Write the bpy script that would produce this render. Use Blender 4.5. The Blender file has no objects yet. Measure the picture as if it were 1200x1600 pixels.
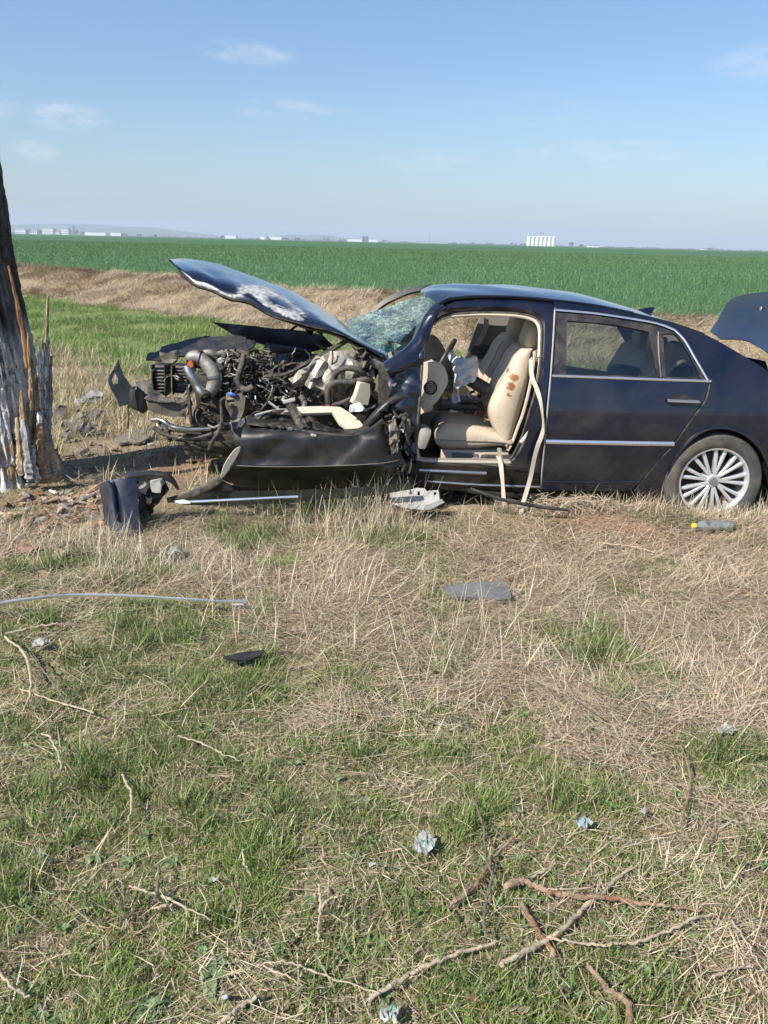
import bpy, bmesh, math, random
import numpy as np
from mathutils import Vector, Matrix, Euler
from mathutils.geometry import delaunay_2d_cdt

C = bpy.context.scene.collection
sc = bpy.context.scene
random.seed(7)
RNG = np.random.default_rng(11)
R = math.radians

# ------------------------------------------------------------------ camera
CAM_H, PITCH, ROLL, FPX = 1.83, R(19.37), R(1.35), 1200.0     # FPX: focal length in 1200x1600 photo pixels
_F = Vector((0, math.cos(PITCH), -math.sin(PITCH)))
_r0, _u0 = Vector((1, 0, 0)), Vector((0, math.sin(PITCH), math.cos(PITCH)))
_R = _r0 * math.cos(ROLL) + _u0 * math.sin(ROLL)
_U = _u0 * math.cos(ROLL) - _r0 * math.sin(ROLL)
CAM = Vector((0, 0, CAM_H))
cd = bpy.data.cameras.new('camera')
cd.sensor_fit = 'VERTICAL'; cd.sensor_height = 36; cd.sensor_width = 27
cd.lens = 36 * FPX / 1600
cd.clip_start = 0.05; cd.clip_end = 30000
cam = bpy.data.objects.new('camera', cd); C.objects.link(cam)
m = Matrix((_R, _U, -_F)).transposed().to_4x4(); m.translation = CAM
cam.matrix_world = m
sc.camera = cam

# ------------------------------------------------------------------ light
SUN_EL, SUN_AZ = R(43), R(39)          # azimuth: from the left (-X) turned towards the camera side (-Y)
to_sun = Vector((-math.cos(SUN_AZ) * math.cos(SUN_EL), -math.sin(SUN_AZ) * math.cos(SUN_EL), math.sin(SUN_EL)))
sl = bpy.data.lights.new('sun', 'SUN'); sl.energy = 5.0; sl.angle = R(0.53); sl.color = (1.0, 0.95, 0.87)
so = bpy.data.objects.new('sun', sl); C.objects.link(so)
so.rotation_euler = to_sun.to_track_quat('Z', 'Y').to_euler(); so.location = (-20, -10, 30)

world = bpy.data.worlds.new('World'); sc.world = world; world.use_nodes = True
wn, wl = world.node_tree.nodes, world.node_tree.links
wn.clear()
w_out = wn.new('ShaderNodeOutputWorld'); w_bg = wn.new('ShaderNodeBackground')
sky = wn.new('ShaderNodeTexSky'); sky.sky_type = 'NISHITA'; sky.sun_disc = False
sky.sun_elevation = SUN_EL; sky.sun_rotation = math.atan2(to_sun.x, to_sun.y)
sky.air_density = 1.25; sky.dust_density = 1.0; sky.ozone_density = 3.2; sky.altitude = 100
w_bg.inputs['Strength'].default_value = 0.100
wl.new(w_bg.outputs[0], w_out.inputs[0])
# thin high clouds: soft patches fixed in directions of the sky, broken up by noise
tc = wn.new('ShaderNodeTexCoord')
nz = wn.new('ShaderNodeTexNoise'); nz.inputs['Scale'].default_value = 26; nz.inputs['Detail'].default_value = 6; nz.inputs['Roughness'].default_value = .62
mp = wn.new('ShaderNodeMapping'); mp.inputs['Scale'].default_value = (1, 1, 3.2)
wl.new(tc.outputs['Generated'], mp.inputs['Vector']); wl.new(mp.outputs[0], nz.inputs['Vector'])
acc = None
for cx, cy, hw, hh, s in ((390, 82, 62, 17, .75), (108, 183, 55, 17, 1.0), (60, 235, 30, 12, 1.0), (455, 172, 85, 14, .55), (1180, 100, 60, 22, .55),
                          (665, 250, 75, 16, .4), (930, 240, 130, 20, .5), (-10, 160, 40, 18, .5), (840, 180, 120, 26, .25), (1500, 60, 160, 40, .8), (-400, 120, 180, 40, .8)):
    d = (_F + _R * ((cx - 600) / FPX) + _U * ((800 - cy) / FPX)).normalized()
    rt = d.cross(Vector((0, 0, 1))).normalized(); up = rt.cross(d)
    comp = []
    for ax, h in ((rt, hw), (up, hh)):
        dn = wn.new('ShaderNodeVectorMath'); dn.operation = 'DOT_PRODUCT'; dn.inputs[1].default_value = ax * (FPX / h * .9)
        wl.new(tc.outputs['Generated'], dn.inputs[0])
        sq = wn.new('ShaderNodeMath'); sq.operation = 'POWER'; sq.inputs[1].default_value = 2
        ab = wn.new('ShaderNodeMath'); ab.operation = 'ABSOLUTE'
        wl.new(dn.outputs['Value'], ab.inputs[0]); wl.new(ab.outputs[0], sq.inputs[0]); comp.append(sq)
    ad = wn.new('ShaderNodeMath'); ad.operation = 'ADD'; wl.new(comp[0].outputs[0], ad.inputs[0]); wl.new(comp[1].outputs[0], ad.inputs[1])
    fd = wn.new('ShaderNodeVectorMath'); fd.operation = 'DOT_PRODUCT'; fd.inputs[1].default_value = d
    wl.new(tc.outputs['Generated'], fd.inputs[0])
    fr = wn.new('ShaderNodeMath'); fr.operation = 'GREATER_THAN'; fr.inputs[1].default_value = .3; wl.new(fd.outputs['Value'], fr.inputs[0])
    mr = wn.new('ShaderNodeMapRange'); mr.interpolation_type = 'SMOOTHERSTEP'; mr.inputs[1].default_value = 1.25; mr.inputs[2].default_value = 0
    mr.inputs[3].default_value = 0; mr.inputs[4].default_value = s; wl.new(ad.outputs[0], mr.inputs[0])
    mu = wn.new('ShaderNodeMath'); mu.operation = 'MULTIPLY'; wl.new(mr.outputs[0], mu.inputs[0]); wl.new(fr.outputs[0], mu.inputs[1])
    if acc is None: acc = mu
    else:
        mx = wn.new('ShaderNodeMath'); mx.operation = 'MAXIMUM'; wl.new(acc.outputs[0], mx.inputs[0]); wl.new(mu.outputs[0], mx.inputs[1]); acc = mx
nr = wn.new('ShaderNodeMapRange'); nr.inputs[1].default_value = .40; nr.inputs[2].default_value = .68; wl.new(nz.outputs['Fac'], nr.inputs[0])
cm = wn.new('ShaderNodeMath'); cm.operation = 'MULTIPLY'; wl.new(acc.outputs[0], cm.inputs[0]); wl.new(nr.outputs[0], cm.inputs[1])
cm2 = wn.new('ShaderNodeMath'); cm2.operation = 'MULTIPLY'; cm2.inputs[1].default_value = .52; wl.new(cm.outputs[0], cm2.inputs[0])
mixs = wn.new('ShaderNodeMixRGB'); mixs.inputs['Color2'].default_value = (8.6, 7.6, 6.7, 1)
wl.new(cm2.outputs[0], mixs.inputs['Fac']); wl.new(sky.outputs[0], mixs.inputs['Color1'])
tint = wn.new('ShaderNodeMixRGB'); tint.blend_type = 'MULTIPLY'; tint.inputs[0].default_value = 1; tint.inputs[2].default_value = (.745, .85, 1.0, 1)
wl.new(mixs.outputs[0], tint.inputs[1]); wl.new(tint.outputs[0], w_bg.inputs['Color'])

sc.view_settings.view_transform = 'Standard'
try: sc.view_settings.look = 'None'
except Exception: pass
sc.view_settings.exposure = 0.62; sc.view_settings.gamma = 1; sc.view_settings.use_curve_mapping = False
sc.render.engine = 'CYCLES'
cy = sc.cycles
cy.use_denoising = True
try: cy.denoiser = 'OPENIMAGEDENOISE'
except Exception: pass
cy.max_bounces = 8; cy.diffuse_bounces = 3; cy.glossy_bounces = 3; cy.transmission_bounces = 4; cy.transparent_max_bounces = 12; cy.volume_bounces = 0
cy.caustics_reflective = False; cy.caustics_refractive = False; cy.sample_clamp_indirect = 4

# ------------------------------------------------------------------ measuring: photo pixel -> place in the world
def ray(px, py):
    return _F + _R * ((px - 600) / FPX) + _U * ((800 - py) / FPX)
def at(px, py, Y):
    d = ray(px, py); return CAM + d * (Y / d.y)

# ------------------------------------------------------------------ noise
_T = RNG.random((256, 256))
def vnoise(x, y, seed=0):
    x = np.asarray(x, float) + seed * 17.31; y = np.asarray(y, float) + seed * 9.17
    xi, yi = np.floor(x).astype(int), np.floor(y).astype(int)
    fx, fy = x - xi, y - yi
    fx = fx * fx * (3 - 2 * fx); fy = fy * fy * (3 - 2 * fy)
    a, b = _T[xi & 255, yi & 255], _T[(xi + 1) & 255, yi & 255]
    c, d = _T[xi & 255, (yi + 1) & 255], _T[(xi + 1) & 255, (yi + 1) & 255]
    return (a * (1 - fx) + b * fx) * (1 - fy) + (c * (1 - fx) + d * fx) * fy
def fbm(x, y, seed=0, octv=4, gain=.5):
    s, a, t, f = 0, 1, 0, 1
    for k in range(octv):
        s = s + a * vnoise(np.asarray(x) * f, np.asarray(y) * f, seed + k * 3); t += a; a *= gain; f *= 2.03
    return s / t
def sstep(x, a, b):
    t = np.clip((np.asarray(x, float) - a) / (b - a), 0, 1); return t * t * (3 - 2 * t)

# ------------------------------------------------------------------ terrain height
def bank_u(x, y):
    return y + .85 * np.clip(x, -60, 60) + 1.1 * (fbm(np.asarray(x) * .22, np.asarray(y) * .22, 5) - .5)
def gz(x, y):
    x = np.asarray(x, float); y = np.asarray(y, float)
    u = bank_u(x, y)
    z = .05 * sstep(u, 9, 14) + .65 * sstep(u, 14.4, 18.4)
    near = 1 - sstep(np.hypot(x, y), 12, 26)
    z = z + near * (.07 * (fbm(x * .9, y * .9, 1) - .5) + .035 * (fbm(x * 4.5, y * 4.5, 2) - .5))
    z = z + sstep(u, 12, 15) * (1 - sstep(u, 18, 20)) * .22 * (fbm(x * .9, y * .9, 8) - .5) * (1 - sstep(np.hypot(x, y), 50, 90))
    # a low mound of broken bark at the tree, a scraped dip under the nose of the car
    z = z + .05 * np.exp(-((x + 2.55) ** 2 + (y - 5.2) ** 2) / .35)
    z = z + .075 * sstep(y, 4.25, 5.0) * sstep(x, .1, .9) * (1 - sstep(y, 7.5, 10)) + .065 * np.exp(-((x - 1.5) / .55) ** 2 - ((y - 5.02) / .2) ** 2)
    return z
def G(px, py, dz=0.0):
    d = ray(px, py); z = 0.0
    for _ in range(6):
        t = (z - CAM_H) / d.z; p = CAM + d * t
        z = float(gz(p.x, p.y)) + dz
    return Vector((p.x, p.y, z))

# ------------------------------------------------------------------ object helpers
WLOC = {}
def tag(o, label=None, cat=None, group=None, kind=None):
    if label: o['label'] = label
    if cat: o['category'] = cat
    if group: o['group'] = group
    if kind: o['kind'] = kind
    return o
def thing(name, label, cat, loc=(0, 0, 0), group=None):
    o = bpy.data.objects.new(name, None); C.objects.link(o); o.location = loc; o.empty_display_size = .1
    WLOC[o.name] = Vector(loc)
    return tag(o, label, cat, group)
def sm(pts, n=6, closed=False):
    P = [Vector(p) for p in pts]; out = []; N = len(P)
    if N < 3: n = max(n, 2)
    for i in range(N if closed else N - 1):
        if closed: p0, p1, p2, p3 = P[i - 1], P[i], P[(i + 1) % N], P[(i + 2) % N]
        else: p0, p1, p2, p3 = P[max(i - 1, 0)], P[i], P[i + 1], P[min(i + 2, N - 1)]
        for k in range(n):
            t = k / n
            out.append(.5 * ((2 * p1) + (p2 - p0) * t + (2 * p0 - 5 * p1 + 4 * p2 - p3) * t * t + (3 * p1 - p0 - 3 * p2 + p3) * t ** 3))
    if not closed: out.append(P[-1])
    return out
class MB:
    def __init__(s): s.v = []; s.f = []
    def add(s, vs, fs):
        b = len(s.v); s.v += [Vector(v) for v in vs]; s.f += [tuple(i + b for i in f) for f in fs]; return s
    def grid(s, rows, closed=False, caps=False):
        n = len(rows[0]); vs = [p for r in rows for p in r]; fs = []
        for i in range(len(rows) - 1):
            for j in range(n if closed else n - 1):
                k = (j + 1) % n
                fs.append((i * n + j, i * n + k, (i + 1) * n + k, (i + 1) * n + j))
        if caps:
            fs.append(tuple(reversed(range(n)))); fs.append(tuple((len(rows) - 1) * n + j for j in range(n)))
        return s.add(vs, fs)
    def tube(s, path, r, seg=8, smooth=5, flat=1.0):
        P = sm(path, smooth) if smooth > 1 else [Vector(p) for p in path]
        n = len(P)
        if not hasattr(r, '__len__'): r = [r, r]
        rr = np.interp(np.linspace(0, 1, n), np.linspace(0, 1, len(r)), r)
        T = [(P[min(i + 1, n - 1)] - P[max(i - 1, 0)]).normalized() for i in range(n)]
        a = Vector((0, 0, 1)) if abs(T[0].z) < .9 else Vector((1, 0, 0))
        N = (a - T[0] * a.dot(T[0])).normalized(); rows = []
        for i in range(n):
            N = (N - T[i] * N.dot(T[i])).normalized(); B = T[i].cross(N)
            rows.append([P[i] + (N * math.cos(q) + B * math.sin(q) * flat) * rr[i] for q in [2 * math.pi * k / seg for k in range(seg)]])
        return s.grid(rows, True, True)
    def ribbon(s, path, w, side, smooth=5, twist=None):
        P = sm(path, smooth); n = len(P); rows = []
        for i in range(n):
            sd = Vector(side).normalized()
            if twist:
                q = float(np.interp(i / (n - 1), np.linspace(0, 1, len(twist)), twist))
                T = (P[min(i + 1, n - 1)] - P[max(i - 1, 0)]).normalized(); sd = Matrix.Rotation(q, 3, T) @ sd
            rows.append([P[i] - sd * w / 2, P[i], P[i] + sd * w / 2])
        return s.grid(rows)
    def box(s, c, size, rot=(0, 0, 0), bev=0.0):
        bm = bmesh.new(); bmesh.ops.create_cube(bm, size=1)
        for v in bm.verts: v.co = Vector((v.co.x * size[0], v.co.y * size[1], v.co.z * size[2]))
        if bev: bmesh.ops.bevel(bm, geom=list(bm.edges), offset=bev, segments=2, affect='EDGES', profile=.6)
        M_ = Matrix.Translation(Vector(c)) @ Euler(rot).to_matrix().to_4x4()
        bm.verts.index_update()
        s.add([M_ @ v.co for v in bm.verts], [tuple(v.index for v in f.verts) for f in bm.faces]); bm.free(); return s
    def lathe(s, prof, c, axis='Z', seg=24, rot=None, closed_prof=False, caps=True):
        rows = []
        for k in range(seg):
            q = 2 * math.pi * k / seg; row = []
            for r, h in prof:
                if axis == 'Z': p = Vector((r * math.cos(q), r * math.sin(q), h))
                elif axis == 'Y': p = Vector((r * math.cos(q), h, r * math.sin(q)))
                else: p = Vector((h, r * math.cos(q), r * math.sin(q)))
                if rot is not None: p = rot @ p
                row.append(Vector(c) + p)
            rows.append(row)
        rows.append(rows[0])
        return s.grid(rows, closed_prof)
    def xf(s, fn): s.v = [fn(v) for v in s.v]; return s
    def build(s, name, mat, parent=None, smooth=True, thick=0, offset=-1, origin=None, ang=40, bevel=0):
        c = Vector(origin) if origin is not None else sum(s.v, Vector()) / max(1, len(s.v))
        me = bpy.data.meshes.new(name); me.from_pydata([v - c for v in s.v], [], s.f); me.validate()
        bm = bmesh.new(); bm.from_mesh(me)
        bmesh.ops.remove_doubles(bm, verts=bm.verts, dist=1e-6)
        if not thick: bmesh.ops.recalc_face_normals(bm, faces=bm.faces)
        if smooth:
            for f in bm.faces: f.smooth = True
            for e in bm.edges:
                if len(e.link_faces) == 1 or (len(e.link_faces) == 2 and e.calc_face_angle(0) > R(ang)): e.smooth = False
        bm.to_mesh(me); bm.free()
        me.materials.append(mat)
        o = bpy.data.objects.new(name, me); C.objects.link(o)
        if thick:
            md = o.modifiers.new('thickness', 'SOLIDIFY'); md.thickness = thick; md.offset = offset
        WLOC[o.name] = c
        if parent is not None:
            o.parent = parent; o.location = c - WLOC[parent.name]
        else: o.location = c
        return o
def copy_tree(o, parent=None):
    c = o.copy(); C.objects.link(c)
    if parent is not None: c.parent = parent
    WLOC[c.name] = WLOC.get(o.name, Vector()).copy()
    for ch in list(o.children): copy_tree(ch, c)
    return c
def in_poly(x, y, poly):
    r = False; n = len(poly); j = n - 1
    for i in range(n):
        xi, yi = poly[i]; xj, yj = poly[j]
        if (yi > y) != (yj > y) and x < (xj - xi) * (y - yi) / (yj - yi) + xi: r = not r
        j = i
    return r
def dens(poly, step):
    out = []
    for i in range(len(poly)):
        a, b = poly[i], poly[(i + 1) % len(poly)]
        n = max(1, int(math.hypot(b[0] - a[0], b[1] - a[1]) / step))
        out += [(a[0] + (b[0] - a[0]) * k / n, a[1] + (b[1] - a[1]) * k / n) for k in range(n)]
    return out
def cr(*pts, n=5):
    return [(p.x, p.y) for p in sm([(a, b, 0) for a, b in pts], n)]
def sheet(name, outline, mapf, mat, parent=None, holes=(), step=9, thick=.012, crumple=0, freq=.06, seed=0, ang=35, offset=-1, jit=0):
    """a piece of sheet: an outline filled with a fine triangle net and laid on a curved surface"""
    outline = dens(outline, step); hs = [dens(h, step) for h in holes]
    pts = list(outline); edges = [(i, (i + 1) % len(outline)) for i in range(len(outline))]
    for h in hs:
        b = len(pts); pts += h; edges += [(b + i, b + (i + 1) % len(h)) for i in range(len(h))]
    xs = [p[0] for p in outline]; ys = [p[1] for p in outline]; rr = random.Random(seed + 3)
    y = min(ys) + step / 2; k = 0; bnd = np.array(pts)
    while y < max(ys):
        x = min(xs) + step / 2 + (k % 2) * step / 2
        while x < max(xs):
            qx, qy = x + rr.uniform(-jit, jit) * step, y + rr.uniform(-jit, jit) * step
            if in_poly(qx, qy, outline) and not any(in_poly(qx, qy, h) for h in hs) and np.min(np.hypot(bnd[:, 0] - qx, bnd[:, 1] - qy)) > step * .45:
                pts.append((qx, qy))
            x += step
        y += step * .87; k += 1
    vs, es, fs, *_ = delaunay_2d_cdt([Vector(p) for p in pts], edges, [], 0, 1e-4)
    F = []
    for f in fs:
        cx = sum(vs[i].x for i in f) / len(f); cyy = sum(vs[i].y for i in f) / len(f)
        if in_poly(cx, cyy, outline) and not any(in_poly(cx, cyy, h) for h in hs): F.append(tuple(f))
    V = []
    for v in vs:
        p = mapf(v.x, v.y)
        if crumple:
            a, b = v.x * freq, v.y * freq
            q_ = a * (.55 + .3 * math.sin(seed)) + b * (.6 + .25 * math.cos(seed * 1.7)) + 1.3 * float(vnoise(a * .7, b * .7, seed + 2)); q2_ = a * .7 - b * .9 + .9 * float(vnoise(a, b, seed + 4))
            fold = abs((q_ % 1) * 2 - 1) - .5 + .6 * (abs((q2_ % 1) * 2 - 1) - .5)
            p = p + Vector((.7 * (float(fbm(a, b, seed, 3)) - .5), .55 * fold + .7 * (float(vnoise(a, b, seed + 9)) - .5), .7 * (float(fbm(a, b, seed + 5, 3)) - .5) + .2 * fold)) * crumple
        V.append(p)
    ny = sum(((V[f[1]] - V[f[0]]).cross(V[f[2]] - V[f[0]]) for f in F), Vector())
    mid = sum(V, Vector()) / len(V)
    if ny.dot(CAM - mid) < 0: F = [tuple(reversed(f)) for f in F]
    mb = MB(); mb.add(V, F)
    return mb.build(name, mat, parent, thick=thick, offset=offset, ang=ang)

# ------------------------------------------------------------------ materials
def nodes_of(name):
    m = bpy.data.materials.new(name); m.use_nodes = True
    nt = m.node_tree; return m, nt.nodes, nt.links, nt.nodes['Principled BSDF']
def c4(c): return (c[0], c[1], c[2], 1)
def noise(n, l, scale, detail=5, rough=.6, src=None, dist=0):
    t = n.new('ShaderNodeTexNoise'); t.inputs['Scale'].default_value = scale; t.inputs['Detail'].default_value = detail
    t.inputs['Roughness'].default_value = rough; t.inputs['Distortion'].default_value = dist
    if src is not None: l.new(src, t.inputs['Vector'])
    return t
def ramp(n, l, src, a, b, lo=0, hi=1):
    r = n.new('ShaderNodeMapRange'); r.inputs[1].default_value = a; r.inputs[2].default_value = b; r.inputs[3].default_value = lo; r.inputs[4].default_value = hi
    l.new(src, r.inputs[0]); return r.outputs[0]
def mix(n, l, fac, a, b):
    x = n.new('ShaderNodeMixRGB')
    if isinstance(fac, float): x.inputs[0].default_value = fac
    else: l.new(fac, x.inputs[0])
    for s, v in ((1, a), (2, b)):
        if isinstance(v, tuple): x.inputs[s].default_value = c4(v)
        else: l.new(v, x.inputs[s])
    return x.outputs[0]
def pm(name, col, rough=.5, metal=0, var=.18, scale=7, bump=0, bscale=45, coat=0, col2=None, th=(.55, .65), s2=5, dust=0, dcol=(.23, .18, .125), spec=.5, ds=9):
    m, n, l, p = nodes_of(name)
    geo = n.new('ShaderNodeNewGeometry'); pos = geo.outputs['Position']
    a = noise(n, l, scale, src=pos)
    f = ramp(n, l, a.outputs['Fac'], .3, .7)
    c = mix(n, l, f, tuple(x * (1 - var) for x in col), tuple(x * (1 + var) for x in col))
    rs = None
    if col2:
        b = noise(n, l, s2, 7, .65, pos, .4); c = mix(n, l, ramp(n, l, b.outputs['Fac'], *th), c, col2)
    if dust:
        d = noise(n, l, ds, 8, .68, pos, .6); df = ramp(n, l, d.outputs['Fac'], .42, .78, 0, dust)
        c = mix(n, l, df, c, dcol)
        rs = ramp(n, l, df, 0, 1, rough, .85)
    l.new(c, p.inputs['Base Color'])
    if rs is not None: l.new(rs, p.inputs['Roughness'])
    else: p.inputs['Roughness'].default_value = rough
    p.inputs['Metallic'].default_value = metal
    p.inputs['Specular IOR Level'].default_value = spec
    p.inputs['Coat Weight'].default_value = coat; p.inputs['Coat Roughness'].default_value = .04
    if bump:
        e = noise(n, l, bscale, 6, .65, pos); bp = n.new('ShaderNodeBump'); bp.inputs['Strength'].default_value = bump; bp.inputs['Distance'].default_value = .01
        l.new(e.outputs['Fac'], bp.inputs['Height']); l.new(bp.outputs[0], p.inputs['Normal'])
    return m
def glass(name, tint, refl=.08, milky=0.0):
    m = bpy.data.materials.new(name); m.use_nodes = True; n, l = m.node_tree.nodes, m.node_tree.links; n.clear()
    o = n.new('ShaderNodeOutputMaterial'); t = n.new('ShaderNodeBsdfTransparent'); g = n.new('ShaderNodeBsdfGlossy'); x = n.new('ShaderNodeMixShader')
    t.inputs[0].default_value = c4(tint); g.inputs['Roughness'].default_value = .03
    fz = n.new('ShaderNodeFresnel'); fz.inputs[0].default_value = 1.5
    fr = ramp(n, l, fz.outputs[0], 0, 1, refl - .04, 1)
    l.new(fr, x.inputs[0]); l.new(t.outputs[0], x.inputs[1]); l.new(g.outputs[0], x.inputs[2])
    last = x.outputs[0]
    if milky:
        d = n.new('ShaderNodeBsdfDiffuse'); d.inputs[0].default_value = (.52, .56, .5, 1)
        geo = n.new('ShaderNodeNewGeometry'); q = noise(n, l, 14, 7, .7, geo.outputs['Position'])
        y = n.new('ShaderNodeMixShader'); l.new(ramp(n, l, q.outputs['Fac'], .35, .75, milky * .3, milky), y.inputs[0]); l.new(last, y.inputs[1]); l.new(d.outputs[0], y.inputs[2]); last = y.outputs[0]
    l.new(last, o.inputs[0]); return m

M = {}
# dark navy metallic car paint under a film of dust
def make_paint(name, dust, base=(.0022, .0058, .0200), coat=.9, old=(.0032, .0068, .0235)):
    m, n, l, p = nodes_of(name)
    geo = n.new('ShaderNodeNewGeometry'); pos = geo.outputs['Position']
    d = noise(n, l, 3.2, 9, .68, pos, 1.0); d2 = noise(n, l, 60, 4, .6, pos)
    sep = n.new('ShaderNodeSeparateXYZ'); l.new(pos, sep.inputs[0])
    low = ramp(n, l, sep.outputs['Z'], 1.0, .2, .25, 1.0)           # road dirt sits on the lower body
    f1 = ramp(n, l, d.outputs['Fac'], .42, .66, .015, dust)
    mu = n.new('ShaderNodeMath'); mu.operation = 'MULTIPLY'; l.new(f1, mu.inputs[0]); l.new(low, mu.inputs[1])
    c = mix(n, l, mu.outputs[0], base, (.16, .125, .09))
    l.new(c, p.inputs['Base Color'])
    l.new(ramp(n, l, mu.outputs[0], 0, .5, .30, .75), p.inputs['Roughness'])
    p.inputs['Metallic'].default_value = .25
    p.inputs['Coat Weight'].default_value = coat
    l.new(ramp(n, l, d2.outputs['Fac'], .3, .7, .02, .10), p.inputs['Coat Roughness'])
    bp = n.new('ShaderNodeBump'); bp.inputs['Strength'].default_value = .16; bp.inputs['Distance'].default_value = .02
    w = noise(n, l, 3.5, 2, .5, pos); l.new(w.outputs['Fac'], bp.inputs['Height']); l.new(bp.outputs[0], p.inputs['Coat Normal'])
    return m
M['paint'] = make_paint('navy_paint', .30)
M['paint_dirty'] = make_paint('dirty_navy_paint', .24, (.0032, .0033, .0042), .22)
def make_bonnet():
    m = make_paint('scraped_navy_paint', .3); n, l = m.node_tree.nodes, m.node_tree.links; p = n['Principled BSDF']
    at_ = n.new('ShaderNodeAttribute'); at_.attribute_name = 'scrape'
    geo = n.new('ShaderNodeNewGeometry')
    mpn = n.new('ShaderNodeMapping'); mpn.inputs['Scale'].default_value = (.55, 1.3, 1.6); mpn.inputs['Rotation'].default_value = (0, .35, .2); l.new(geo.outputs['Position'], mpn.inputs['Vector']); q = noise(n, l, 13, 10, .78, mpn.outputs[0], 1.6)
    ad = n.new('ShaderNodeMath'); ad.operation = 'MULTIPLY_ADD'; ad.inputs[1].default_value = .9; l.new(q.outputs['Fac'], ad.inputs[0]); l.new(at_.outputs['Fac'], ad.inputs[2])
    f = ramp(n, l, ad.outputs[0], .92, 1.04)
    old = p.inputs['Base Color'].links[0].from_socket
    q2 = noise(n, l, 30, 5, .6, geo.outputs['Position'])
    sc_ = mix(n, l, ramp(n, l, q2.outputs['Fac'], .35, .65), (.20, .20, .205), (.62, .61, .58))
    l.new(mix(n, l, f, old, sc_), p.inputs['Base Color'])
    l.new(ramp(n, l, f, 0, 1, .3, .8), p.inputs['Roughness']); l.new(ramp(n, l, f, 0, 1, .9, 0), p.inputs['Coat Weight']); l.new(ramp(n, l, f, 0, 1, .25, 0), p.inputs['Metallic'])
    return m
M['bonnet'] = make_bonnet()
M['chrome'] = pm('chrome_trim', (.80, .81, .83), .24, .85, .04, dust=.10)
M['steel'] = pm('bare_steel', (.42, .42, .42), .38, 1, .2, 12, .15, dust=.3)
M['alloy'] = pm('alloy_wheel', (.74, .74, .74), .35, .6, .05, dust=.25, ds=14)
M['castalu'] = pm('cast_aluminium', (.30, .285, .26), .55, .5, .25, 24, .45, 80, col2=(.10, .09, .08), th=(.60, .72), s2=14, dust=.55)
M['darkmetal'] = pm('dark_metal', (.03, .03, .031), .5, .4, .35, 14, .4, dust=.75, ds=14)
M['grime'] = pm('grimy_engine_metal', (.035, .031, .028), .55, .4, .5, 22, .7, 70, col2=(.24, .22, .19), th=(.57, .66), s2=24, dust=.6)
M['blackplastic'] = pm('black_plastic', (.016, .016, .018), .42, 0, .25, 10, .1, dust=.3)
M['greyplastic'] = pm('grey_plastic', (.15, .15, .148), .55, 0, .2, 10, .12, dust=.35)
M['palegrey'] = pm('pale_grey_plastic', (.36, .35, .32), .6, 0, .15, 10, .1, dust=.4)
M['rubber'] = pm('hose_rubber', (.030, .028, .026), .65, 0, .3, 15, .25, dust=.85, ds=16)
M['tyre'] = pm('tyre_rubber', (.055, .052, .048), .85, 0, .25, 18, .3, 90, dust=.95, dcol=(.2, .165, .125), ds=5)
M['leather'] = pm('beige_leather', (.56, .46, .335), .45, 0, .09, 6, .45, 22, dust=.25)
M['beige'] = pm('beige_trim', (.58, .5, .39), .5, 0, .06, 6, .05, 80, dust=.25)
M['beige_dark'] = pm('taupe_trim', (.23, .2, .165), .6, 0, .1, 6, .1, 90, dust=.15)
M['headliner'] = pm('pale_headliner', (.40, .36, .30), .85, 0, .05)
M['carpet'] = pm('beige_carpet', (.20, .17, .13), .95, 0, .25, 30, .6, 300)
M['belt'] = pm('beige_belt_webbing', (.46, .405, .325), .75, 0, .08, 20, .3, 400, dust=.2)
M['cream'] = pm('crumpled_primer_metal', (.36, .335, .285), .5, .3, .15, 8, .5, 26, col2=(.10, .085, .07), th=(.54, .68), s2=7, dust=.4)
M['rust'] = pm('rust_red_paint', (.30, .085, .04), .75, 0, .3, 20, .3, dust=.3)
M['orange'] = pm('orange_plastic', (.48, .10, .035), .45, 0, .1)
M['blue'] = pm('blue_plastic', (.06, .13, .45), .45, 0, .1, dust=.3)
M['canister'] = pm('brown_grey_plastic', (.12, .1, .08), .6, 0, .25, 12, .2, dust=.4)
M['airbag'] = pm('airbag_cloth', (.50, .53, .60), .9, 0, .06, 8, .3, 30)
M['white'] = pm('white_plastic', (.75, .74, .7), .5, 0, .06, 8, 0, dust=.25)
M['yellow'] = pm('yellow_cap', (.7, .55, .06), .5)
M['glass_tint'] = glass('tinted_window_glass', (.66, .72, .68), .10)
M['glass_clear'] = glass('clear_glass', (.88, .93, .88), .22, .42)
M['glass_green'] = glass('dusty_green_glass', (.10, .17, .14), .07, .05)
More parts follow.
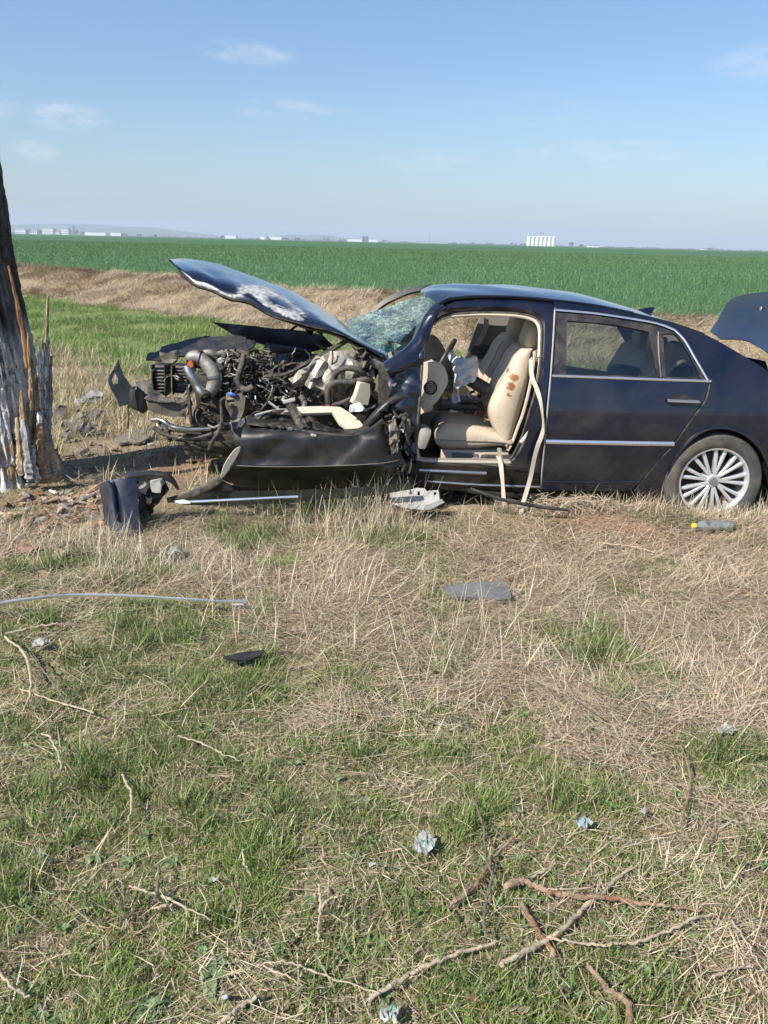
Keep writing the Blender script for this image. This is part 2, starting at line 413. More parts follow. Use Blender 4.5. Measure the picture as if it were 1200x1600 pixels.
def make_shatter():
    m = bpy.data.materials.new('shattered_windscreen_glass'); m.use_nodes = True; n, l = m.node_tree.nodes, m.node_tree.links; n.clear()
    o = n.new('ShaderNodeOutputMaterial'); geo = n.new('ShaderNodeNewGeometry'); pos = geo.outputs['Position']
    t = n.new('ShaderNodeBsdfTransparent'); t.inputs[0].default_value = (.55, .78, .76, 1)
    g = n.new('ShaderNodeBsdfGlossy'); g.inputs['Roughness'].default_value = .12; g.inputs['Color'].default_value = (.6, .85, .8, 1)
    d = n.new('ShaderNodeBsdfDiffuse'); d.inputs[0].default_value = (.46, .62, .55, 1)
    fz = n.new('ShaderNodeFresnel'); fz.inputs[0].default_value = 1.5
    x = n.new('ShaderNodeMixShader'); l.new(ramp(n, l, fz.outputs[0], 0, 1, .03, .36), x.inputs[0]); l.new(t.outputs[0], x.inputs[1]); l.new(g.outputs[0], x.inputs[2])
    wob = noise(n, l, 9, 4, .6, pos); vm = n.new('ShaderNodeMixRGB'); vm.inputs[0].default_value = .12; l.new(pos, vm.inputs[1]); l.new(wob.outputs['Color'], vm.inputs[2])
    cr_ = None
    for s, th in ((7, .012), (17, .03)):
        v = n.new('ShaderNodeTexVoronoi'); v.feature = 'DISTANCE_TO_EDGE'; v.inputs['Scale'].default_value = s; l.new(vm.outputs[0], v.inputs['Vector'])
        r = ramp(n, l, v.outputs['Distance'], th, 0, 0, .9)
        if cr_ is None: cr_ = r
        else:
            mx = n.new('ShaderNodeMath'); mx.operation = 'MAXIMUM'; l.new(cr_, mx.inputs[0]); l.new(r, mx.inputs[1]); cr_ = mx.outputs[0]
    cl = noise(n, l, 5, 6, .65, pos); base = ramp(n, l, cl.outputs['Fac'], .42, .75, .04, .55)
    mm = n.new('ShaderNodeMath'); mm.operation = 'MULTIPLY'; l.new(cr_, mm.inputs[0]); l.new(ramp(n, l, cl.outputs['Fac'], .3, .6, .15, 1), mm.inputs[1])
    ma = n.new('ShaderNodeMath'); ma.operation = 'MAXIMUM'; l.new(mm.outputs[0], ma.inputs[0])
    b2 = n.new('ShaderNodeMath'); b2.operation = 'MULTIPLY'; b2.inputs[1].default_value = .5; l.new(base, b2.inputs[0]); l.new(b2.outputs[0], ma.inputs[1])
    y = n.new('ShaderNodeMixShader'); l.new(ma.outputs[0], y.inputs[0]); l.new(x.outputs[0], y.inputs[1]); l.new(d.outputs[0], y.inputs[2])
    l.new(y.outputs[0], o.inputs[0]); return m
M['shatter'] = make_shatter()
def make_leather_stained():
    m = pm('stained_beige_leather', (.56, .46, .335), .45, 0, .09, 6, .45, 22, dust=.25)
    n, l = m.node_tree.nodes, m.node_tree.links; p = n['Principled BSDF']
    geo = n.new('ShaderNodeNewGeometry'); old = p.inputs['Base Color'].links[0].from_socket
    q = noise(n, l, 22, 6, .7, geo.outputs['Position'], 1.0)
    best = None
    for px, py, Y, r in ((803, 590, 5.46, .06), (798, 603, 5.46, .06), (795, 616, 5.46, .045), (796, 580, 5.52, .05), (778, 612, 5.5, .03)):
        c = at(px, py, Y)
        vd = n.new('ShaderNodeVectorMath'); vd.operation = 'DISTANCE'; vd.inputs[1].default_value = c; l.new(geo.outputs['Position'], vd.inputs[0])
        rr = ramp(n, l, vd.outputs['Value'], r, 0)
        if best is None: best = rr
        else:
            mx = n.new('ShaderNodeMath'); mx.operation = 'MAXIMUM'; l.new(best, mx.inputs[0]); l.new(rr, mx.inputs[1]); best = mx.outputs[0]
    ad = n.new('ShaderNodeMath'); ad.operation = 'MULTIPLY_ADD'; ad.inputs[1].default_value = 1.3; l.new(q.outputs['Fac'], ad.inputs[0]); l.new(best, ad.inputs[2])
    l.new(mix(n, l, ramp(n, l, ad.outputs[0], 1.02, 1.2), old, (.27, .10, .028)), p.inputs['Base Color'])
    return m
M['leather_stained'] = make_leather_stained()
def attr_mat(name, rough=.7, transl=0.0, bump=0, bscale=60, spec=.3, var=.12):
    m = bpy.data.materials.new(name); m.use_nodes = True; n, l = m.node_tree.nodes, m.node_tree.links; p = n['Principled BSDF']; out = n['Material Output']
    a = n.new('ShaderNodeAttribute'); a.attribute_name = 'col'
    geo = n.new('ShaderNodeNewGeometry'); q = noise(n, l, bscale, 5, .65, geo.outputs['Position'])
    hs = n.new('ShaderNodeHueSaturation'); l.new(a.outputs['Color'], hs.inputs['Color']); l.new(ramp(n, l, q.outputs['Fac'], .3, .7, 1 - var, 1 + var), hs.inputs['Value'])
    l.new(hs.outputs[0], p.inputs['Base Color']); p.inputs['Roughness'].default_value = rough; p.inputs['Specular IOR Level'].default_value = spec
    if bump:
        bp = n.new('ShaderNodeBump'); bp.inputs['Strength'].default_value = bump; bp.inputs['Distance'].default_value = .01
        l.new(q.outputs['Fac'], bp.inputs['Height']); l.new(bp.outputs[0], p.inputs['Normal'])
    if transl:
        t = n.new('ShaderNodeBsdfTranslucent'); l.new(hs.outputs[0], t.inputs[0]); x = n.new('ShaderNodeMixShader'); x.inputs[0].default_value = transl
        l.new(p.outputs[0], x.inputs[1]); l.new(t.outputs[0], x.inputs[2]); l.new(x.outputs[0], out.inputs[0])
    return m
M['blade'] = attr_mat('grass_blade', .5, .3, spec=.25)
M['straw'] = attr_mat('dry_straw', .65, .12, spec=.25)
M['bark'] = attr_mat('tree_bark', .9, 0, 0, 45, .15, .35)
_n, _l = M['bark'].node_tree.nodes, M['bark'].node_tree.links
_g = _n.new('ShaderNodeNewGeometry'); _m = _n.new('ShaderNodeMapping'); _m.inputs['Scale'].default_value = (34, 34, 9); _l.new(_g.outputs['Position'], _m.inputs['Vector'])
_q = noise(_n, _l, 1, 8, .75, _m.outputs[0], .8); _b = _n.new('ShaderNodeBump'); _b.inputs['Strength'].default_value = 1; _b.inputs['Distance'].default_value = .03
_l.new(_q.outputs['Fac'], _b.inputs['Height']); _l.new(_b.outputs[0], _n['Principled BSDF'].inputs['Normal'])
def fibre_mat(name, a, b, sc_=(38, 38, 4), th=(.42, .6), bump=.9):
    m, n, l, p = nodes_of(name); geo = n.new('ShaderNodeNewGeometry'); mpn = n.new('ShaderNodeMapping'); mpn.inputs['Scale'].default_value = sc_
    l.new(geo.outputs['Position'], mpn.inputs['Vector']); q = noise(n, l, 1, 6, .7, mpn.outputs[0], .6); q2 = noise(n, l, 26, 6, .7, geo.outputs['Position'])
    c = mix(n, l, ramp(n, l, q.outputs['Fac'], *th), a, b); c = mix(n, l, ramp(n, l, q2.outputs['Fac'], .5, .72), c, tuple(x * .45 for x in a))
    l.new(c, p.inputs['Base Color']); p.inputs['Roughness'].default_value = .9; p.inputs['Specular IOR Level'].default_value = .15
    bp = n.new('ShaderNodeBump'); bp.inputs['Strength'].default_value = bump; bp.inputs['Distance'].default_value = .015; l.new(q.outputs['Fac'], bp.inputs['Height']); l.new(bp.outputs[0], p.inputs['Normal'])
    return m
M['groundmat'] = attr_mat('soil_and_litter', .95, 0, .9, 38, .1, .45)
M['wood'] = fibre_mat('torn_wood', (.24, .14, .075), (.46, .33, .20))
M['stick'] = pm('stick_bark', (.31, .215, .14), .9, 0, .4, 30, 1.0, 90, col2=(.24, .11, .055), th=(.5, .62), s2=8)
M['stick_pale'] = pm('bleached_stick', (.40, .32, .225), .85, 0, .2, 22, .5, 110)
M['stick_dark'] = pm('dark_stick', (.14, .11, .085), .9, 0, .3, 22, .5, 110)
M['chip'] = pm('bark_chip', (.26, .16, .10), .9, 0, .4, 20, .6, 80)
M['chip_grey'] = pm('grey_bark_chip', (.22, .195, .165), .9, 0, .3, 20, .6, 80)
M['chip_white'] = pm('whitewashed_bark_chip', (.62, .6, .56), .9, 0, .2, 20, .5, 80)
M['blue_strip'] = pm('sky_blue_moulding', (.07, .12, .27), .35, .3, .1, coat=.6, dust=.2)
# ================================================================== GROUND
def axis_pts(lo, hi, step, far_lo, far_hi, g):
    a = list(np.arange(lo, hi + step / 2, step)); s = step
    while a[-1] < far_hi: s *= g; a.append(min(a[-1] + s, far_hi))
    s = step; b = []
    x = lo
    while x > far_lo: s *= g; x = max(x - s, far_lo); b.append(x)
    return np.array(b[::-1] + a)
GX = axis_pts(-5, 5, .055, -7000, 7000, 1.075)
GY = axis_pts(.8, 7.5, .055, -7000, 7000, 1.05)
XX, YY = np.meshgrid(GX, GY)
ZZ = gz(XX, YY)

def blobs(x, y, lst):
    s = np.zeros_like(np.asarray(x, float))
    for px, py, rx, ry, w in lst:
        c = G(px, py); s = s + w * np.exp(-((x - c.x) / rx) ** 2 - ((y - c.y) / ry) ** 2)
    return s
# how green the sward is: by distance, by side, and by the patches one sees
def greenness(x, y):
    g = 1.12 - sstep(y + .45 * np.clip(x, -.8, 2.5), 2.35, 3.6) * .86
    g = g + blobs(x, y, ((60, 1010, .6, .5, .75), (260, 1020, .45, .35, .7), (150, 890, .55, .3, .7), (400, 850, .25, .2, .7), (590, 850, .3, .18, .5), (930, 1010, .22, .25, .6),
                         (1120, 1190, .3, .15, .7), (830, 1240, .25, .2, .5), (430, 1060, .3, .25, .4), (700, 1010, .3, .2, .3), (1120, 1080, .4, .2, .3), (1040, 890, .25, .12, .4),
                         (500, 1010, .3, .4, -.45), (870, 1200, .4, .35, -.5), (1150, 1330, .4, .3, -.45), (1170, 1500, .25, .3, -.5), (80, 1480, .2, .12, -.4), (480, 1130, .2, .12, -.3), (1000, 850, .7, .3, -.4), (800, 860, .4, .2, -.25)))
    g = g + 1.25 * (fbm(x * 2.2, y * 2.2, 21) - .5)
    return np.clip(g, 0, 1)
def bare(x, y):
    b = blobs(x, y, ((960, 815, .50, .16, 1.1), (1060, 860, .35, .2, .6), (900, 800, .3, .08, .9), (230, 725, .8, .35, .6), (800, 800, .35, .1, .5), (1175, 930, .2, .2, .4), (300, 720, .3, .4, .8), (130, 790, .6, .25, .95), (640, 720, 1.2, .6, .5),
                     (560, 1010, .3, .2, .2), (800, 1150, .22, .12, .5), (910, 1215, .25, .14, .55), (1100, 970, .2, .12, .5), (1150, 1340, .22, .15, .5), (720, 1100, .2, .1, .4), (620, 960, .2, .08, .35), (90, 1480, .12, .09, .5), (1160, 1530, .2, .15, .5), (840, 1000, .3, .1, .2)))
    return np.clip(b + .55 * (fbm(x * 3, y * 3, 33) - .5), 0, 1)
def zone(x, y):
    u = bank_u(x, y) + 1.4 * (fbm(x * .7, y * .7, 41) - .5)
    strip = sstep(u, 7.0, 8.4) * (1 - sstep(u, 14.2, 14.9)) * (1 - .45 * sstep(x, -3, 1))
    bk = sstep(u, 14.2, 14.9) * (1 - sstep(u, 18.2, 18.8))
    field = sstep(u, 18.2, 18.8)
    return u, strip, bk, field
def lerp3(a, b, t): return a * (1 - t[..., None]) + np.array(b) * t[..., None]
u_, st_, bk_, fi_ = zone(XX, YY)
gr_ = greenness(XX, YY) * (1 - sstep(YY, 5.5, 7)); ba_ = bare(XX, YY) * (1 - sstep(YY, 6.5, 8))
ncol = fbm(XX * 7, YY * 7, 51)
col = np.zeros(XX.shape + (3,)) + np.array((.25, .195, .13))
col = lerp3(col, (.17, .165, .075), gr_ * .75)
col = lerp3(col, (.23, .152, .098), ba_)
col = lerp3(col, (.15, .20, .065), st_ * .9)
col = lerp3(col, (.30, .235, .15), bk_)
col = lerp3(col, (.070, .142, .062), fi_)
far_band = fbm(XX * .004 + 3, YY * .05, 61)
col = col * (1 + (ncol[..., None] - .5) * .7 * (1 - fi_[..., None]) + fi_[..., None] * (far_band[..., None] - .5) * .45 + (fi_ * sstep(YY, 25, 60) * (.34 * (fbm(XX * .03, YY * .35, 62) - .5) + .35 * (fbm(XX * .012, YY * .06, 65) - .5)))[..., None])
# dry gaps far out in the wheat
gap = sstep(fbm(XX * .012, YY * .03, 64), .68, .74) * fi_ * sstep(YY, 90, 200)
col = lerp3(col, (.20, .17, .10), gap * .5)
def terrain(name, mask, mat, label, cat):
    ny, nx = XX.shape
    idx = np.arange(ny * nx).reshape(ny, nx)
    q = np.stack((idx[:-1, :-1], idx[:-1, 1:], idx[1:, 1:], idx[1:, :-1]), -1)[mask]
    used = np.unique(q); remap = np.full(ny * nx, -1); remap[used] = np.arange(len(used)); q = remap[q]
    co = np.stack((XX.ravel()[used], YY.ravel()[used], ZZ.ravel()[used]), -1)
    o = np_mesh(name, co, q, col.reshape(-1, 3)[used], mat); return tag(o, label, cat, kind='structure')
def np_mesh(name, co, quads=None, cl=None, mat=None, tris=None, smooth=True):
    me = bpy.data.meshes.new(name)
    nq = 0 if quads is None else len(quads); nt = 0 if tris is None else len(tris)
    me.vertices.add(len(co)); me.vertices.foreach_set('co', np.ascontiguousarray(co, np.float32).ravel())
    loops = np.concatenate([a.ravel() for a in (quads, tris) if a is not None]).astype(np.int32)
    me.loops.add(len(loops)); me.loops.foreach_set('vertex_index', loops)
    st = np.concatenate((np.arange(nq) * 4, nq * 4 + np.arange(nt) * 3)).astype(np.int32)
    me.polygons.add(nq + nt); me.polygons.foreach_set('loop_start', st)
    if smooth: me.polygons.foreach_set('use_smooth', np.ones(nq + nt, bool))
    me.update(calc_edges=True)
    if cl is not None:
        a = me.attributes.new('col', 'FLOAT_COLOR', 'POINT')
        a.data.foreach_set('color', np.concatenate((cl, np.ones((len(cl), 1))), 1).astype(np.float32).ravel())
    if mat: me.materials.append(mat)
    o = bpy.data.objects.new(name, me); C.objects.link(o); return o
uc = u_[:-1, :-1]
m_field = uc > 18.5; m_bank = (uc > 14.5) & ~m_field
terrain('ground', ~(m_field | m_bank), M['groundmat'], 'rough verge of brown soil and litter under grass and straw', 'ground')
terrain('bank', m_bank, M['groundmat'], 'low ditch bank of dry soil in front of the green field', 'bank')
M['fieldmat'] = attr_mat('far_wheat', .8, .1, .35, 3.0, .1, .3)
terrain('field', m_field, M['fieldmat'], 'flat green wheat field reaching to the horizon', 'field')

# ================================================================== BLADES
def blades(name, x, y, L, W, az, lean, curl, cl, mat, label, cat, seg=2, z0=None, tipcol=None):
    n = len(x); z = gz(x, y) - .004 if z0 is None else z0
    base = np.stack((x, y, z), -1)
    h = np.stack((np.cos(az), np.sin(az), np.zeros(n)), -1)
    tw = az + np.pi / 2 + RNG.normal(0, .5, n)
    sd = np.stack((np.cos(tw), np.sin(tw), np.zeros(n)), -1)
    pts = [base]; th = lean.copy()
    for k in range(seg):
        th = th + curl / seg
        d = h * np.sin(th)[:, None] + np.array((0, 0, 1.0)) * np.cos(th)[:, None]
        pts.append(pts[-1] + d * (L / seg)[:, None])
    ws = [1.0, .85, .55, .3][:seg]
    vs = []; 
    for k in range(seg):
        w = (W * ws[k] / 2)[:, None]; vs += [pts[k] - sd * w, pts[k] + sd * w]
    vs.append(pts[-1])
    nv = len(vs); co = np.stack(vs, 1).reshape(-1, 3)
    b = (np.arange(n) * nv)[:, None]
    quads = np.concatenate([b + np.array((2 * k, 2 * k + 1, 2 * k + 3, 2 * k + 2)) for k in range(seg - 1)], 0) if seg > 1 else None
    tris = b + np.array((2 * seg - 2, 2 * seg - 1, 2 * seg))
    cv = np.repeat(cl[:, None, :], nv, 1)
    if tipcol is not None: cv[:, -1, :] = tipcol
    o = np_mesh(name, co, quads, cv.reshape(-1, 3), mat, tris)
    return tag(o, label, cat, kind='stuff')
def pick(n, fn, xr, yr, wfn=None):
    """random places, thinned out by a density map"""
    xs, ys = [], []; got = 0
    while got < n:
        y = RNG.uniform(yr[0], yr[1], n * 2) if wfn is None else wfn(n * 2)
        x = RNG.uniform(xr[0], xr[1], n * 2)
        ok = np.abs(x) < .62 * y + 1.1 if xr[1] < 8 else np.abs(x) < .66 * y + 3
        x, y = x[ok], y[ok]
        k = RNG.random(len(x)) < fn(x, y) * (cleared(x, y) if xr[1] < 8 else 1); xs.append(x[k]); ys.append(y[k]); got += k.sum()
    return np.concatenate(xs)[:n], np.concatenate(ys)[:n]
CLEARS = []
def clear_at(px, py, r): c = G(px, py); CLEARS.append((c.x, c.y, r))
for q in ((277, 880, .09), (1112, 830, .10), (1090, 828, .08), (1135, 830, .08), (720, 922, .10), (750, 922, .13), (780, 922, .10), (664, 1316, .07), (912, 1285, .05), (380, 1022, .08), (62, 1336, .05), (607, 1583, .05), (200, 835, .10), (185, 850, .08), (220, 850, .08), (200, 860, .06), (1006, 1266, .03)): clear_at(*q)
for i in range(14): clear_at(-30 + i * 32, 957 - 27 * min(1, i / 3.5) + max(0, i - 6) * 1.8, .06)
def cleared(x, y):
    k = np.ones_like(np.asarray(x, float))
    for a, b, r in CLEARS: k = k * (1 - .92 * np.exp(-(((x - a) ** 2 + (y - b) ** 2) / (r * r)) ** 2))
    return k
def vary(base, n, v=.2, other=None, p=.3):
    c = np.array(base)[None] * (1 + RNG.normal(0, v, (n, 1))) * (1 + RNG.normal(0, .06, (n, 3)))
    if other is not None:
        k = RNG.random(n) < p; c[k] = np.array(other) * (1 + RNG.normal(0, v, (k.sum(), 1)))
    return np.clip(c, .005, .85)
near_y = lambda n: .9 + 5.0 * RNG.random(n) ** 1.25
def nocar(x, y): return 1 - (sstep(y, 4.95, 5.2) * (x > -1.9) * (x < 3.6))
def base_clear(x, y): return 1 - np.clip(np.exp(-((x + 2.75) ** 2 + (y - 5.4) ** 2) / .40) * 1.4, 0, 1)
# --- green sward, in clumps
dg = lambda x, y: np.clip(greenness(x, y) ** 1.3 * (1 - .85 * bare(x, y)) * (.22 + 1.5 * sstep(fbm(x * 5.5, y * 5.5, 71), .42, .64)), 0, 1) * nocar(x, y)
n = 215000; x, y = pick(n, dg, (-4.6, 4.6), None, near_y)
cl_ = fbm(x * 3.2, y * 3.2, 72); hh = fbm(x * 4.2, y * 4.2, 73)
L = (.022 + .15 * hh ** 2.6) * RNG.uniform(.5, 1.4, n)
az = RNG.uniform(0, 2 * np.pi, n)
cc = vary((.160, .238, .058), n, .3, (.30, .30, .13), .22)
cc = cc * (.75 + .6 * cl_[:, None]); k = RNG.random(n) < .13; cc[k] = vary((.50, .42, .28), k.sum(), .2)
blades('grass', x, y, L, RNG.uniform(.0020, .0042, n), az, np.abs(RNG.normal(.25, .25, n)), RNG.uniform(.2, 1.3, n), cc, M['blade'], 'short green spring grass growing through last year\'s straw', 'grass', 3)
# --- tall green tufts
spots = [(480, 812, 80, .22), (520, 815, 80, .22), (560, 815, 60, .2), (420, 812, 60, .2), (640, 812, 50, .2), (700, 830, 40, .12), (350, 830, 60, .20), (400, 845, 60, .19), (430, 838, 50, .18), (380, 860, 60, .16), (470, 850, 40, .17), (580, 850, 60, .16), (620, 845, 60, .17), (660, 850, 50, .15), (930, 1000, 70, .16), (945, 1020, 60, .14), (905, 1030, 50, .13),
         (150, 1220, 110, .12), (130, 1190, 70, .12), (300, 1260, 80, .11), (305, 1290, 60, .10), (190, 1420, 60, .10), (250, 1180, 60, .09), (40, 1250, 60, .12), (20, 1400, 70, .11), (560, 1190, 50, .10), (740, 1300, 60, .10), (700, 1180, 50, .1),
         (1110, 1190, 80, .13), (1150, 1180, 70, .13), (880, 1260, 60, .11), (500, 1560, 60, .10), (330, 1440, 50, .09), (480, 1500, 50, .09), (620, 1420, 50, .09), (740, 1440, 50, .09), (870, 1560, 60, .1), (1030, 1560, 60, .09), (80, 890, 90, .14), (30, 900, 80, .15), (180, 910, 60, .13),
         (70, 975, 90, .14), (230, 1010, 90, .14), (290, 1000, 80, .14), (200, 980, 70, .13), (120, 1030, 70, .12), (380, 1080, 60, .1), (1050, 885, 40, .09), (1060, 935, 30, .08), (1190, 1330, 50, .1), (1130, 1340, 40, .1), (1080, 820, 50, .1), (1030, 815, 40, .09), (1180, 850, 40, .1),
         (700, 1540, 60, .09), (760, 1560, 60, .1), (950, 1520, 50, .09), (100, 1330, 60, .1), (430, 1270, 50, .09), (520, 1290, 50, .09), (1010, 1430, 50, .09), (820, 1540, 40, .08)]
bx, by, bl = [], [], []
for px, py, cnt, hgt in spots:
    c = G(px, py); q = int(cnt * 1.5)
    bx += list(c.x + RNG.normal(0, .05, q)); by += list(c.y + RNG.normal(0, .04, q)); bl += list(hgt * RNG.uniform(.45, 1.2, q))
bx, by, bl = map(np.array, (bx, by, bl)); n = len(bx)
blades('tall_grass', bx, by, bl, RNG.uniform(.003, .006, n), RNG.uniform(0, 6.28, n), np.abs(RNG.normal(.15, .15, n)), RNG.uniform(.1, 1.1, n), vary((.145, .215, .06), n, .22, (.45, .38, .24), .14), M['blade'], 'taller bright green grass tufts standing out of the verge', 'grass tufts', 3)
# --- flattened straw
ds_ = lambda x, y: np.clip((1.05 - .93 * greenness(x, y)) * (1 - .92 * bare(x, y)) * (.35 + 1.0 * sstep(fbm(x * 3.4, y * 3.4, 81), .35, .65)), 0, 1) * nocar(x, y) * base_clear(x, y)
n = 135000; x, y = pick(n, ds_, (-4.6, 4.6), None, near_y)
flow = 6.28 * fbm(x * 1.7, y * 1.7, 82) * 1.6
az = flow + RNG.normal(0, 1.25, n)
L = (RNG.gamma(3.0, .033, n) + .03) * (.55 + .45 * sstep(y, 1.8, 3.2))
cc = vary((.57, .455, .31), n, .22, (.43, .34, .235), .38); k = RNG.random(n) < .12; cc[k] = vary((.66, .57, .43), k.sum(), .12)
k = RNG.random(n) < .16; cc[k] = vary((.15, .115, .08), k.sum(), .25)
blades('dry_grass', x, y, np.clip(L, .03, .34), RNG.uniform(.0014, .0032, n), az, np.clip(RNG.normal(1.35, .17, n), .7, 1.62), RNG.normal(.12, .22, n), cc, M['straw'], 'flattened pale straw lying over the verge in front of the car', 'dry grass', 2, gz(x, y) + RNG.uniform(0, .035, n))
# --- fine broken litter
n = 110000; x, y = pick(n, lambda x, y: (.6 + .4 * bare(x, y)) * nocar(x, y), (-4.6, 4.6), None, near_y)
cc = vary((.48, .38, .26), n, .3, (.17, .125, .085), .35)
blades('straw_litter', x, y, RNG.uniform(.012, .05, n), RNG.uniform(.002, .005, n), RNG.uniform(0, 6.28, n), RNG.uniform(1.3, 1.6, n), RNG.normal(0, .2, n), cc, M['straw'], 'fine broken straw and leaf crumbs scattered on the soil', 'litter', 1, gz(x, y) + RNG.uniform(0, .012, n))
# --- standing dry stalks: thick in front of the torn door, thin elsewhere
bx, by, bl, bw = [], [], [], []
for px, py, cnt, sx, sy, hgt in ((600, 822, 320, .16, .06, .36), (540, 826, 200, .22, .06, .28), (450, 822, 120, .25, .05, .22), (960, 806, 160, .3, .03, .16), (1060, 806, 120, .1, .03, .18), (1150, 808, 110, .12, .03, .18), (1010, 800, 70, .12, .02, .15), (330, 800, 60, .3, .04, .16), (560, 850, 160, .2, .1, .26), (660, 840, 140, .18, .08, .2), (240, 890, 240, .22, .12, .24), (180, 860, 140, .2, .1, .22), (90, 860, 120, .25, .1, .22), (320, 900, 140, .2, .12, .2), (1180, 805, 120, .15, .05, .18), (1085, 808, 60, .12, .04, .12), (1150, 815, 60, .12, .04, .13),
                             (480, 960, 160, .3, .2, .2), (760, 1010, 120, .3, .2, .24), (690, 1030, 80, .25, .2, .25), (970, 1010, 80, .2, .2, .2), (540, 920, 140, .25, .15, .24), (900, 930, 60, .4, .2, .14), (820, 1090, 120, .4, .2, .14), (1080, 1000, 80, .4, .3, .16), (1000, 1230, 60, .4, .3, .12), (350, 770, 60, .4, .04, .18), (880, 790, 90, .22, .03, .07)):
    c = G(px, py); bx += list(c.x + RNG.normal(0, sx, cnt)); by += list(c.y + RNG.normal(0, sy, cnt)); bl += list(hgt * RNG.uniform(.4, 1.3, cnt)); bw += [.0022 + .0011 * RNG.random() for _ in range(cnt)]
bx, by, bl, bw = map(np.array, (bx, by, bl, bw)); n = len(bx)
blades('dry_stalks', bx, by, bl, bw * 1.25, RNG.uniform(0, 6.28, n), np.abs(RNG.normal(.35, .3, n)), RNG.uniform(-.1, .9, n), vary((.62, .53, .38), n, .18, (.46, .39, .29), .3), M['straw'], 'thin dry stalks standing above the straw before the wreck', 'dry stalks', 3)
# --- the strip behind: dead tussocks then lush green
def d2(x, y):
    u, s, b, f = zone(x, y); return np.clip((1 - sstep(u, 7.4, 9.0)) * .8 + .22 * (fbm(x * 1.3, y * 1.3, 91) > .58), 0, 1) * (u < 14.4) * (1 - .9 * np.exp(-((x + 1.9) / 1.0) ** 2 - ((y - 6.1) / .9) ** 2)) * base_clear(x, y) * (.2 + 1.2 * sstep(fbm(x * 2.4, y * 2.4, 92), .4, .62))
n = 52000; x, y = pick(n, d2, (-10, 3.8), (5.4, 16))
blades('dead_tussocks', x, y, RNG.uniform(.08, .34, n) * (.5 + .6 * fbm(x * 2, y * 2, 93)), RNG.uniform(.003, .007, n), RNG.uniform(0, 6.28, n), np.abs(RNG.normal(.5, .4, n)), RNG.uniform(0, 1.2, n), vary((.47, .39, .25), n, .22, (.28, .24, .13), .3), M['straw'], 'pale dead grass tussocks beyond the tree and the car\'s nose', 'dry grass', 2)
def d3(x, y):
    u, s, b, f = zone(x, y); return np.clip(s * (.12 + 1.1 * sstep(fbm(x * 1.1, y * 1.1, 95), .36, .6)) + .25 * (u < 9) * (fbm(x * 2, y * 2, 96) > .48), 0, 1) * (1 - .9 * np.exp(-((x + 1.9) / 1.0) ** 2 - ((y - 6.1) / .9) ** 2))
n = 120000; x, y = pick(n, d3, (-14, 9), (5.6, 24))
cc = vary((.135, .225, .055), n, .22, (.30, .31, .13), .28) * (.7 + .7 * fbm(x * .9, y * .9, 97)[:, None])
blades('ditch_grass', x, y, RNG.uniform(.05, .15, n), RNG.uniform(.005, .010, n), RNG.uniform(0, 6.28, n), np.abs(RNG.normal(.3, .25, n)), RNG.uniform(.1, 1.0, n), cc, M['blade'], 'lush green grass in the ditch strip behind the wreck', 'grass', 2)
def d4(x, y):
    u, s, b, f = zone(x, y); return np.clip(b * (.45 + .8 * sstep(fbm(x * 1.3, y * 1.3, 98), .3, .6)), 0, 1)
n = 190000; x, y = pick(n, d4, (-32, 24), (6, 44))
flow = 6.28 * fbm(x * .55, y * .55, 99) * 2
cc = vary((.42, .325, .23), n, .22, (.29, .215, .15), .45) * (.72 + .56 * fbm(x * 1.1, y * 1.1, 100)[:, None]); k = RNG.random(n) < .07 + .25 * sstep(fbm(x * .5, y * .5, 101), .56, .68); cc[k] = vary((.16, .19, .08), k.sum(), .2)
blades('bank_grass', x, y, RNG.uniform(.08, .30, n), RNG.uniform(.005, .011, n), flow + RNG.normal(0, .6, n), np.clip(RNG.normal(1.15, .3, n), .3, 1.55), RNG.uniform(0, .5, n), cc, M['straw'], 'tangled dry brown grass covering the ditch bank', 'dry grass', 2)
# yellow-green edge of the crop and the crop itself
def d5(x, y):
    u, s, b, f = zone(x, y); return f * (.35 + .65 * sstep(fbm(x * .6, y * .6, 102), .2, .55))
yr5 = lambda n: 8 + 130 * RNG.random(n) ** 2.3
n = 380000; x, y = pick(n, d5, (-80, 80), None, yr5)
dist = np.hypot(x, y); u = bank_u(x, y)
L = (.055 + .07 * RNG.random(n)) * (1 + .008 * dist) * (.6 + .4 * sstep(u, 18.4, 20.5))
cc = vary((.115, .215, .088), n, .17, (.145, .24, .09), .25) * (.8 + .4 * fbm(x * .25, y * .5, 103)[:, None])
e = (1 - sstep(u, 18.6, 21.5))[:, None] * RNG.random((n, 1)); cc = cc * (1 - e) + e * np.array((.20, .235, .07))
blades('wheat', x, y, L, RNG.uniform(.005, .011, n) * (.6 + .03 * dist), RNG.uniform(0, 6.28, n), np.abs(RNG.normal(.15, .15, n)), RNG.uniform(.1, .8, n), cc, M['blade'], 'young green wheat standing along the near edge of the field', 'wheat', 2)

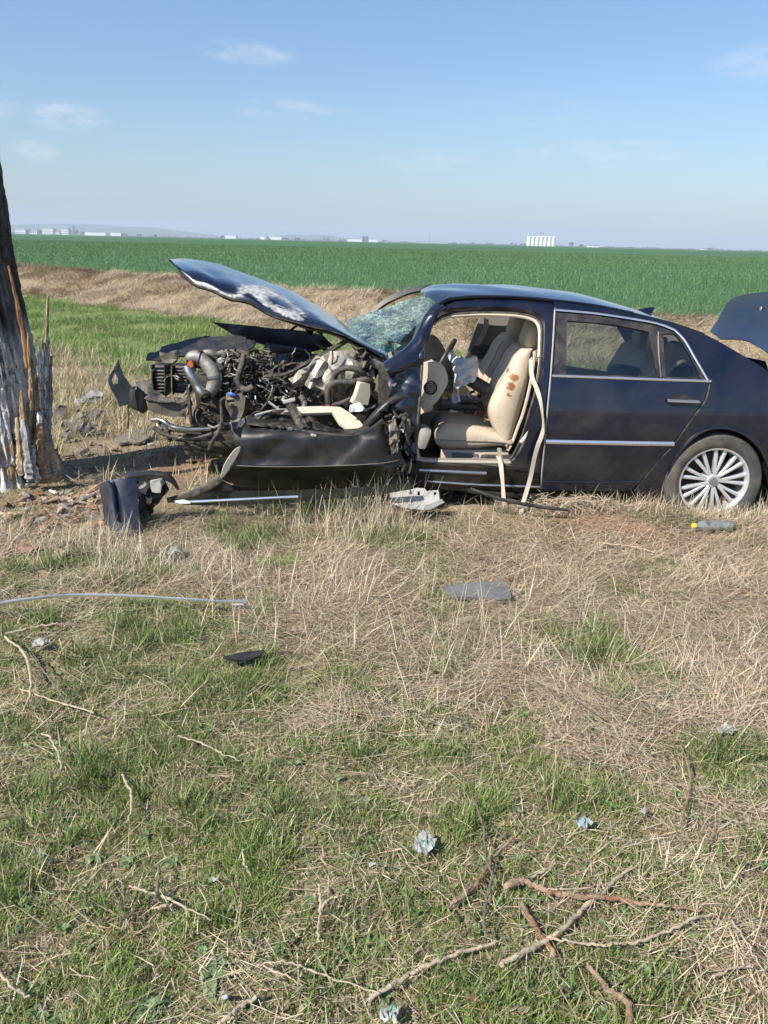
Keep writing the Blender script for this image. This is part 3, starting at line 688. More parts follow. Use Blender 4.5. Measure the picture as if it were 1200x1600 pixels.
# ================================================================== FAR AWAY
def hor(px): return 364.0 + px * .0236
M['far_white'] = pm('white_render', (.74, .74, .72), .8, 0, .06, .05); M['far_grey'] = pm('grey_render', (.34, .35, .36), .8, 0, .08, .05)
M['far_cream'] = pm('cream_render', (.55, .5, .42), .8, 0, .08, .05); M['far_dark'] = pm('dark_cladding', (.09, .1, .13), .7, 0, .1, .05)
M['far_roof'] = pm('grey_roof', (.22, .21, .21), .8, 0, .1, .05); M['far_red'] = pm('red_roof', (.30, .13, .09), .8, 0, .1, .05)
M['far_window'] = pm('dark_window', (.05, .06, .08), .2)
M['hill'] = pm('hill_woodland', (.07, .09, .05), .95, 0, .35, .004)
M['far_leaf'] = pm('far_foliage', (.045, .06, .03), .95, 0, .3, .2)
def building(name, label, cat, x0, x1, ytop, D, wall, roof, flat=True, floors=0, cols=0, group=None, depth=None):
    pl, pr, pt = at(x0, hor(x0), D), at(x1, hor(x1), D), at((x0 + x1) / 2, ytop, D)
    z0, z1 = .5, pt.z; w = pr.x - pl.x; dp = depth or max(12, min(w, 40)); cx = (pl.x + pr.x) / 2
    t = thing(name, label, cat, (cx, D + dp / 2, z0), group)
    rh = .3 if flat else (z1 - z0) * .25
    MB().box((cx, D + dp / 2, (z0 + z1 - rh) / 2), (w, dp, z1 - rh - z0)).build('wall', wall, t)
    if flat: MB().box((cx, D + dp / 2, z1 - rh / 2), (w + .6, dp + .6, rh)).build('roof', roof, t)
    else:
        a, b, c = z1 - rh + .01, z1, dp / 2 + .8; X0, X1 = cx - w / 2 - .6, cx + w / 2 + .6; Y0 = D + dp / 2
        MB().add([(X0, Y0 - c, a), (X1, Y0 - c, a), (X1, Y0 + c, a), (X0, Y0 + c, a), (X0, Y0, b), (X1, Y0, b)], [(0, 1, 5, 4), (1, 2, 5), (2, 3, 4, 5), (3, 0, 4), (3, 2, 1, 0)]).build('roof', roof, t)
    me = None
    for f in range(floors):
        for k in range(cols):
            zc = z0 + (z1 - rh - z0) * (f + .55) / floors; xc = cx - w / 2 + w * (k + .5) / cols
            o = MB().box((xc, D - .02, zc), (w / cols * .55, .2, (z1 - z0) / floors * .45)).build('window', M['far_window'], t)
    return t
# town at the left
L_ = building
L_('town_hall_block', 'broad white low block at the left end of the far town', 'building', 24, 40, 357.5, 2900, M['far_white'], M['far_roof'], True, 2, 6)
L_('house', 'small white gabled house right of the broad white block in the far town', 'house', 47, 58, 358, 2850, M['far_white'], M['far_roof'], False, 1, 3)
L_('apartment_block', 'pale grey flat-roofed block in the middle of the far town', 'building', 66, 83, 356.6, 3000, M['far_white'], M['far_grey'], True, 3, 7)
L_('house', 'cream house between the flat-roofed blocks of the far town', 'house', 86, 93, 360, 2850, M['far_cream'], M['far_red'], False)
L_('apartment_block', 'bright white block beside the dark tower in the far town', 'building', 96, 107, 356.5, 2900, M['far_white'], M['far_roof'], True, 3, 4)
L_('tower', 'narrow dark tower at the right end of the far town', 'tower', 113.5, 116.5, 352.5, 2900, M['far_dark'], M['far_dark'], True, depth=8)
L_('shed', 'long low white shed right of the dark tower', 'shed', 133, 165, 363, 2800, M['far_white'], M['far_roof'], True)
L_('shed', 'short white shed farthest right of the far town\'s sheds', 'shed', 173, 189, 363.6, 2800, M['far_white'], M['far_grey'], True)
L_('shed', 'small white shed alone above the car\'s raised bonnet', 'shed', 352, 369, 368, 2800, M['far_white'], M['far_grey'], True)
L_('warehouse', 'white warehouse with a T-shaped tower on it', 'warehouse', 407, 440, 369.5, 2700, M['far_white'], M['far_roof'], True)
L_('tower', 'slim grey tower with a wide head standing at the white warehouse', 'tower', 413.5, 416.5, 366, 2690, M['far_grey'], M['far_grey'], True, depth=6)
L_('warehouse', 'white hall left of the dark blue block on the horizon', 'warehouse', 543, 566, 373.5, 2500, M['far_white'], M['far_roof'], True)
L_('factory', 'dark blue block between two white halls on the horizon', 'factory', 566, 575.5, 369.5, 2510, M['far_dark'], M['far_dark'], True)
L_('warehouse', 'white hall right of the dark blue block on the horizon', 'warehouse', 576, 590, 374, 2500, M['far_white'], M['far_roof'], True)
L_('shed', 'long grey shed far off between halls and silo', 'shed', 650, 700, 377.5, 3000, M['far_grey'], M['far_red'], True)
L_('house', 'pinkish white house right of the grain silo', 'house', 921, 936, 383, 2400, M['far_white'], M['far_red'], False)
L_('house', 'tiny white house between shrubs at the far right', 'house', 1097, 1103, 388, 2200, M['far_white'], M['far_red'], False)
# grain silo
D = 2000; a, b = at(823.5, hor(823.5), D), at(868.5, hor(868.5), D); z1 = at(845, 369, D).z
silo = thing('grain_silo', 'white grain silo with a row of round bins and a head tower', 'silo', ((a.x + b.x) / 2, D + 8, .5))
w = (b.x - a.x) / 7
for k in range(7):
    x = a.x + w * (k + .5)
    MB().lathe([(0, .5), (w * .49, .5), (w * .49, z1 - 2.2), (0, z1 - 2.2)], (x, D + 8, 0), seg=20).build('silo_bin', M['far_white'], silo)
MB().box(((a.x + b.x) / 2, D + 8, z1 - 1.1), (b.x - a.x, w * .8, 2.1)).build('gallery', M['far_white'], silo)
hx = at(846.5, 365, D); zt = at(846.5, 362.5, D).z
MB().box((hx.x, D + 8, (z1 + zt) / 2 + .02), (10, w * .75, zt - z1)).build('head_tower', M['far_grey'], silo)
for px, top, D, lab in ((671, 361, 2600, 'thin lattice mast rising between the halls and the silo'), (331, 361, 2900, 'thin mast left of the small white shed')):
    p = at(px, top, D); o = MB().tube([(p.x, D, .4), (p.x, D, p.z)], [1.1, .5], 4, 1).build('mast', M['far_grey']); tag(o, lab, 'mast')
# far shrubs and trees on the horizon, each its own
def far_tree(px0, px1, top, D, lab, grp):
    a, b = at(px0, hor(px0), D), at(px1, hor(px1), D); h = at((px0 + px1) / 2, top, D).z - .5; cx = (a.x + b.x) / 2; w = (b.x - a.x)
    t = thing('far_tree', lab, 'tree', (cx, D, .5), grp)
    MB().tube([(cx, D, .3), (cx, D, h * .6)], [w * .04 + .2, .15], 5, 1).build('trunk', M['stick_dark'], t)
    mb = MB(); rr = random.Random(int(px0 * 7))
    for k in range(16):
        c = Vector((cx + rr.uniform(-.42, .42) * w, D + rr.uniform(-.3, .3) * w, .5 + h * rr.uniform(.3, .86))); r = rr.uniform(.1, .2) * min(w, h * 1.4)
        bm = bmesh.new(); bmesh.ops.create_icosphere(bm, subdivisions=1, radius=r)
        mb.add([c + v.co * rr.uniform(.7, 1.25) for v in bm.verts], [tuple(v.index for v in f.verts) for f in bm.faces]); bm.free()
    mb.build('crown', M['far_leaf'], t, smooth=False)
FT = ['dark far tree clump between the broad white block and the white gabled house', 'dark far tree clump right of the white gabled house in the far town', 'dark far tree clump just right of the pale grey flat-roofed block', 'dark far tree clump between the bright white block and the dark tower', 'dark far tree clump just right of the dark tower', 'dark far tree clump touching the left end of the long low white shed', 'dark far tree clump right of the short white shed', 'dark far tree clump second right of the short white shed', 'dark far tree clump third right of the short white shed, standing alone', 'dark far tree clump just left of the small shed above the bonnet', 'dark far tree clump touching the right end of the warehouse with the T-shaped tower', 'dark far tree clump second right of the warehouse with the T-shaped tower', 'dark far tree clump half way from the T-shaped tower to the dark blue block', 'dark far tree clump just left of the white hall beside the dark blue block', 'dark far tree clump right of the white hall by the dark blue block', 'dark far tree clump left of the long grey shed', 'dark far tree clump just right of the long grey shed', 'dark far tree clump second right of the long grey shed', 'dark far tree clump half way between the long grey shed and the silo', 'dark far tree clump second left of the grain silo', 'dark far tree clump nearest the grain silo on its left', 'dark far tree clump nearest the grain silo on its right', 'dark far tree clump tallest right of the grain silo', 'dark far tree clump left of the pinkish white house', 'dark far tree clump right of the pinkish white house', 'dark far tree clump second right of the pinkish white house', "dark far tree clump above the car's rear window, standing alone", 'dark far tree clump touching the tiny white house on its right', 'dark far tree clump farthest right along the horizon', 'dark far tree clump left of the tiny white house']
for i, (p0, p1, tp) in enumerate(((41, 47, 358.5), (60, 66, 359), (84, 88, 357), (108, 113, 357), (118, 124, 359), (126, 132, 361.5), (190, 200, 364), (214, 222, 365), (240, 246, 366), (345, 351, 367.5), (441, 452, 371), (460, 470, 371.5), (505, 515, 372), (530, 540, 373), (596, 606, 375),
                                  (622, 636, 376.5), (705, 716, 378), (735, 742, 378.5), (760, 772, 379), (795, 808, 379.5), (812, 821, 380), (870, 880, 383), (888, 896, 377.5), (905, 912, 381), (944, 960, 384.2), (975, 990, 385.2), (1010, 1022, 386), (1104, 1118, 386.5), (1118, 1131, 388), (1075, 1084, 388))):
    far_tree(p0, p1, tp, 2300 + (i * 137) % 500, FT[i], 'far trees along the horizon')
# low dark treeline mass
mb = MB(); rr = random.Random(5)
for k in range(700):
    px = rr.uniform(-150, 1400); D = rr.uniform(3000, 3600); p = at(px, hor(px), D); r = rr.uniform(2, 5.5)
    bm = bmesh.new(); bmesh.ops.create_icosphere(bm, subdivisions=1, radius=1)
    mb.add([(p.x + v.co.x * r * rr.uniform(1.5, 3), D + v.co.y * r, .5 + max(-.5, v.co.z * r * rr.uniform(.6, 1.1))) for v in bm.verts], [tuple(v.index for v in f.verts) for f in bm.faces]); bm.free()
tag(mb.build('treeline', M['far_leaf'], smooth=False), 'far-off low belt of trees and scrub along the horizon', 'treeline', kind='stuff')
# hills
def hills(pts, D):
    rows = []
    P = sm([(a, b, 0) for a, b in pts], 8)
    for f, hk in ((0, 0), (350, .55), (700, .9), (1000, 1.0), (1000 + 60, 1.0)):
        rows.append([Vector((at(p.x, p.y, D).x, D - 1000 + f, .2 + max(.0, at(p.x, p.y, D).z - .2) * hk + (6 * (float(fbm(p.x * .05, f * .01, 7)) - .5) if 0 < hk < 1 else 0))) for p in P])
    o = MB().grid(rows).build('hills', M['hill']); tag(o, 'low blue hills in the haze behind the far town', 'hills', kind='structure')
hills([(-260, 360), (-120, 354), (0, 351.5), (60, 350.5), (110, 350), (145, 350.5), (190, 353.5), (235, 355), (275, 360), (330, 367), (370, 376)], 6200)
hills([(400, 374), (440, 368.5), (480, 366.5), (510, 367.5), (545, 372.5), (600, 380)], 6400)
# haze
hz = MB().box((0, 2950, 74), (14300, 20100 - 5600, 152)).build('haze', M['far_white'], smooth=False)
hm = bpy.data.materials.new('haze'); hm.use_nodes = True; hn, hl = hm.node_tree.nodes, hm.node_tree.links; hn.clear()
ho = hn.new('ShaderNodeOutputMaterial'); pv = hn.new('ShaderNodeVolumePrincipled'); pv.inputs['Color'].default_value = (.74, .86, 1, 1); pv.inputs['Density'].default_value = 2.1e-4
hl.new(pv.outputs[0], ho.inputs['Volume']); hz.data.materials.clear(); hz.data.materials.append(hm); tag(hz, 'thin bluish spring haze over the whole plain', 'haze', kind='stuff')

# ================================================================== TREE
TX, TY, TR = -2.97, 5.72, .385
tree = thing('roadside_tree', 'tall whitewashed roadside tree with its base torn open by the crash', 'tree', (TX, TY, 0))
def trunk_r(th, z):
    r = np.interp(z, [-.2, 0, .35, .7, 1.0, 1.3, 1.7, 2.5, 7.2], [.37, .365, .35, .335, .325, .296, .266, .27, .21]) + .07 * np.exp(-np.clip(z, 0, 9) / .2) * (1 + .5 * np.sin(th * 5 + .7))
    return r
nth, nz_ = 260, 420
TH, ZV = np.meshgrid(np.linspace(0, 2 * np.pi, nth, endpoint=False), np.concatenate((np.linspace(-.12, 2.8, nz_ - 60), np.linspace(2.85, 7.2, 60))))
furrow = fbm(np.cos(TH) * 5 + 10, np.sin(TH) * 5 + ZV * 1.1, 111, 3); ridge = 1 - np.abs(fbm(np.cos(TH) * 7 + ZV * .25, np.sin(TH) * 7 + ZV * 1.3, 112, 4) - .5) * 4.5
fine = fbm(np.cos(TH) * 22 + 5, np.sin(TH) * 22 + ZV * 6, 113, 4)
rr_ = trunk_r(TH, ZV) + .06 * (np.clip(ridge, 0, 1) - .6) + .02 * (fine - .5) + .03 * (furrow - .5)
# torn side: faces the car (+X) and the camera, near the ground
dth = np.angle(np.exp(1j * (TH + .35)))
torn = np.exp(-(dth / .62) ** 2) * (1 - sstep(ZV, .42, .85)) + .8 * np.exp(-((dth - .32) / .16) ** 2) * (1 - sstep(ZV, 1.5, 1.75))
tn = torn + .9 * (fbm(np.cos(TH) * 3.0 + 3, np.sin(TH) * 3 + ZV * 1.6, 115, 4) - .5)
tmask = sstep(tn, .42, .62)
rr_ = rr_ - .055 * tmask + tmask * .03 * (fbm(TH * 14, ZV * 2.0, 116, 4) - .5)
X_, Y_ = TX + rr_ * np.cos(TH), TY + rr_ * np.sin(TH)
lean = .004 * np.clip(ZV, 0, 8); X_ = X_ - lean
bark = np.array((.115, .105, .098)) * (.22 + 1.4 * np.clip(ridge, 0, 1) * fine * 1.3)[..., None]
bark = bark + np.array((.05, .045, .04)) * (fine[..., None] > .58)
wl_ = ZV + .5 * (fbm(np.cos(TH) * 4, np.sin(TH) * 4 + ZV, 117) - .5)
white = (1 - sstep(wl_, 1.04, 1.30)) * sstep(np.clip(ridge, 0, 1) * .40 + fine * 1.0, .40, .52)
tc_ = lerp3(bark, (.70, .70, .68), white)
woodn = fbm(TH * 9, ZV * 3.2, 118, 5)
woodc = lerp3(np.zeros_like(bark) + np.array((.42, .30, .18)), (.20, .085, .04), sstep(woodn, .46, .64)); woodc = lerp3(woodc, (.62, .57, .48), sstep(fbm(TH * 12, ZV * 2, 119), .55, .68))
tc_ = lerp3(tc_, np.zeros(3), np.zeros_like(ZV)); tc_ = tc_ * (1 - tmask[..., None]) + woodc * tmask[..., None]
idx = np.arange(TH.size).reshape(TH.shape); nx_ = np.roll(idx, -1, 1)
quads = np.stack((idx[:-1], nx_[:-1], nx_[1:], idx[1:]), -1).reshape(-1, 4)
co = np.stack((X_ - TX, Y_ - TY, ZV), -1).reshape(-1, 3)
o = np_mesh('trunk', co, quads, tc_.reshape(-1, 3), M['bark']); o.parent = tree
# limbs above the picture
mbk = pm('limb_bark', (.07, .058, .048), .9, 0, .3, 10, .6, 40)
for (z, a, ln) in ((4.6, .4, 2.6), (5.3, 2.4, 2.4), (5.9, 4.3, 2.2), (6.6, 5.6, 1.9), (7.0, 1.3, 2.2)):
    d = Vector((math.cos(a), math.sin(a), .75)); b0 = Vector((TX - .004 * z, TY, z)); MB().tube([b0, b0 + d * ln * .5 + Vector((0, 0, .2)), b0 + d * ln + Vector((0, 0, .6))], [.10, .06, .02], 8).build('limb', mbk, tree)
MB().tube([(TX - .03, TY, 7.1), (TX - .05, TY + .05, 8.2), (TX - .02, TY, 9.4)], [.21, .13, .03], 10).build('limb', mbk, tree)
# loosened slab of whitewashed bark standing at the right, split planks, splinters
def slab(name, pts, w, th, mat_, seed, nrm=Vector((.55, -.83, 0))):
    """a split piece of wood: ragged edges, real thickness; pts run from its foot to its tip"""
    P = sm(pts, 6); rr = random.Random(seed); rows = []; n = len(P); sd = Vector((0, 0, 1)).cross(nrm).normalized()
    for i, p in enumerate(P):
        t = i / (n - 1); ww = w(t) if callable(w) else w; tt = th * (1 - .7 * t)
        e1, e2 = rr.uniform(-.12, .12) * ww, rr.uniform(-.12, .12) * ww
        a = -sd * (ww / 2 + e1); b = sd * (ww / 2 + e2); md = nrm * (tt * .5 + rr.uniform(0, tt * .3))
        rows.append([p + a, p + (a + b) * .5 + (a * .5) + md, p + (b * .5) + md * rr.uniform(.7, 1.2), p + b, p + b * .9 - nrm * tt * .5, p + a * .9 - nrm * tt * .5])
    return MB().grid(rows, True, True).build(name, mat_, tree, ang=25)
M['bark_grey'] = fibre_mat('grey_split_bark', (.20, .195, .19), (.52, .51, .50), (30, 30, 7), (.45, .6))
M['bark_white'] = fibre_mat('whitewashed_bark', (.11, .10, .09), (.62, .61, .58), (26, 26, 12), (.40, .50))
M['wood_red'] = fibre_mat('red_brown_torn_wood', (.13, .065, .035), (.33, .19, .10))
M['wood_pale'] = fibre_mat('pale_split_wood', (.27, .19, .115), (.56, .46, .32))
Ys = 5.46
rr = random.Random(61)
def ragged(name, foot, tips, w, th, mat_, Y, seed, nrm=Vector((.45, -.89, 0)), taper=.6):
    # a split slab is a bundle of narrow staves that end at different heights
    for k, (tx, ty) in enumerate(tips):
        fx = foot[0][0] + (foot[1][0] - foot[0][0]) * (k + .5) / len(tips); fy = foot[0][1] + (foot[1][1] - foot[0][1]) * (k + .5) / len(tips)
        mx, my = (fx + tx) / 2 + rr.uniform(-2, 2), (fy + ty) / 2
        slab(name, [at(fx, fy, Y + .02 * k), at((fx + mx) / 2, (fy + my) / 2, Y + .02 * k - .01), at(mx, my, Y + .02 * k), at((tx + mx) / 2, (ty + my) / 2, Y + .02 * k), at(tx, ty, Y + .02 * k + .01)], lambda t: w * (1 - taper * t ** 3) * (.9 + .2 * math.sin(t * 9 + k)), th, M[rr.choice(mat_)], seed + k, nrm)
ragged('bark_slab', ((62, 694), (78, 680)), ((61, 548), (66, 533), (71, 545), (76, 531), (80, 556)), .044, .05, ('bark_grey', 'bark_grey', 'bark_white'), Ys, 3)
ragged('split_plank', ((58, 752), (94, 750)), ((63, 662), (73, 690), (84, 702)), .105, .07, ('wood_pale', 'wood', 'bark_white', 'wood_pale'), 5.38, 20)
ragged('split_plank', ((46, 752), (60, 752)), ((36, 655), (46, 690)), .075, .05, ('bark_white', 'bark_grey'), 5.28, 30, Vector((.2, -.98, 0)))
ragged('torn_strip', ((50, 640), (60, 640)), ((44, 520), (50, 560), (56, 585)), .034, .03, ('wood_red', 'wood', 'wood_red'), 5.40, 40)
slab('splinter', [at(72, 545, Ys + .05), at(74, 500, Ys + .05), at(75, 462, Ys + .05)], lambda t: .026 - .008 * t, .018, M['wood_pale'], 4)
slab('torn_strip', [at(44, 575, 5.40), at(36, 520, 5.42), at(25, 465, 5.44), at(13, 415, 5.47)], lambda t: .05 * (1 - .7 * t), .02, M['wood_red'], 8, Vector((.5, -.86, 0)))
ragged('torn_strip', ((30, 742), (50, 742)), ((26, 652), (33, 610), (40, 640)), .05, .035, ('wood_red', 'wood_pale', 'wood'), 5.30, 50, Vector((.2, -.98, 0)))
# loose plates of bark and torn splinters still clinging to the trunk, each its own piece
rr = random.Random(44)
for k in range(64):
    py = rr.uniform(535, 750); th = rr.uniform(-2.2, -.25); px0 = None
    z = float(np.interp(py, [540, 755], [1.05, .05])) + rr.uniform(-.05, .05)
    r = float(trunk_r(th, z)) - .012; c = Vector((TX + r * math.cos(th) - .004 * z, TY + r * math.sin(th), z)); nn = Vector((math.cos(th), math.sin(th), 0)); sd = Vector((-nn.y, nn.x, 0))
    w, h = rr.uniform(.02, .065), rr.uniform(.04, .16); n_ = 8; o_, i_ = [], []
    for q in range(n_):
        a = 2 * math.pi * q / n_ + rr.uniform(-.2, .2); f = rr.uniform(.65, 1.15)
        p = c + sd * math.cos(a) * w * f + Vector((0, 0, math.sin(a) * h * f)); i_.append(p - nn * .03); o_.append(p + nn * rr.uniform(.006, .03))
    cen = c + nn * rr.uniform(.012, .03); mb = MB(); mb.grid([i_, o_], True); b = len(mb.v); mb.v.append(cen); mb.f += [(n_ + q, n_ + (q + 1) % n_, b) for q in range(n_)]
    tn_ = th > -1.0 and z < .62
    mb.build('bark_plate', rr.choice((M['bark_white'], M['bark_white'], M['bark_white'], M['bark_white'], M['bark_grey'], M['wood_red'])) if not tn_ else rr.choice((M['wood_red'], M['wood_pale'], M['bark_grey'], M['wood'], M['wood'])), tree, smooth=False)
for k in range(22):
    th = rr.uniform(-1.9, .2); z = rr.uniform(.02, .75); r = float(trunk_r(th, z)) - .01; c = Vector((TX + r * math.cos(th), TY + r * math.sin(th), z)); nn = Vector((math.cos(th), math.sin(th), 0)); L = rr.uniform(.06, .26); d = (Vector((0, 0, 1)) + nn * rr.uniform(-.05, .35) + Vector((-nn.y, nn.x, 0)) * rr.uniform(-.25, .25)).normalized()
    MB().tube([c - d * .05, c + d * L * .5, c + d * L + nn * .01], [rr.uniform(.006, .016), .009, .001], 5, 2, .5).build('splinter', rr.choice((M['wood_pale'], M['wood_red'], M['wood'], M['bark_grey'])), tree, smooth=False)
# ================================================================== CAR
car = thing('wrecked_car', 'dark navy saloon car with a smashed front, missing front door and raised bonnet', 'car', (1.0, 6.03, 0))
YC = 6.03
_pz = [-.2, .12, .2, .35, .5, .65, .8, .92, 1.0, 1.1, 1.25, 1.38, 1.46, 1.52, 1.6]
_py = [.13, .10, .06, .03, .01, 0, .01, .035, .06, .10, .175, .26, .34, .46, .7]
def yside(x, z):
    y = 5.08 + float(np.interp(z, _pz, _py))
    if x > 2.7: y += .10 * ((x - 2.7) / .8) ** 2
    return y
def S(px, py, inset=0.0):
    Y = 5.15
    for _ in range(14):
        p = at(px, py, Y); Y = .5 * Y + .5 * (yside(p.x, p.z) + inset)
    return at(px, py, Y)
def Sm(inset): return lambda a, b: S(a, b, inset)

# ---- side outlines measured on the photograph
door_front = [(868.5, 484), (866, 530), (862, 587), (857, 640), (853, 690), (849, 730), (846.5, 764)]
rail = [(686, 476), (698, 469.5), (712, 466.5), (755, 464), (815, 465.5), (865, 470), (930, 478), (990, 490), (1040, 502), (1080, 514.5), (1101, 522)]
def roof_loft(name, mat, parent, drop=0.0, nar=0.0, thick=.012, a=0, b=None):
    rows = []
    for p in sm([(x, y, 0) for x, y in rail[a:b]], 5):
        n_ = S(p.x, p.y); n_.y += nar; n_.z -= drop; hw = YC - n_.y; row = []
        for k in range(17):
            t = -1 + 2 * k / 16
            z = n_.z + .044 * (1 - abs(t) ** 2.2) * (1 if p.x < 930 else max(.12, 1 - (p.x - 930) / 180))
            if drop == 0 and p.x < 900: z += (.016 * (abs(((p.x * .011 + t * .9) % 1) * 2 - 1) - .5) + .010 * math.sin(t * 6 + p.x * .06)) * (1 - t * t) * min(1, (900 - p.x) / 60)
            row.append(Vector((n_.x - (.10 * (1 - t * t) if p.x < 760 else .0) * max(0, (760 - p.x) / 74), YC + hw * t, z)))
        rows.append(row)
    return MB().grid(rows).build(name, mat, parent, thick=thick, offset=0)
roof = roof_loft('roof', M['paint'], car, a=0, b=11)
roof_loft('headliner', M['headliner'], car, .035, .05, .01, 2, 9)
# creases of the roof: a raised seam along each side
for s in (0, 1):
    P = []
    for q in sm([(x, y, 0) for x, y in rail[:8]], 4):
        p = S(q.x, q.y); p.z += .006
        if s: p.y = 2 * YC - p.y
        P.append(p)
    MB().tube(P, [.008, .006], 8, 1).build('roof_seam', M['paint'], car)
# shark-fin aerial
p = S(1000, 483); c0 = Vector((p.x - .03, YC, p.z + .04))
q0, q1, q2 = at(987, 478, YC - .2), at(1006, 474, YC - .2), at(1003, 485, YC - .2)
mb = MB(); rows = []
for (bx, w) in ((-.10, .004), (-.03, .022), (.04, .026), (.07, .02)):
    h = {-.10: .0, -.03: .010, .04: .026, .07: .024}[bx]
    rows.append([q2 + Vector((bx, -w, -.02)), q2 + Vector((bx + .02, 0, h)), q2 + Vector((bx, w, -.02))])
mb.grid(rows, True, True).build('roof_aerial', M['paint'], car)

# ---- rear quarter, tail
quarter = cr((865, 471), (930, 479), (990, 491), (1040, 503), (1080, 515), (1101, 522.5), (1128, 536), (1155, 552), (1180, 567), (1210, 584), (1260, 600), (1320, 612), (1378, 622), n=4) + [(1388, 650), (1385, 700), (1376, 742), (1360, 765), (1310, 775), (1230, 782)] + \
          cr((1206, 765), (1202, 735), (1190, 705), (1170, 683), (1145, 671), (1120, 668), (1095, 675), (1073, 692), (1056, 714), (1044, 742), (1035, 781), n=4) + [(1000, 780), (991, 768), (1003, 752), (1027, 722), (1053, 694.5), (1080, 656), (1102, 626), (1111, 597)] + \
          cr((1107, 593), (1089, 562), (1072, 533), (1055, 515), (1027, 504), (991, 497.5), (930, 488.5), (868.5, 483), n=3)
sheet('quarter_panel', quarter, Sm(0), M['paint'], car, step=8, thick=.012)
# rolled lip of the wheel arch, and the liner behind it
arch = [S(x, y) for x, y in ((1206, 765), (1202, 735), (1190, 705), (1170, 683), (1145, 671), (1120, 668), (1095, 675), (1073, 692), (1056, 714), (1044, 742), (1035, 781))]
MB().tube([v + Vector((0, -.004, 0)) for v in arch], .011, 8).build('arch_lip', M['paint'], car)
A_ = sm(arch, 5); MB().grid([[v + Vector((0, .012, 0)) for v in A_], [v + Vector((0, .30, .0)) for v in A_], [v + Vector((0, .34, -.25)) for v in A_]]).build('arch_liner', M['blackplastic'], car)
# far side mirrors the near quarter and tail: simple but real
def mirror_sheet(name, outline, mat, inset=0, holes=(), step=14):
    return sheet(name, outline, lambda a, b: (lambda p: Vector((p.x, 2 * YC - p.y, p.z)))(S(a, b, inset)), mat, car, holes=holes, step=step, thick=.012)
mirror_sheet('far_quarter_panel', quarter, M['paint'])
tl, tr = S(1383, 640), S(1374, 745)
MB().grid([[Vector((tl.x + .02, y, z)) for y in np.linspace(tl.y, 2 * YC - tl.y, 9)] for z in np.linspace(tl.z, tr.z, 5)]).build('tail_panel', M['paint'], car, thick=.02)
for s in (0, 1):
    c = Vector((tl.x + .03, (tl.y + .22) if not s else 2 * YC - tl.y - .22, tl.z - .12)); MB().box(c, (.05, .36, .13), bev=.02).build('tail_light', M['rust'], car)
# boot well, rear window, parcel shelf
a0, a1 = S(1101, 531), S(1180, 571)
rg = [[Vector((p.x + .0, y, p.z + .015 * (1 - ((y - YC) / .6) ** 2))) for y in np.linspace(5.46 + .0, 2 * YC - 5.46, 9)] for p in (S(1066, 517), S(1101, 531), S(1150, 556), S(1188, 575))]
MB().grid(rg).build('rear_window', M['glass_tint'], car, thick=.006)
MB().box((S(1200, 600).x + .28, YC, .78), (1.0, 1.35, .04)).build('boot_floor', M['carpet'], car)
MB().box((S(1150, 600).x + .05, YC, .98), (.55, 1.34, .03)).build('parcel_shelf', M['beige_dark'], car)
# raised boot lid, standing across the tail
def lidmap(px, py):
    # the lid is a shell across the car: seen obliquely, its far edge at the left
    t = (px - 1099.5) / 100.5; Y = 6.78 - 1.02 * min(1.7, t) ** .9 if t > 0 else 6.78
    Y += .34 * ((505 - py) / 50.0)
    return at(px, py, Y) + Vector((.06 * math.sin(max(0, min(1, (py - 455) / 95)) * 3.1), 0, 0))
lid = cr((1099.5, 518), (1103, 510), (1110, 500), (1117, 489), (1125, 479), (1132, 472), (1140, 466.5), (1152, 462), (1164, 459.5), (1182, 457.5), (1200, 456.5), (1240, 459), (1262, 470), n=4) + \
      cr((1266, 500), (1262, 540), (1250, 562), n=3) + cr((1235, 565), (1218, 560), (1200, 551.5), (1185, 543.5), (1164, 533.5), (1152, 530.5), (1140, 529), (1128, 529), (1117, 529.5), n=3)
blid = sheet('boot_lid', lid, lidmap, M['paint'], car, step=7, thick=.014)
MB().lathe([(0, 0), (.014, 0), (.016, .004), (0, .006)], lidmap(1180, 482) + Vector((-.01, -.01, 0)), 'X', 10).build('bare_spot', M['palegrey'], blid)
for (x0, y0, Y) in ((1120, 532, 6.62), (1212, 556, 5.52)):
    p = at(x0, y0, Y); MB().tube([p, p + Vector((.05, 0, -.12)), p + Vector((.2, 0, -.25))], .014, 6).build('boot_hinge', M['darkmetal'], car)

# ---- rear door
dl = door_front[2:] + [(847, 766.5), (900, 767.5), (984, 767.5)] + cr((990, 763), (1002, 750), (1014, 736), (1027, 720), n=3) + [(1052, 692.5), (1079, 654.5), (1100, 625), (1108, 598)]
rdoor = sheet('rear_door', dl + [(1000, 592.5), (930, 590)], Sm(-.004), M['paint'], car, step=8, thick=.03)
frame_out = [(868.5, 484.5), (930, 490), (990, 499), (1026, 506), (1054, 517), (1070, 534.5), (1087, 563), (1104, 593), (1000, 591), (930, 589), (863, 587)]
w1 = cr((886, 501), (930, 504), (975, 510), (1014, 518.5), n=3) + [(1027, 588), (884, 584.5)]
w2 = cr((1036, 522), (1050, 521), (1058, 525), (1074, 549), (1096, 589.5), n=3) + [(1040, 588.5)]
sheet('window_frame', frame_out, Sm(.012), M['blackplastic'], rdoor, holes=[w1, w2], step=7, thick=.02)
sheet('door_glass', [(880, 497), (930, 500), (975, 506), (1018, 514.5), (1031, 589), (880, 587)], Sm(.022), M['glass_tint'], rdoor, step=16, thick=0)
sheet('quarter_glass', [(1033, 518), (1058, 520), (1078, 549), (1100, 591), (1037, 590)], Sm(.022), M['glass_tint'], rdoor, step=16, thick=0)
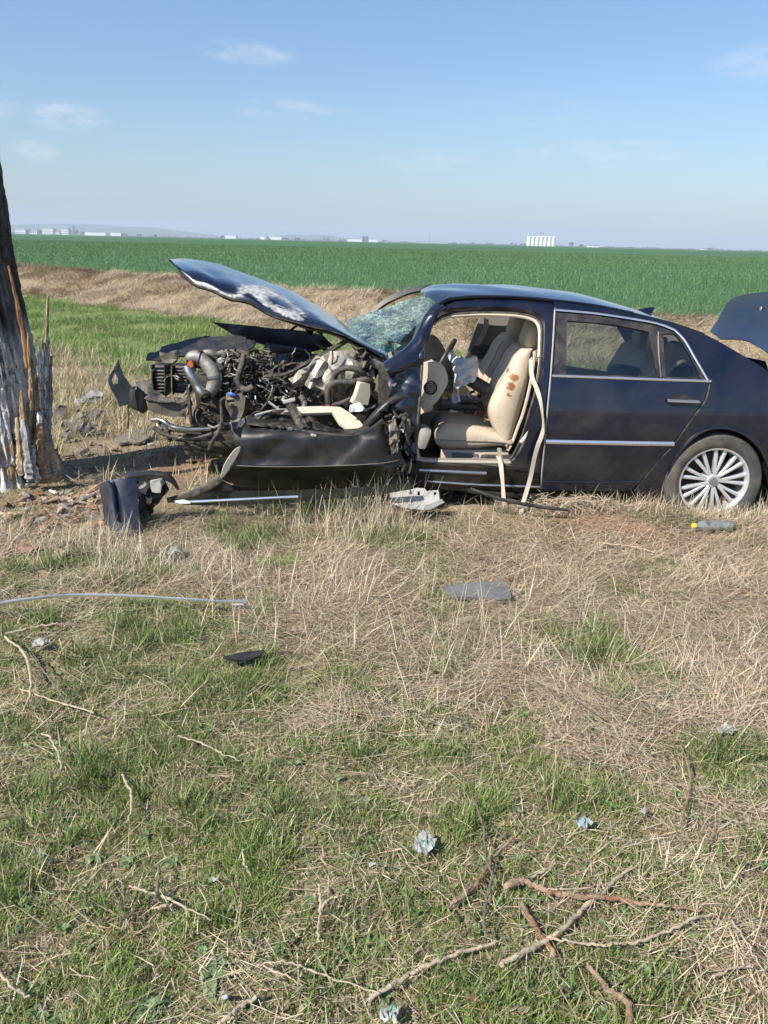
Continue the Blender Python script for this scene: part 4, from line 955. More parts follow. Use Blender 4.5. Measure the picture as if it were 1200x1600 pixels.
def strip(pts, h, d, mat, name, parent, inset=-.004, n=6, seg=None):
    """a moulding: a rounded bar of real section lying on the body side; h in photo px half height"""
    P = sm([(a, b, 0) for a, b in pts], n); rows = []
    for i, p in enumerate(P):
        q0, q1 = P[max(0, i - 1)], P[min(len(P) - 1, i + 1)]; tx, ty = q1.x - q0.x, q1.y - q0.y; L = math.hypot(tx, ty) or 1; nx, ny = -ty / L, tx / L
        top, bot = S(p.x - nx * h, p.y - ny * h, inset), S(p.x + nx * h, p.y + ny * h, inset); mid = (top + bot) / 2
        o = Vector((0, -d, 0)); rows.append([top + Vector((0, .01, 0)), top + o * .5, mid + o, bot + o * .5, bot + Vector((0, .01, 0))])
    return MB().grid(rows, False, False).build(name, mat, parent, thick=0)
strip([(868.5, 484), (930, 489.5), (990, 498.3), (1026, 505), (1050, 513.5), (1058, 519), (1071, 533.5), (1088, 563), (1106, 594)], 1.5, .007, M['chrome'], 'window_moulding', rdoor)
strip([(862, 587), (930, 589.5), (1000, 592), (1060, 594), (1111, 595.5)], 1.7, .009, M['chrome'], 'belt_moulding', rdoor)
strip([(852.5, 690), (900, 691), (960, 692), (1020, 693), (1053, 693.5)], 3.2, .016, M['chrome'], 'rub_strip', rdoor)
strip([(849, 752), (930, 754), (1000, 752)], 1.2, .006, M['paint'], 'lower_crease', rdoor)
hb = S(1064, 622); sheet('handle_recess', cr((1046, 620), (1054, 617), (1066, 616.5), (1076, 619), (1080, 625), (1074, 633), (1062, 635), (1050, 632), n=3), Sm(-.007), M['blackplastic'], rdoor, step=6, thick=.003)
mb = MB(); strip([(1041, 626), (1065, 627), (1091, 628)], 2.6, .038, M['chrome'], 'door_handle', rdoor)
strip([(1029, 518), (1029.5, 550), (1033, 589)], 1.6, .008, M['blackplastic'], 'glass_divider', rdoor, inset=.012)
strip([(883, 498), (930, 501), (975, 507), (1018, 516)], .8, .004, M['rubber'], 'glass_seal', rdoor, inset=.016)
# rocker below the rear door
sheet('sill_rear', [(846, 768.5), (985, 769), (1032, 781), (1030, 784), (930, 780), (846, 777)], Sm(.01), M['paint_dirty'], car, step=9, thick=.05)
sheet('sill', [(640, 724), (700, 727), (760, 730), (846, 733), (846, 776), (800, 774), (720, 768), (640, 757), (625, 745)], Sm(.045), M['paint_dirty'], car, step=8, thick=.06, crumple=.012, freq=.05, seed=4)
strip([(655, 735), (700, 737), (760, 739.5)], 2.4, .012, M['steel'], 'sill_plate', car, inset=.04)
strip([(668, 752), (740, 757), (790, 759), (846, 761)], 1.6, .012, M['steel'], 'sill_seam', car, inset=.04)
strip([(730, 766), (780, 772), (846, 775)], 3.0, .02, M['blackplastic'], 'sill_cover', car, inset=.04)
# rear door's front edge, standing proud of the jamb
MB().grid([[S(x, y, -.004) for x, y in sm_] for sm_ in [[(p.x, p.y) for p in sm([(a, b, 0) for a, b in door_front], 4)]]] + [[S(p.x, p.y, .075) + Vector((.012, 0, 0)) for p in sm([(a, b, 0) for a, b in door_front], 4)]]).build('door_edge', M['paint'], rdoor)
MB().tube([S(x, y, .0) + Vector((-.006, .004, 0)) for x, y in door_front], .006, 6).build('door_edge_seal', M['palegrey'], rdoor)

# ---- door opening: cant rail, B-pillar jamb, seals
op = cr((672, 507), (677, 497), (686, 488), (705, 481.5), (755, 479), (805, 481), (832, 486), (846, 493), (851, 503), (852, 520), (850, 565), (845, 615), (832, 655), (820, 690), (808, 713), (799, 722), n=4)
rail_band = cr((684, 477), (698, 470.5), (712, 467.5), (755, 465), (815, 466.5), (866, 471), n=4)
sheet('roof_side', rail_band + [(869, 484), (864, 560), (862, 590), (852, 610)] + list(reversed(op[:-24])) , Sm(.03), M['paint'], car, step=6, thick=.03) if False else None
jamb_out = [(866.5, 484), (864, 530), (860, 587), (855, 640), (851, 690), (847, 730), (845, 740)]
sheet('roof_side', rail_band + jamb_out + [(800, 733)] + list(reversed(op)), Sm(.035), M['paint'], car, step=5.5, thick=.03)
inner = [(q.x, q.y) for q in sm([(x, y, 0) for x, y in ((680, 503), (690, 496), (707, 491), (755, 488.5), (805, 490), (830, 494.5), (841, 501), (845.5, 512), (846, 530), (844, 565), (838, 605), (826, 648), (815, 684), (803, 709), (796, 719))], 4)]
MB().grid([[S(x, y, .035) for x, y in [op[int(i * (len(op) - 1) / 60)] for i in range(61)]], [S(x, y, .11) for x, y in [inner[int(i * (len(inner) - 1) / 60)] for i in range(61)]]]).build('jamb', M['paint'], car)
MB().tube([S(x, y, .10) for x, y in inner], .009, 8, 1).build('door_seal', M['rubber'], car)
MB().tube([S(x - 2.2, y + 3, .115) for x, y in inner[:36]], .014, 8, 1).build('headlining_edge', M['beige'], car)
MB().ribbon([S(x, y, .12) for x, y in ((849, 512), (847, 545), (844, 580), (839, 615))], .035, (1, -.4, 0)).build('pillar_trim', M['beige'], car, thick=.01)
# inner trim strip at the sill
MB().tube([S(x, y, .10) for x, y in ((651, 700), (652, 712), (658, 718.5), (690, 720), (740, 721), (797, 722))], [.016, .021, .022, .022], 8, 5, 1.0).build('sill_trim', M['belt'], car)
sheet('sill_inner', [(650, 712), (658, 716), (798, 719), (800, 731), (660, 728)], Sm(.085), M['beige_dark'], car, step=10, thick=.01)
o = sheet('warning_sticker', [(811, 690), (826, 672), (829, 675), (815, 692.5)], Sm(.045), M['white'], car, step=8, thick=.002)
MB().box(S(837, 648, .07), (.02, .03, .05), bev=.004).build('door_striker', M['darkmetal'], car)

# ---- bent A-pillar and hinge pillar
def swept(name, path, w, d, mat, parent, insets, seed=0, amp=.0):
    rows = []; P = sm([(a, b, 0) for a, b in path], 6); n = len(P)
    for i, p in enumerate(P):
        t = i / (n - 1); q0, q1 = P[max(0, i - 1)], P[min(n - 1, i + 1)]; L = math.hypot(q1.x - q0.x, q1.y - q0.y); nx, ny = -(q1.y - q0.y) / L, (q1.x - q0.x) / L
        ww = float(np.interp(t, np.linspace(0, 1, len(w)), w)); ins = float(np.interp(t, np.linspace(0, 1, len(insets)), insets)); row = []
        for k in range(12):
            a = 2 * math.pi * k / 12; u = math.cos(a) * ww; v = math.sin(a)
            c = S(p.x + nx * u, p.y + ny * u, ins); kk = 1 + amp * (float(vnoise(i * .13, 1.3 * math.sin(a), seed)) - .5)
            row.append(c + Vector((0, -d * v * kk + (d * .5 if v < 0 else 0), 0)))
        rows.append(row)
    return MB().grid(rows, True, True).build(name, mat, parent)
swept('front_pillar', [(692, 475), (680, 484), (671, 498), (664, 514), (656, 533), (646, 549), (634, 561), (619, 570), (604, 577)], [8, 9, 10, 10.5, 11.5, 14, 15, 14, 12], .06, M['paint'], car, [.05, .06, .07, .07, .06, .04, .03, .02, .02], 3, .5)
MB().tube([S(x, y, .05) for x, y in ((677, 480), (663, 506), (650, 530), (636, 551), (627, 556))], .012, 6).build('windscreen_seal', M['beige'], car)
hinge = [(612, 571), (630, 562), (648, 553), (660, 545), (661, 560), (659, 600), (656, 640), (653, 670), (650, 700), (652, 716), (646, 722), (634, 716), (628, 690), (624, 655), (616, 622), (606, 596)]
sheet('hinge_pillar', hinge, Sm(.03), M['paint'], car, step=5, thick=.05, crumple=.05, freq=.028, seed=12, ang=50)
MB().tube([S(x, y, .045) for x, y in ((660, 548), (659.5, 570), (657, 605), (654.5, 640), (652, 668), (648, 695), (649, 710))], .010, 8).build('door_seal', M['rubber'], car)
for (x, y) in ((632, 650), (640, 668), (636, 690)):
    MB().box(S(x, y, .0), (.05, .05, .045), (.2, .3, .4), .006).build('hinge_bracket', M['darkmetal'], car)

# ---- windscreen, shattered and sagging
def wsmap(px, py):
    base = 5.55 + (680 - px) * .0016; t = (py - 455) / 140.0
    u = (px - 540) / 150.0
    Y = 6.75 - 1.25 * np.clip((py - (500 - 45 * u)) / (95 - 5 * u + 1e-3), 0, 1) * (.65 + .35 * (1 - u))
    return at(px, py, float(Y) + .05 * (float(fbm(px * .035, py * .05, 31)) - .5))
ws = cr((676, 457), (692, 454), (712, 457), (728, 463), n=2) + cr((700, 468), (688, 477), (676, 487), (664, 497), (652, 507), n=3) + cr((640, 520), (630, 527), (624, 535), n=3) + cr((610, 532), (603, 536), (600, 545), (606, 553), (604, 556), n=3) + cr((596, 552), (580, 540), (562, 525), (548, 512), (538, 500), n=3) + cr((560, 494), (600, 481), (640, 467), n=3)
sheet('windscreen', ws, wsmap, M['shatter'], car, step=6, thick=.0, crumple=.025, freq=.05, seed=2, ang=20)
sheet('windscreen_fragment', [(602, 540), (618, 536), (632, 541), (630, 548), (612, 549), (603, 552)], lambda a, b: at(a, b, 5.7 + .1 * math.sin(a * .3)), M['shatter'], car, step=5, thick=.006, crumple=.06, freq=.1, seed=8)
sheet('glass_shard', [(606, 552), (611, 549), (615, 562), (608, 563)], lambda a, b: at(a, b, 5.55), M['palegrey'], car, step=6, thick=.006)
# mirror seen through the glass
MB().lathe([(0, -.03), (.06, -.02), (.075, 0), (.06, .02), (0, .03)], at(571, 516, 6.75), 'Y', 14).build('rear_view_mirror', M['blackplastic'], car)
# sagged header of the windscreen opening
MB().tube([at(690, 459, 6.0), at(676, 460, 6.3), at(666, 462, 6.6)], .012, 6).build('windscreen_header', M['darkmetal'], car)
# far side: door frame bent up, far panel with its window openings
MB().grid([[at(x, y, 7.02) for x, y in cr((580, 490), (597, 474), (620, 460), (645, 452), (675, 447), n=4)], [at(x, y, 7.0) for x, y in cr((588, 490), (604, 477), (624, 467), (646, 459), (670, 456), n=4)]]).build('far_door_frame', M['blackplastic'], car, thick=.04)
sheet('far_door_shell', [(606, 530), (612, 521), (634, 517), (642, 505), (646, 499), (652, 506), (646, 522), (640, 540), (606, 543)], lambda a, b: at(a, b, 6.6), M['blackplastic'], car, step=9, thick=.03)
farY = 6.84
far_out = [(590, 560), (640, 515), (690, 476), (740, 468), (900, 472), (1000, 494), (1075, 530), (1110, 575), (1110, 660), (1020, 690), (640, 680), (585, 620)]
fw1 = [(612, 572), (640, 540), (668, 508), (688, 491), (752, 488), (741, 520), (729, 556), (722, 566)]
fw2 = cr((797, 492), (850, 490), (915, 496), (960, 502), n=2) + [(985, 545), (975, 588), (780, 586)]
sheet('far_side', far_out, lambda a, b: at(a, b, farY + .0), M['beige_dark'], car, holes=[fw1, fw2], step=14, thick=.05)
sheet('far_glass', fw2, lambda a, b: at(a, b, farY + .03), M['glass_tint'], car, step=25, thick=0)
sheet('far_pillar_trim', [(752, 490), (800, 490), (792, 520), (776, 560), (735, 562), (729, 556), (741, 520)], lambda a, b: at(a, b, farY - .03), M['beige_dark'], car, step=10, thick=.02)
sheet('far_door_trim', [(590, 590), (640, 574), (722, 562), (800, 560), (1000, 588), (1000, 660), (620, 650)], lambda a, b: at(a, b, farY - .08), M['beige'], car, step=14, thick=.02)
sheet('far_armrest', [(725, 563), (740, 541), (776, 540), (770, 558)], lambda a, b: at(a, b, farY - .10), M['blackplastic'], car, step=9, thick=.03)
MB().ribbon([at(x, y, farY - .07) for x, y in ((760, 498), (757, 518), (742, 545), (733, 570))], .045, (1, 0, -.4)).build('seat_belt', M['palegrey'], car, thick=.003)
# cabin floor, tunnel, dash mass, bulkhead
pfl = at(760, 700, 5.4); zf = .30
MB().box((1.05, YC, zf - .03), (2.7, 1.55, .05)).build('cabin_floor', M['carpet'], car)
MB().box((.9, YC + .03, .47), (1.3, .24, .36), bev=.05).build('centre_console', M['beige_dark'], car)
MB().box((.95, YC + .03, .665), (.75, .22, .03), bev=.01).build('console_lid', M['blackplastic'], car)
MB().box((.22, YC + .18, .83), (.38, 1.2, .42), bev=.1).build('dashboard', M['blackplastic'], car)
MB().box((-.02, YC, .62), (.08, 1.5, .75)).build('bulkhead', M['darkmetal'], car)
# debris on the console and the passenger side
rr = random.Random(31)
for k in range(26):
    px, py = rr.uniform(686, 765), rr.uniform(612, 628); c = at(px, py, rr.uniform(6.0, 6.3)); mt = rr.choice((M['white'], M['palegrey'], M['yellow'], M['leather'], M['blackplastic'], M['far_leaf'], M['white']))
    MB().box(c, (rr.uniform(.01, .045), rr.uniform(.01, .05), rr.uniform(.006, .02)), (rr.uniform(0, 3), rr.uniform(0, 1), rr.uniform(0, 3)), .002).build('cabin_litter', mt, car, smooth=False)
for px, py, Y, s, mt in ((707, 643, 5.95, (.07, .05, .04), 'white'), (733, 643, 5.95, (.09, .05, .05), 'far_leaf'), (750, 645, 5.95, (.05, .05, .06), 'rust'), (763, 611, 6.1, (.04, .05, .07), 'white'), (744, 626, 6.0, (.09, .1, .01), 'palegrey')):
    MB().box(at(px, py, Y), s, (.1, .2, .4), .008).build('cabin_litter', M[mt], car)

# ---- seats
def prof_seat(name_root, dY, mat_side, parent):
    root = thing(name_root, None, None); WLOC[root.name] = Vector((0, 0, 0)) + car.location; root.location = (0, 0, 0); root.parent = parent; WLOC[root.name] = car.location.copy()
    F = [(817, 549), (802, 562), (792, 582), (779, 602), (767, 622), (761, 642), (765, 660), (776, 680), (788, 694)]
    B = [(838, 549), (836, 566), (833, 585), (830, 603), (825, 625), (818, 650), (811, 668), (803, 690), (795, 705)]
    Yn = 5.44; Ys_ = 5.735; hw = .295; rows = []
    FF = sm([at(x, y, Yn) for x, y in F], 4); BB = sm([at(x, y, Yn) for x, y in B], 4); n = len(FF)
    for i in range(n):
        t = i / (n - 1); f, b = FF[i], BB[i]; c = (f + b) / 2; ax = f - b; w = hw * (.80 + .2 * math.sin(min(1, t * 2.2) * math.pi / 2)); row = []
        for k in range(28):
            a = 2 * math.pi * k / 28; ca, sa = math.cos(a), math.sin(a)
            u = math.copysign(abs(ca) ** .55, ca); v = math.copysign(abs(sa) ** .6, sa)
            dip = .22 * max(0, 1 - (v / .75) ** 2) if u > 0 else .0
            row.append(Vector((c.x, Ys_ + v * w, c.z)) + ax * (.5 * u - dip * (u > 0)) + Vector((0, dY, 0)))
        rows.append(row)
    br = MB().grid(rows, True, True).build('backrest', mat_side, root, ang=80)
    # piping and the pleats of the centre panel
    def on(i, v, e=.006):
        f, b = FF[i], BB[i]; c = (f + b) / 2; ax = f - b; t = i / (n - 1); w = hw * (.80 + .2 * math.sin(min(1, t * 2.2) * math.pi / 2))
        u = (max(0, 1 - abs(v) ** (1 / .6 * 2))) ** .275 if abs(v) < 1 else 0
        dip = .22 * max(0, 1 - (v / .75) ** 2)
        return Vector((c.x, Ys_ + v * w, c.z)) + ax * (.5 * u - dip) + ax.normalized() * e + Vector((0, dY, 0))
    for v in (-.74, .74): MB().tube([on(i, v, .001) for i in range(2, n - 1)], .0035, 5, 1).build('piping', M['beige_dark'], root)
    for v in (-.45, -.27, -.09, .09, .27, .45): MB().tube([on(i, v, -.001) for i in range(6, n - 3)], .0025, 5, 1).build('pleat', M['beige_dark'], root)
    # rear shell strip seen at the side
    MB().tube([BB[i] + Vector((-.004, .02 + dY, 0)) for i in range(0, n)], .012, 6, 1).build('back_shell', M['beige'], br)
    # cushion
    T = [(680, 682), (684, 672), (697, 664), (720, 664), (745, 667), (770, 674), (800, 686)]; Bt = [(680, 690), (685, 701), (698, 707), (720, 707), (745, 706), (770, 703), (800, 699)]
    TT = sm([at(x, y, Yn) for x, y in T], 4); UU = sm([at(x, y, Yn) for x, y in Bt], 4); rows = []
    for f, b in zip(TT, UU):
        c = (f + b) / 2; h = f - b; row = []
        for k in range(28):
            a = 2 * math.pi * k / 28; ca, sa = math.cos(a), math.sin(a); u = math.copysign(abs(ca) ** .6, ca); v = math.copysign(abs(sa) ** .5, sa)
            dip = .2 * max(0, 1 - (v / .7) ** 2) if u > 0 else 0
            row.append(Vector((c.x, Ys_ + v * hw, c.z)) + h * (.5 * u - dip) + Vector((0, dY, 0)))
        rows.append(row)
    cu = MB().grid(rows, True, True).build('cushion', M['leather'], root, ang=80)
    MB().tube([at(x, y, Yn - .004) + Vector((0, dY, 0)) for x, y in ((683, 687), (700, 688), (730, 689), (765, 690), (790, 692))], .003, 5).build('piping', M['beige_dark'], root)
    # headrest with its posts
    c = at(832, 523, Ys_); c.y += dY; rows = []
    for zz, wy, wx in ((-.105, .10, .04), (-.09, .125, .055), (-.03, .14, .068), (.04, .14, .066), (.085, .125, .055), (.105, .095, .03)):
        rows.append([c + Vector((math.copysign(abs(math.cos(q)) ** .6, math.cos(q)) * wx + .02 * (zz < 0) * -1, math.copysign(abs(math.sin(q)) ** .55, math.sin(q)) * wy, zz)) for q in [2 * math.pi * k / 22 for k in range(22)]])
    hr = MB().grid(rows, True, True).build('headrest', M['leather'], root, ang=80)
    for s in (-.06, .06): MB().tube([c + Vector((0.01, s, -.08)), c + Vector((.02, s, -.2))], .006, 6, 2).build('headrest_post', M['chrome'], root)
    MB().box(at(742, 712, 5.5) + Vector((0, .2 + dY, -.01)), (.50, .42, .11), bev=.02).build('seat_base', M['beige'], root)
    return root
drv = prof_seat('driver_seat', 0.0, M['leather_stained'], car)
MB().box(at(726, 712, 5.485), (.19, .012, .04), (0, .03, 0), .004).build('seat_switch_panel', M['greyplastic'], drv)
MB().tube([at(708, 717, 5.47), at(740, 715.5, 5.47), at(783, 713, 5.47)], .005, 5).build('seat_seam', M['beige_dark'], drv)
prof_seat('passenger_seat', .68, M['leather'], car)
# rear bench
rs = [[Vector((x, y, z)) for y in np.linspace(5.42, 6.64, 15)] for x, z in ((1.30, .52), (1.33, .62), (1.5, .66), (1.75, .60), (1.85, .62), (1.92, .85), (2.0, 1.02), (2.06, 1.06), (2.14, 1.03), (2.16, .6))]
for row in rs:
    for k, v in enumerate(row): v.z += .02 * math.cos((k / 14 - .5) * 12.5)
MB().grid(rs).build('rear_seat', M['leather'], car, thick=.03)
for y in (5.62, 6.05, 6.46):
    MB().box((2.08, y, 1.12), (.1, .25, .16), bev=.04).build('rear_headrest', M['leather'], car)
MB().box((1.85, 6.0, .90), (.2, .24, .14), (0, .1, .3), .05).build('dark_bag', M['blackplastic'], car)
# ---- dashboard end, vent, column, wheel, airbag
de = cr((658, 567), (672, 566), (687, 567), (694, 573), (698, 582), (700, 593), (698, 603), (692, 614), n=3) + cr((684, 626), (672, 637), (664, 643), (655, 649), n=3) + [(655, 620), (657, 590)]
dash_end = sheet('dashboard_end', de, lambda a, b: at(a, b, 5.44 + .05 * ((a - 675) / 25) ** 2), M['beige'], car, step=6, thick=.16)
vc = at(672.5, 606, 5.435)
vent = MB().lathe([(.046, -.012), (.05, -.004), (.046, .004), (.038, .006), (.036, .03)], vc, 'Y', 28).build('air_vent', M['blackplastic'], dash_end)
MB().lathe([(0, .012), (.038, .012)], vc, 'Y', 20).build('vent_back', M['rubber'], dash_end)
for k in range(-2, 3): MB().box(vc + Vector((0, .002, k * .014)), (math.sqrt(max(.0001, .037 ** 2 - (k * .014) ** 2)) * 2, .008, .0035), (.25, 0, 0)).build('vent_slat', M['blackplastic'], dash_end)
swc = at(690, 567, 5.80); swr = Matrix.Rotation(R(-62), 3, 'Y') @ Matrix.Rotation(R(-9), 3, 'X')
wh = thing('steering_wheel', None, None); wh.parent = car; WLOC[wh.name] = car.location.copy()
rim = [[swc + swr @ Vector(((.19 + .017 * math.cos(b)) * math.cos(a), (.19 + .017 * math.cos(b)) * math.sin(a), .017 * math.sin(b))) for b in [2 * math.pi * j / 10 for j in range(10)]] for a in [2 * math.pi * i / 40 for i in range(41)]]
MB().grid(rim, True).build('rim', M['blackplastic'], wh)
MB().lathe([(0, -.05), (.07, -.04), (.08, 0), (.06, .02), (0, .025)], swc, 'Z', 20, swr).build('hub', M['blackplastic'], wh)
for a in (0, math.pi / 2, math.pi, -math.pi / 2): MB().tube([swc + swr @ Vector((.05 * math.cos(a), .05 * math.sin(a), -.01)), swc + swr @ Vector((.19 * math.cos(a), .19 * math.sin(a), 0))], .018, 6, 2, .5).build('spoke', M['blackplastic'], wh)
MB().tube([swc + swr @ Vector((0, 0, -.03)), swc + swr @ Vector((0, 0, -.4))], .05, 10, 2).build('steering_column', M['blackplastic'], wh)
sheet('wheel_shroud', cr((665, 532), (670, 525), (679, 524), (688, 533), (697, 550), (706, 572), (713, 592), (714, 606), (708, 614), (698, 612), n=3) + cr((694, 585), (684, 566), (664, 566), n=2), lambda a, b: at(a, b, 5.66 + .0015 * (a - 665)), M['blackplastic'], car, step=5, thick=.22)
MB().box(at(716, 636, 5.95), (.46, .05, .05), (0, -.03, 0), .012).build('console_side', M['blackplastic'], car)
# airbag: a slack bag of folded cloth hanging from the hub
ab = cr((698, 543), (706, 546), (715, 557), (730, 560), (744, 560), (748, 568), (747, 580), (744, 592), (734, 600), (722, 604), (716, 612), (716, 624), n=3) + cr((708, 626), (706, 612), (710, 590), (704, 565), (697, 552), n=3)
sheet('airbag', ab, lambda a, b: at(a, b, 5.72 - .10 * math.sin(max(0, min(1, (a - 698) / 48)) * 3.14) * math.sin(max(0, min(1, (b - 545) / 70)) * 3.14) + .03 * math.sin((a * .8 + b * .5) * .32) * math.sin(b * .22)), M['airbag'], car, step=2.6, thick=.02, crumple=.035, freq=.09, seed=17, ang=85)
# pedals / footwell panel at the left of the seat
MB().box(at(660, 682, 5.55), (.1, .2, .16), (0, .3, 0), .04).build('footwell_trim', M['palegrey'], car)
# ---- seat belts hanging out of the opening
MB().ribbon([S(x, y, i_) for x, y, i_ in ((829, 560, .2), (831, 588, .1), (838, 606, .04), (844, 625, .0), (848, 650, -.02), (849, 668, -.02), (846, 682, -.015), (840, 697, -.02), (834, 720, -.03), (829, 745, -.05), (822, 770, -.10), (816, 790, -.16), (814, 803, -.20))], .030, (1, 0, .05), 6, [.9, .3, .1, .9, 1.35, 1.2, .5, 0, -.2, -.1, .2, .6, .3]).build('seat_belt', M['belt'], car, thick=.0015)
MB().ribbon([S(x, y, i_) for x, y, i_ in ((778, 712, .12), (782, 724, .03), (784, 740, -.02), (786, 760, -.06), (787, 778, -.10), (790, 797, -.13))], .030, (1, 0, .0), 6, [.2, .1, .5, .9, .4, -.5]).build('seat_belt', M['belt'], car, thick=.0015)
MB().ribbon([S(x, y, .11) for x, y in ((780, 700), (781, 712), (783, 722))], .03, (1, 0, 0)).build('seat_belt', M['belt'], car, thick=.003)
MB().box(S(814, 790, -.17), (.055, .012, .03), (0, .2, .1), .004).build('belt_buckle', M['palegrey'], car)

# ---- rear wheels
def make_wheel(cx, cyy, cz, side=-1):
    w = thing('wheel', None, None); w.parent = car; w.location = Vector((cx, cyy, cz)) - car.location; WLOC[w.name] = Vector((cx, cyy, cz))
    c = Vector((cx, cyy, cz))
    MB().lathe([(.236, .01), (.25, -.004), (.29, -.012), (.318, -.004), (.334, .02), (.338, .06), (.338, .19), (.334, .23), (.318, .255), (.25, .25), (.236, .235)], c, 'Y', 64).build('tyre', M['tyre'], w)
    for k in range(40):   # tread grooves at the shoulder: raised blocks
        pass
    MB().lathe([(.218, .03), (.228, .004), (.240, .0), (.240, .012), (.232, .03), (.222, .06), (.205, .14), (.215, .22), (.235, .235)], c, 'Y', 64).build('rim', M['alloy'], w)
    MB().lathe([(0, .15), (.17, .15), (.17, .165)], c, 'Y', 32).build('brake_disc', M['darkmetal'], w)
    MB().lathe([(0, .015), (.040, .017), (.050, .03), (.07, .09), (.0, .09)], c, 'Y', 28).build('hub', M['alloy'], w)
    MB().lathe([(0, .006), (.026, .008), (.030, .018)], c, 'Y', 20).build('hub_cap', M['greyplastic'], w)
    for k in range(5):
        a = 2 * math.pi * (k + .3) / 5; p = c + Vector((.056 * math.cos(a), .024, .056 * math.sin(a)))
        MB().lathe([(0, -.002), (.008, -.001), (.009, .006)], p, 'Y', 8).build('wheel_bolt', M['darkmetal'], w)
    sp = None
    for k in range(18):
        pair = k // 2; a = 2 * math.pi * pair / 9 + (.10 if k % 2 else -.10) * 1.0 + .08; a2 = 2 * math.pi * pair / 9 + (.155 if k % 2 else -.155) + .08
        u, u2 = Vector((math.cos(a), 0, math.sin(a))), Vector((math.cos(a2), 0, math.sin(a2))); rows = []
        for t in (0, .3, .7, 1):
            r = .045 + .185 * t; d = u.lerp(u2, t).normalized(); s = Vector((-d.z, 0, d.x)); hw_ = .009 + .0045 * t; y = .022 - .012 * math.sin(t * 2.4) + .008 * t
            p = c + d * r; rows.append([p + s * -hw_ + Vector((0, y + .004, 0)), p + s * -hw_ * .6 + Vector((0, y, 0)), p + s * hw_ * .6 + Vector((0, y, 0)), p + s * hw_ + Vector((0, y + .004, 0)), p + s * hw_ * .8 + Vector((0, y + .04, 0)), p - s * hw_ * .8 + Vector((0, y + .04, 0))])
        MB().grid(rows, True, True).build('spoke', M['alloy'], w)
    return w
wc = at(1116, 753, 5.09)
wheel = make_wheel(wc.x, wc.y, wc.z)
w2_ = copy_tree(wheel, car); w2_.location = Vector((wc.x, 2 * YC - wc.y, wc.z)) - car.location; w2_.rotation_euler = (0, 0, math.pi)
MB().tube([(wc.x, wc.y + .15, wc.z), (wc.x, 2 * YC - wc.y - .15, wc.z)], .05, 8, 1).build('rear_axle', M['darkmetal'], car)
MB().box((1.9, YC, .30), (2.4, 1.3, .14), bev=.03).build('underbody', M['darkmetal'], car)
fw = Vector((-.75, 6.80, .34))
MB().lathe([(.2, -.1), (.33, -.1), (.345, -.07), (.345, .08), (.33, .11), (.2, .11)], fw, 'Y', 40, closed_prof=True).build('far_front_tyre', M['tyre'], car)
# fuel-filler seam, tyre valve and other fine marks
strip([(991, 768), (1003, 752), (1027, 722), (1053, 694.5), (1080, 656), (1102, 626), (1109, 600)], 1.1, .002, M['rubber'], 'door_gap', car, inset=.001)
# ================================================================== SMASHED FRONT
def flat(Y, slope=0.0, x0=0, ys=0.0, y0=0): return lambda a, b: at(a, b, Y + (a - x0) * slope + (b - y0) * ys)
def T_(name, pts, r, mat, seg=8, parent=car, smooth=5, flat_=1.0):
    return MB().tube([at(x, y, Y) for x, y, Y in pts], r, seg, smooth, flat_).build(name, M[mat], parent)
def B_(name, px, py, Y, size, mat, rot=(0, 0, 0), bev=.006, parent=car):
    return MB().box(at(px, py, Y), size, rot, bev).build(name, M[mat], parent, ang=30)

# ---- bonnet, thrown up and scraped
up_ = cr((265, 405), (275, 404.5), (290, 404.5), (315, 407), (340, 412), (366, 420), (392, 430), (416, 438.5), (440, 447.5), (470, 461), (500, 480), (532, 502), (566, 526), (600, 551), n=5)
lo_ = cr((266, 407), (276, 418), (288, 431), (302, 442), (322, 450), (340, 457), (366, 465), (390, 474), (415, 486), (440, 497), (475, 505), (506, 513), (550, 530), (598, 554), n=5)
rows = []; scr = []
nU = len(up_)
for j in range(13):
    t = j / 12; row = []
    for i in range(nU):
        s = i / (nU - 1); a, b = lo_[i], up_[i]
        yl = 5.62 - .10 * s + .25 * (1 - s) ** 3; yh = 6.75 - .25 * s - .9 * (1 - min(1, s / .10)) ** 2
        p = at(a[0] + (b[0] - a[0]) * t, a[1] + (b[1] - a[1]) * t, yl + (yh - yl) * t ** 2.6)
        buck = .022 * (float(fbm(s * 9, t * 3, 23)) - .5) * min(1, s * 5); buck += .012 * (abs(((s * 5.5 + t * 1.4) % 1) * 2 - 1) - .5) * min(1, s * 3) * (1 if t < .6 else .3); p = p + Vector((buck * .3, 0, buck))
        if t in (0, 1): pass
        row.append(p)
        sx = math.exp(-((s - .60) / .20) ** 4) * math.exp(-((t - (.40 + .10 * math.sin(s * 14))) / .40) ** 4); sx *= 1 - .55 * math.exp(-((s - .64) / .06) ** 2 - ((t - .45) / .16) ** 2) - .4 * math.exp(-((s - .52) / .03) ** 2 - ((t - .2) / .2) ** 2)
        sx = max(sx, .9 * math.exp(-((s - .36) / .2) ** 4) * math.exp(-((t - .06) / .13) ** 2))
        scr.append(sx * .72)
    rows.append(row)
mb = MB(); mb.grid(rows)
c0 = Vector((0, 0, 0))
bon = mb.build('bonnet', M['bonnet'], car, thick=.010, origin=at(430, 470, 6.0), ang=35)
at_ = bon.data.attributes.new('scrape', 'FLOAT', 'POINT')
if len(bon.data.vertices) == len(scr): at_.data.foreach_set('value', scr)
else:
    flatp = [v for r in rows for v in r]; from mathutils.kdtree import KDTree
    kd = KDTree(len(flatp)); [kd.insert(v, i) for i, v in enumerate(flatp)]; kd.balance(); o0 = at(430, 470, 6.0)
    at_.data.foreach_set('value', [scr[kd.find(v.co + o0)[1]] for v in bon.data.vertices])
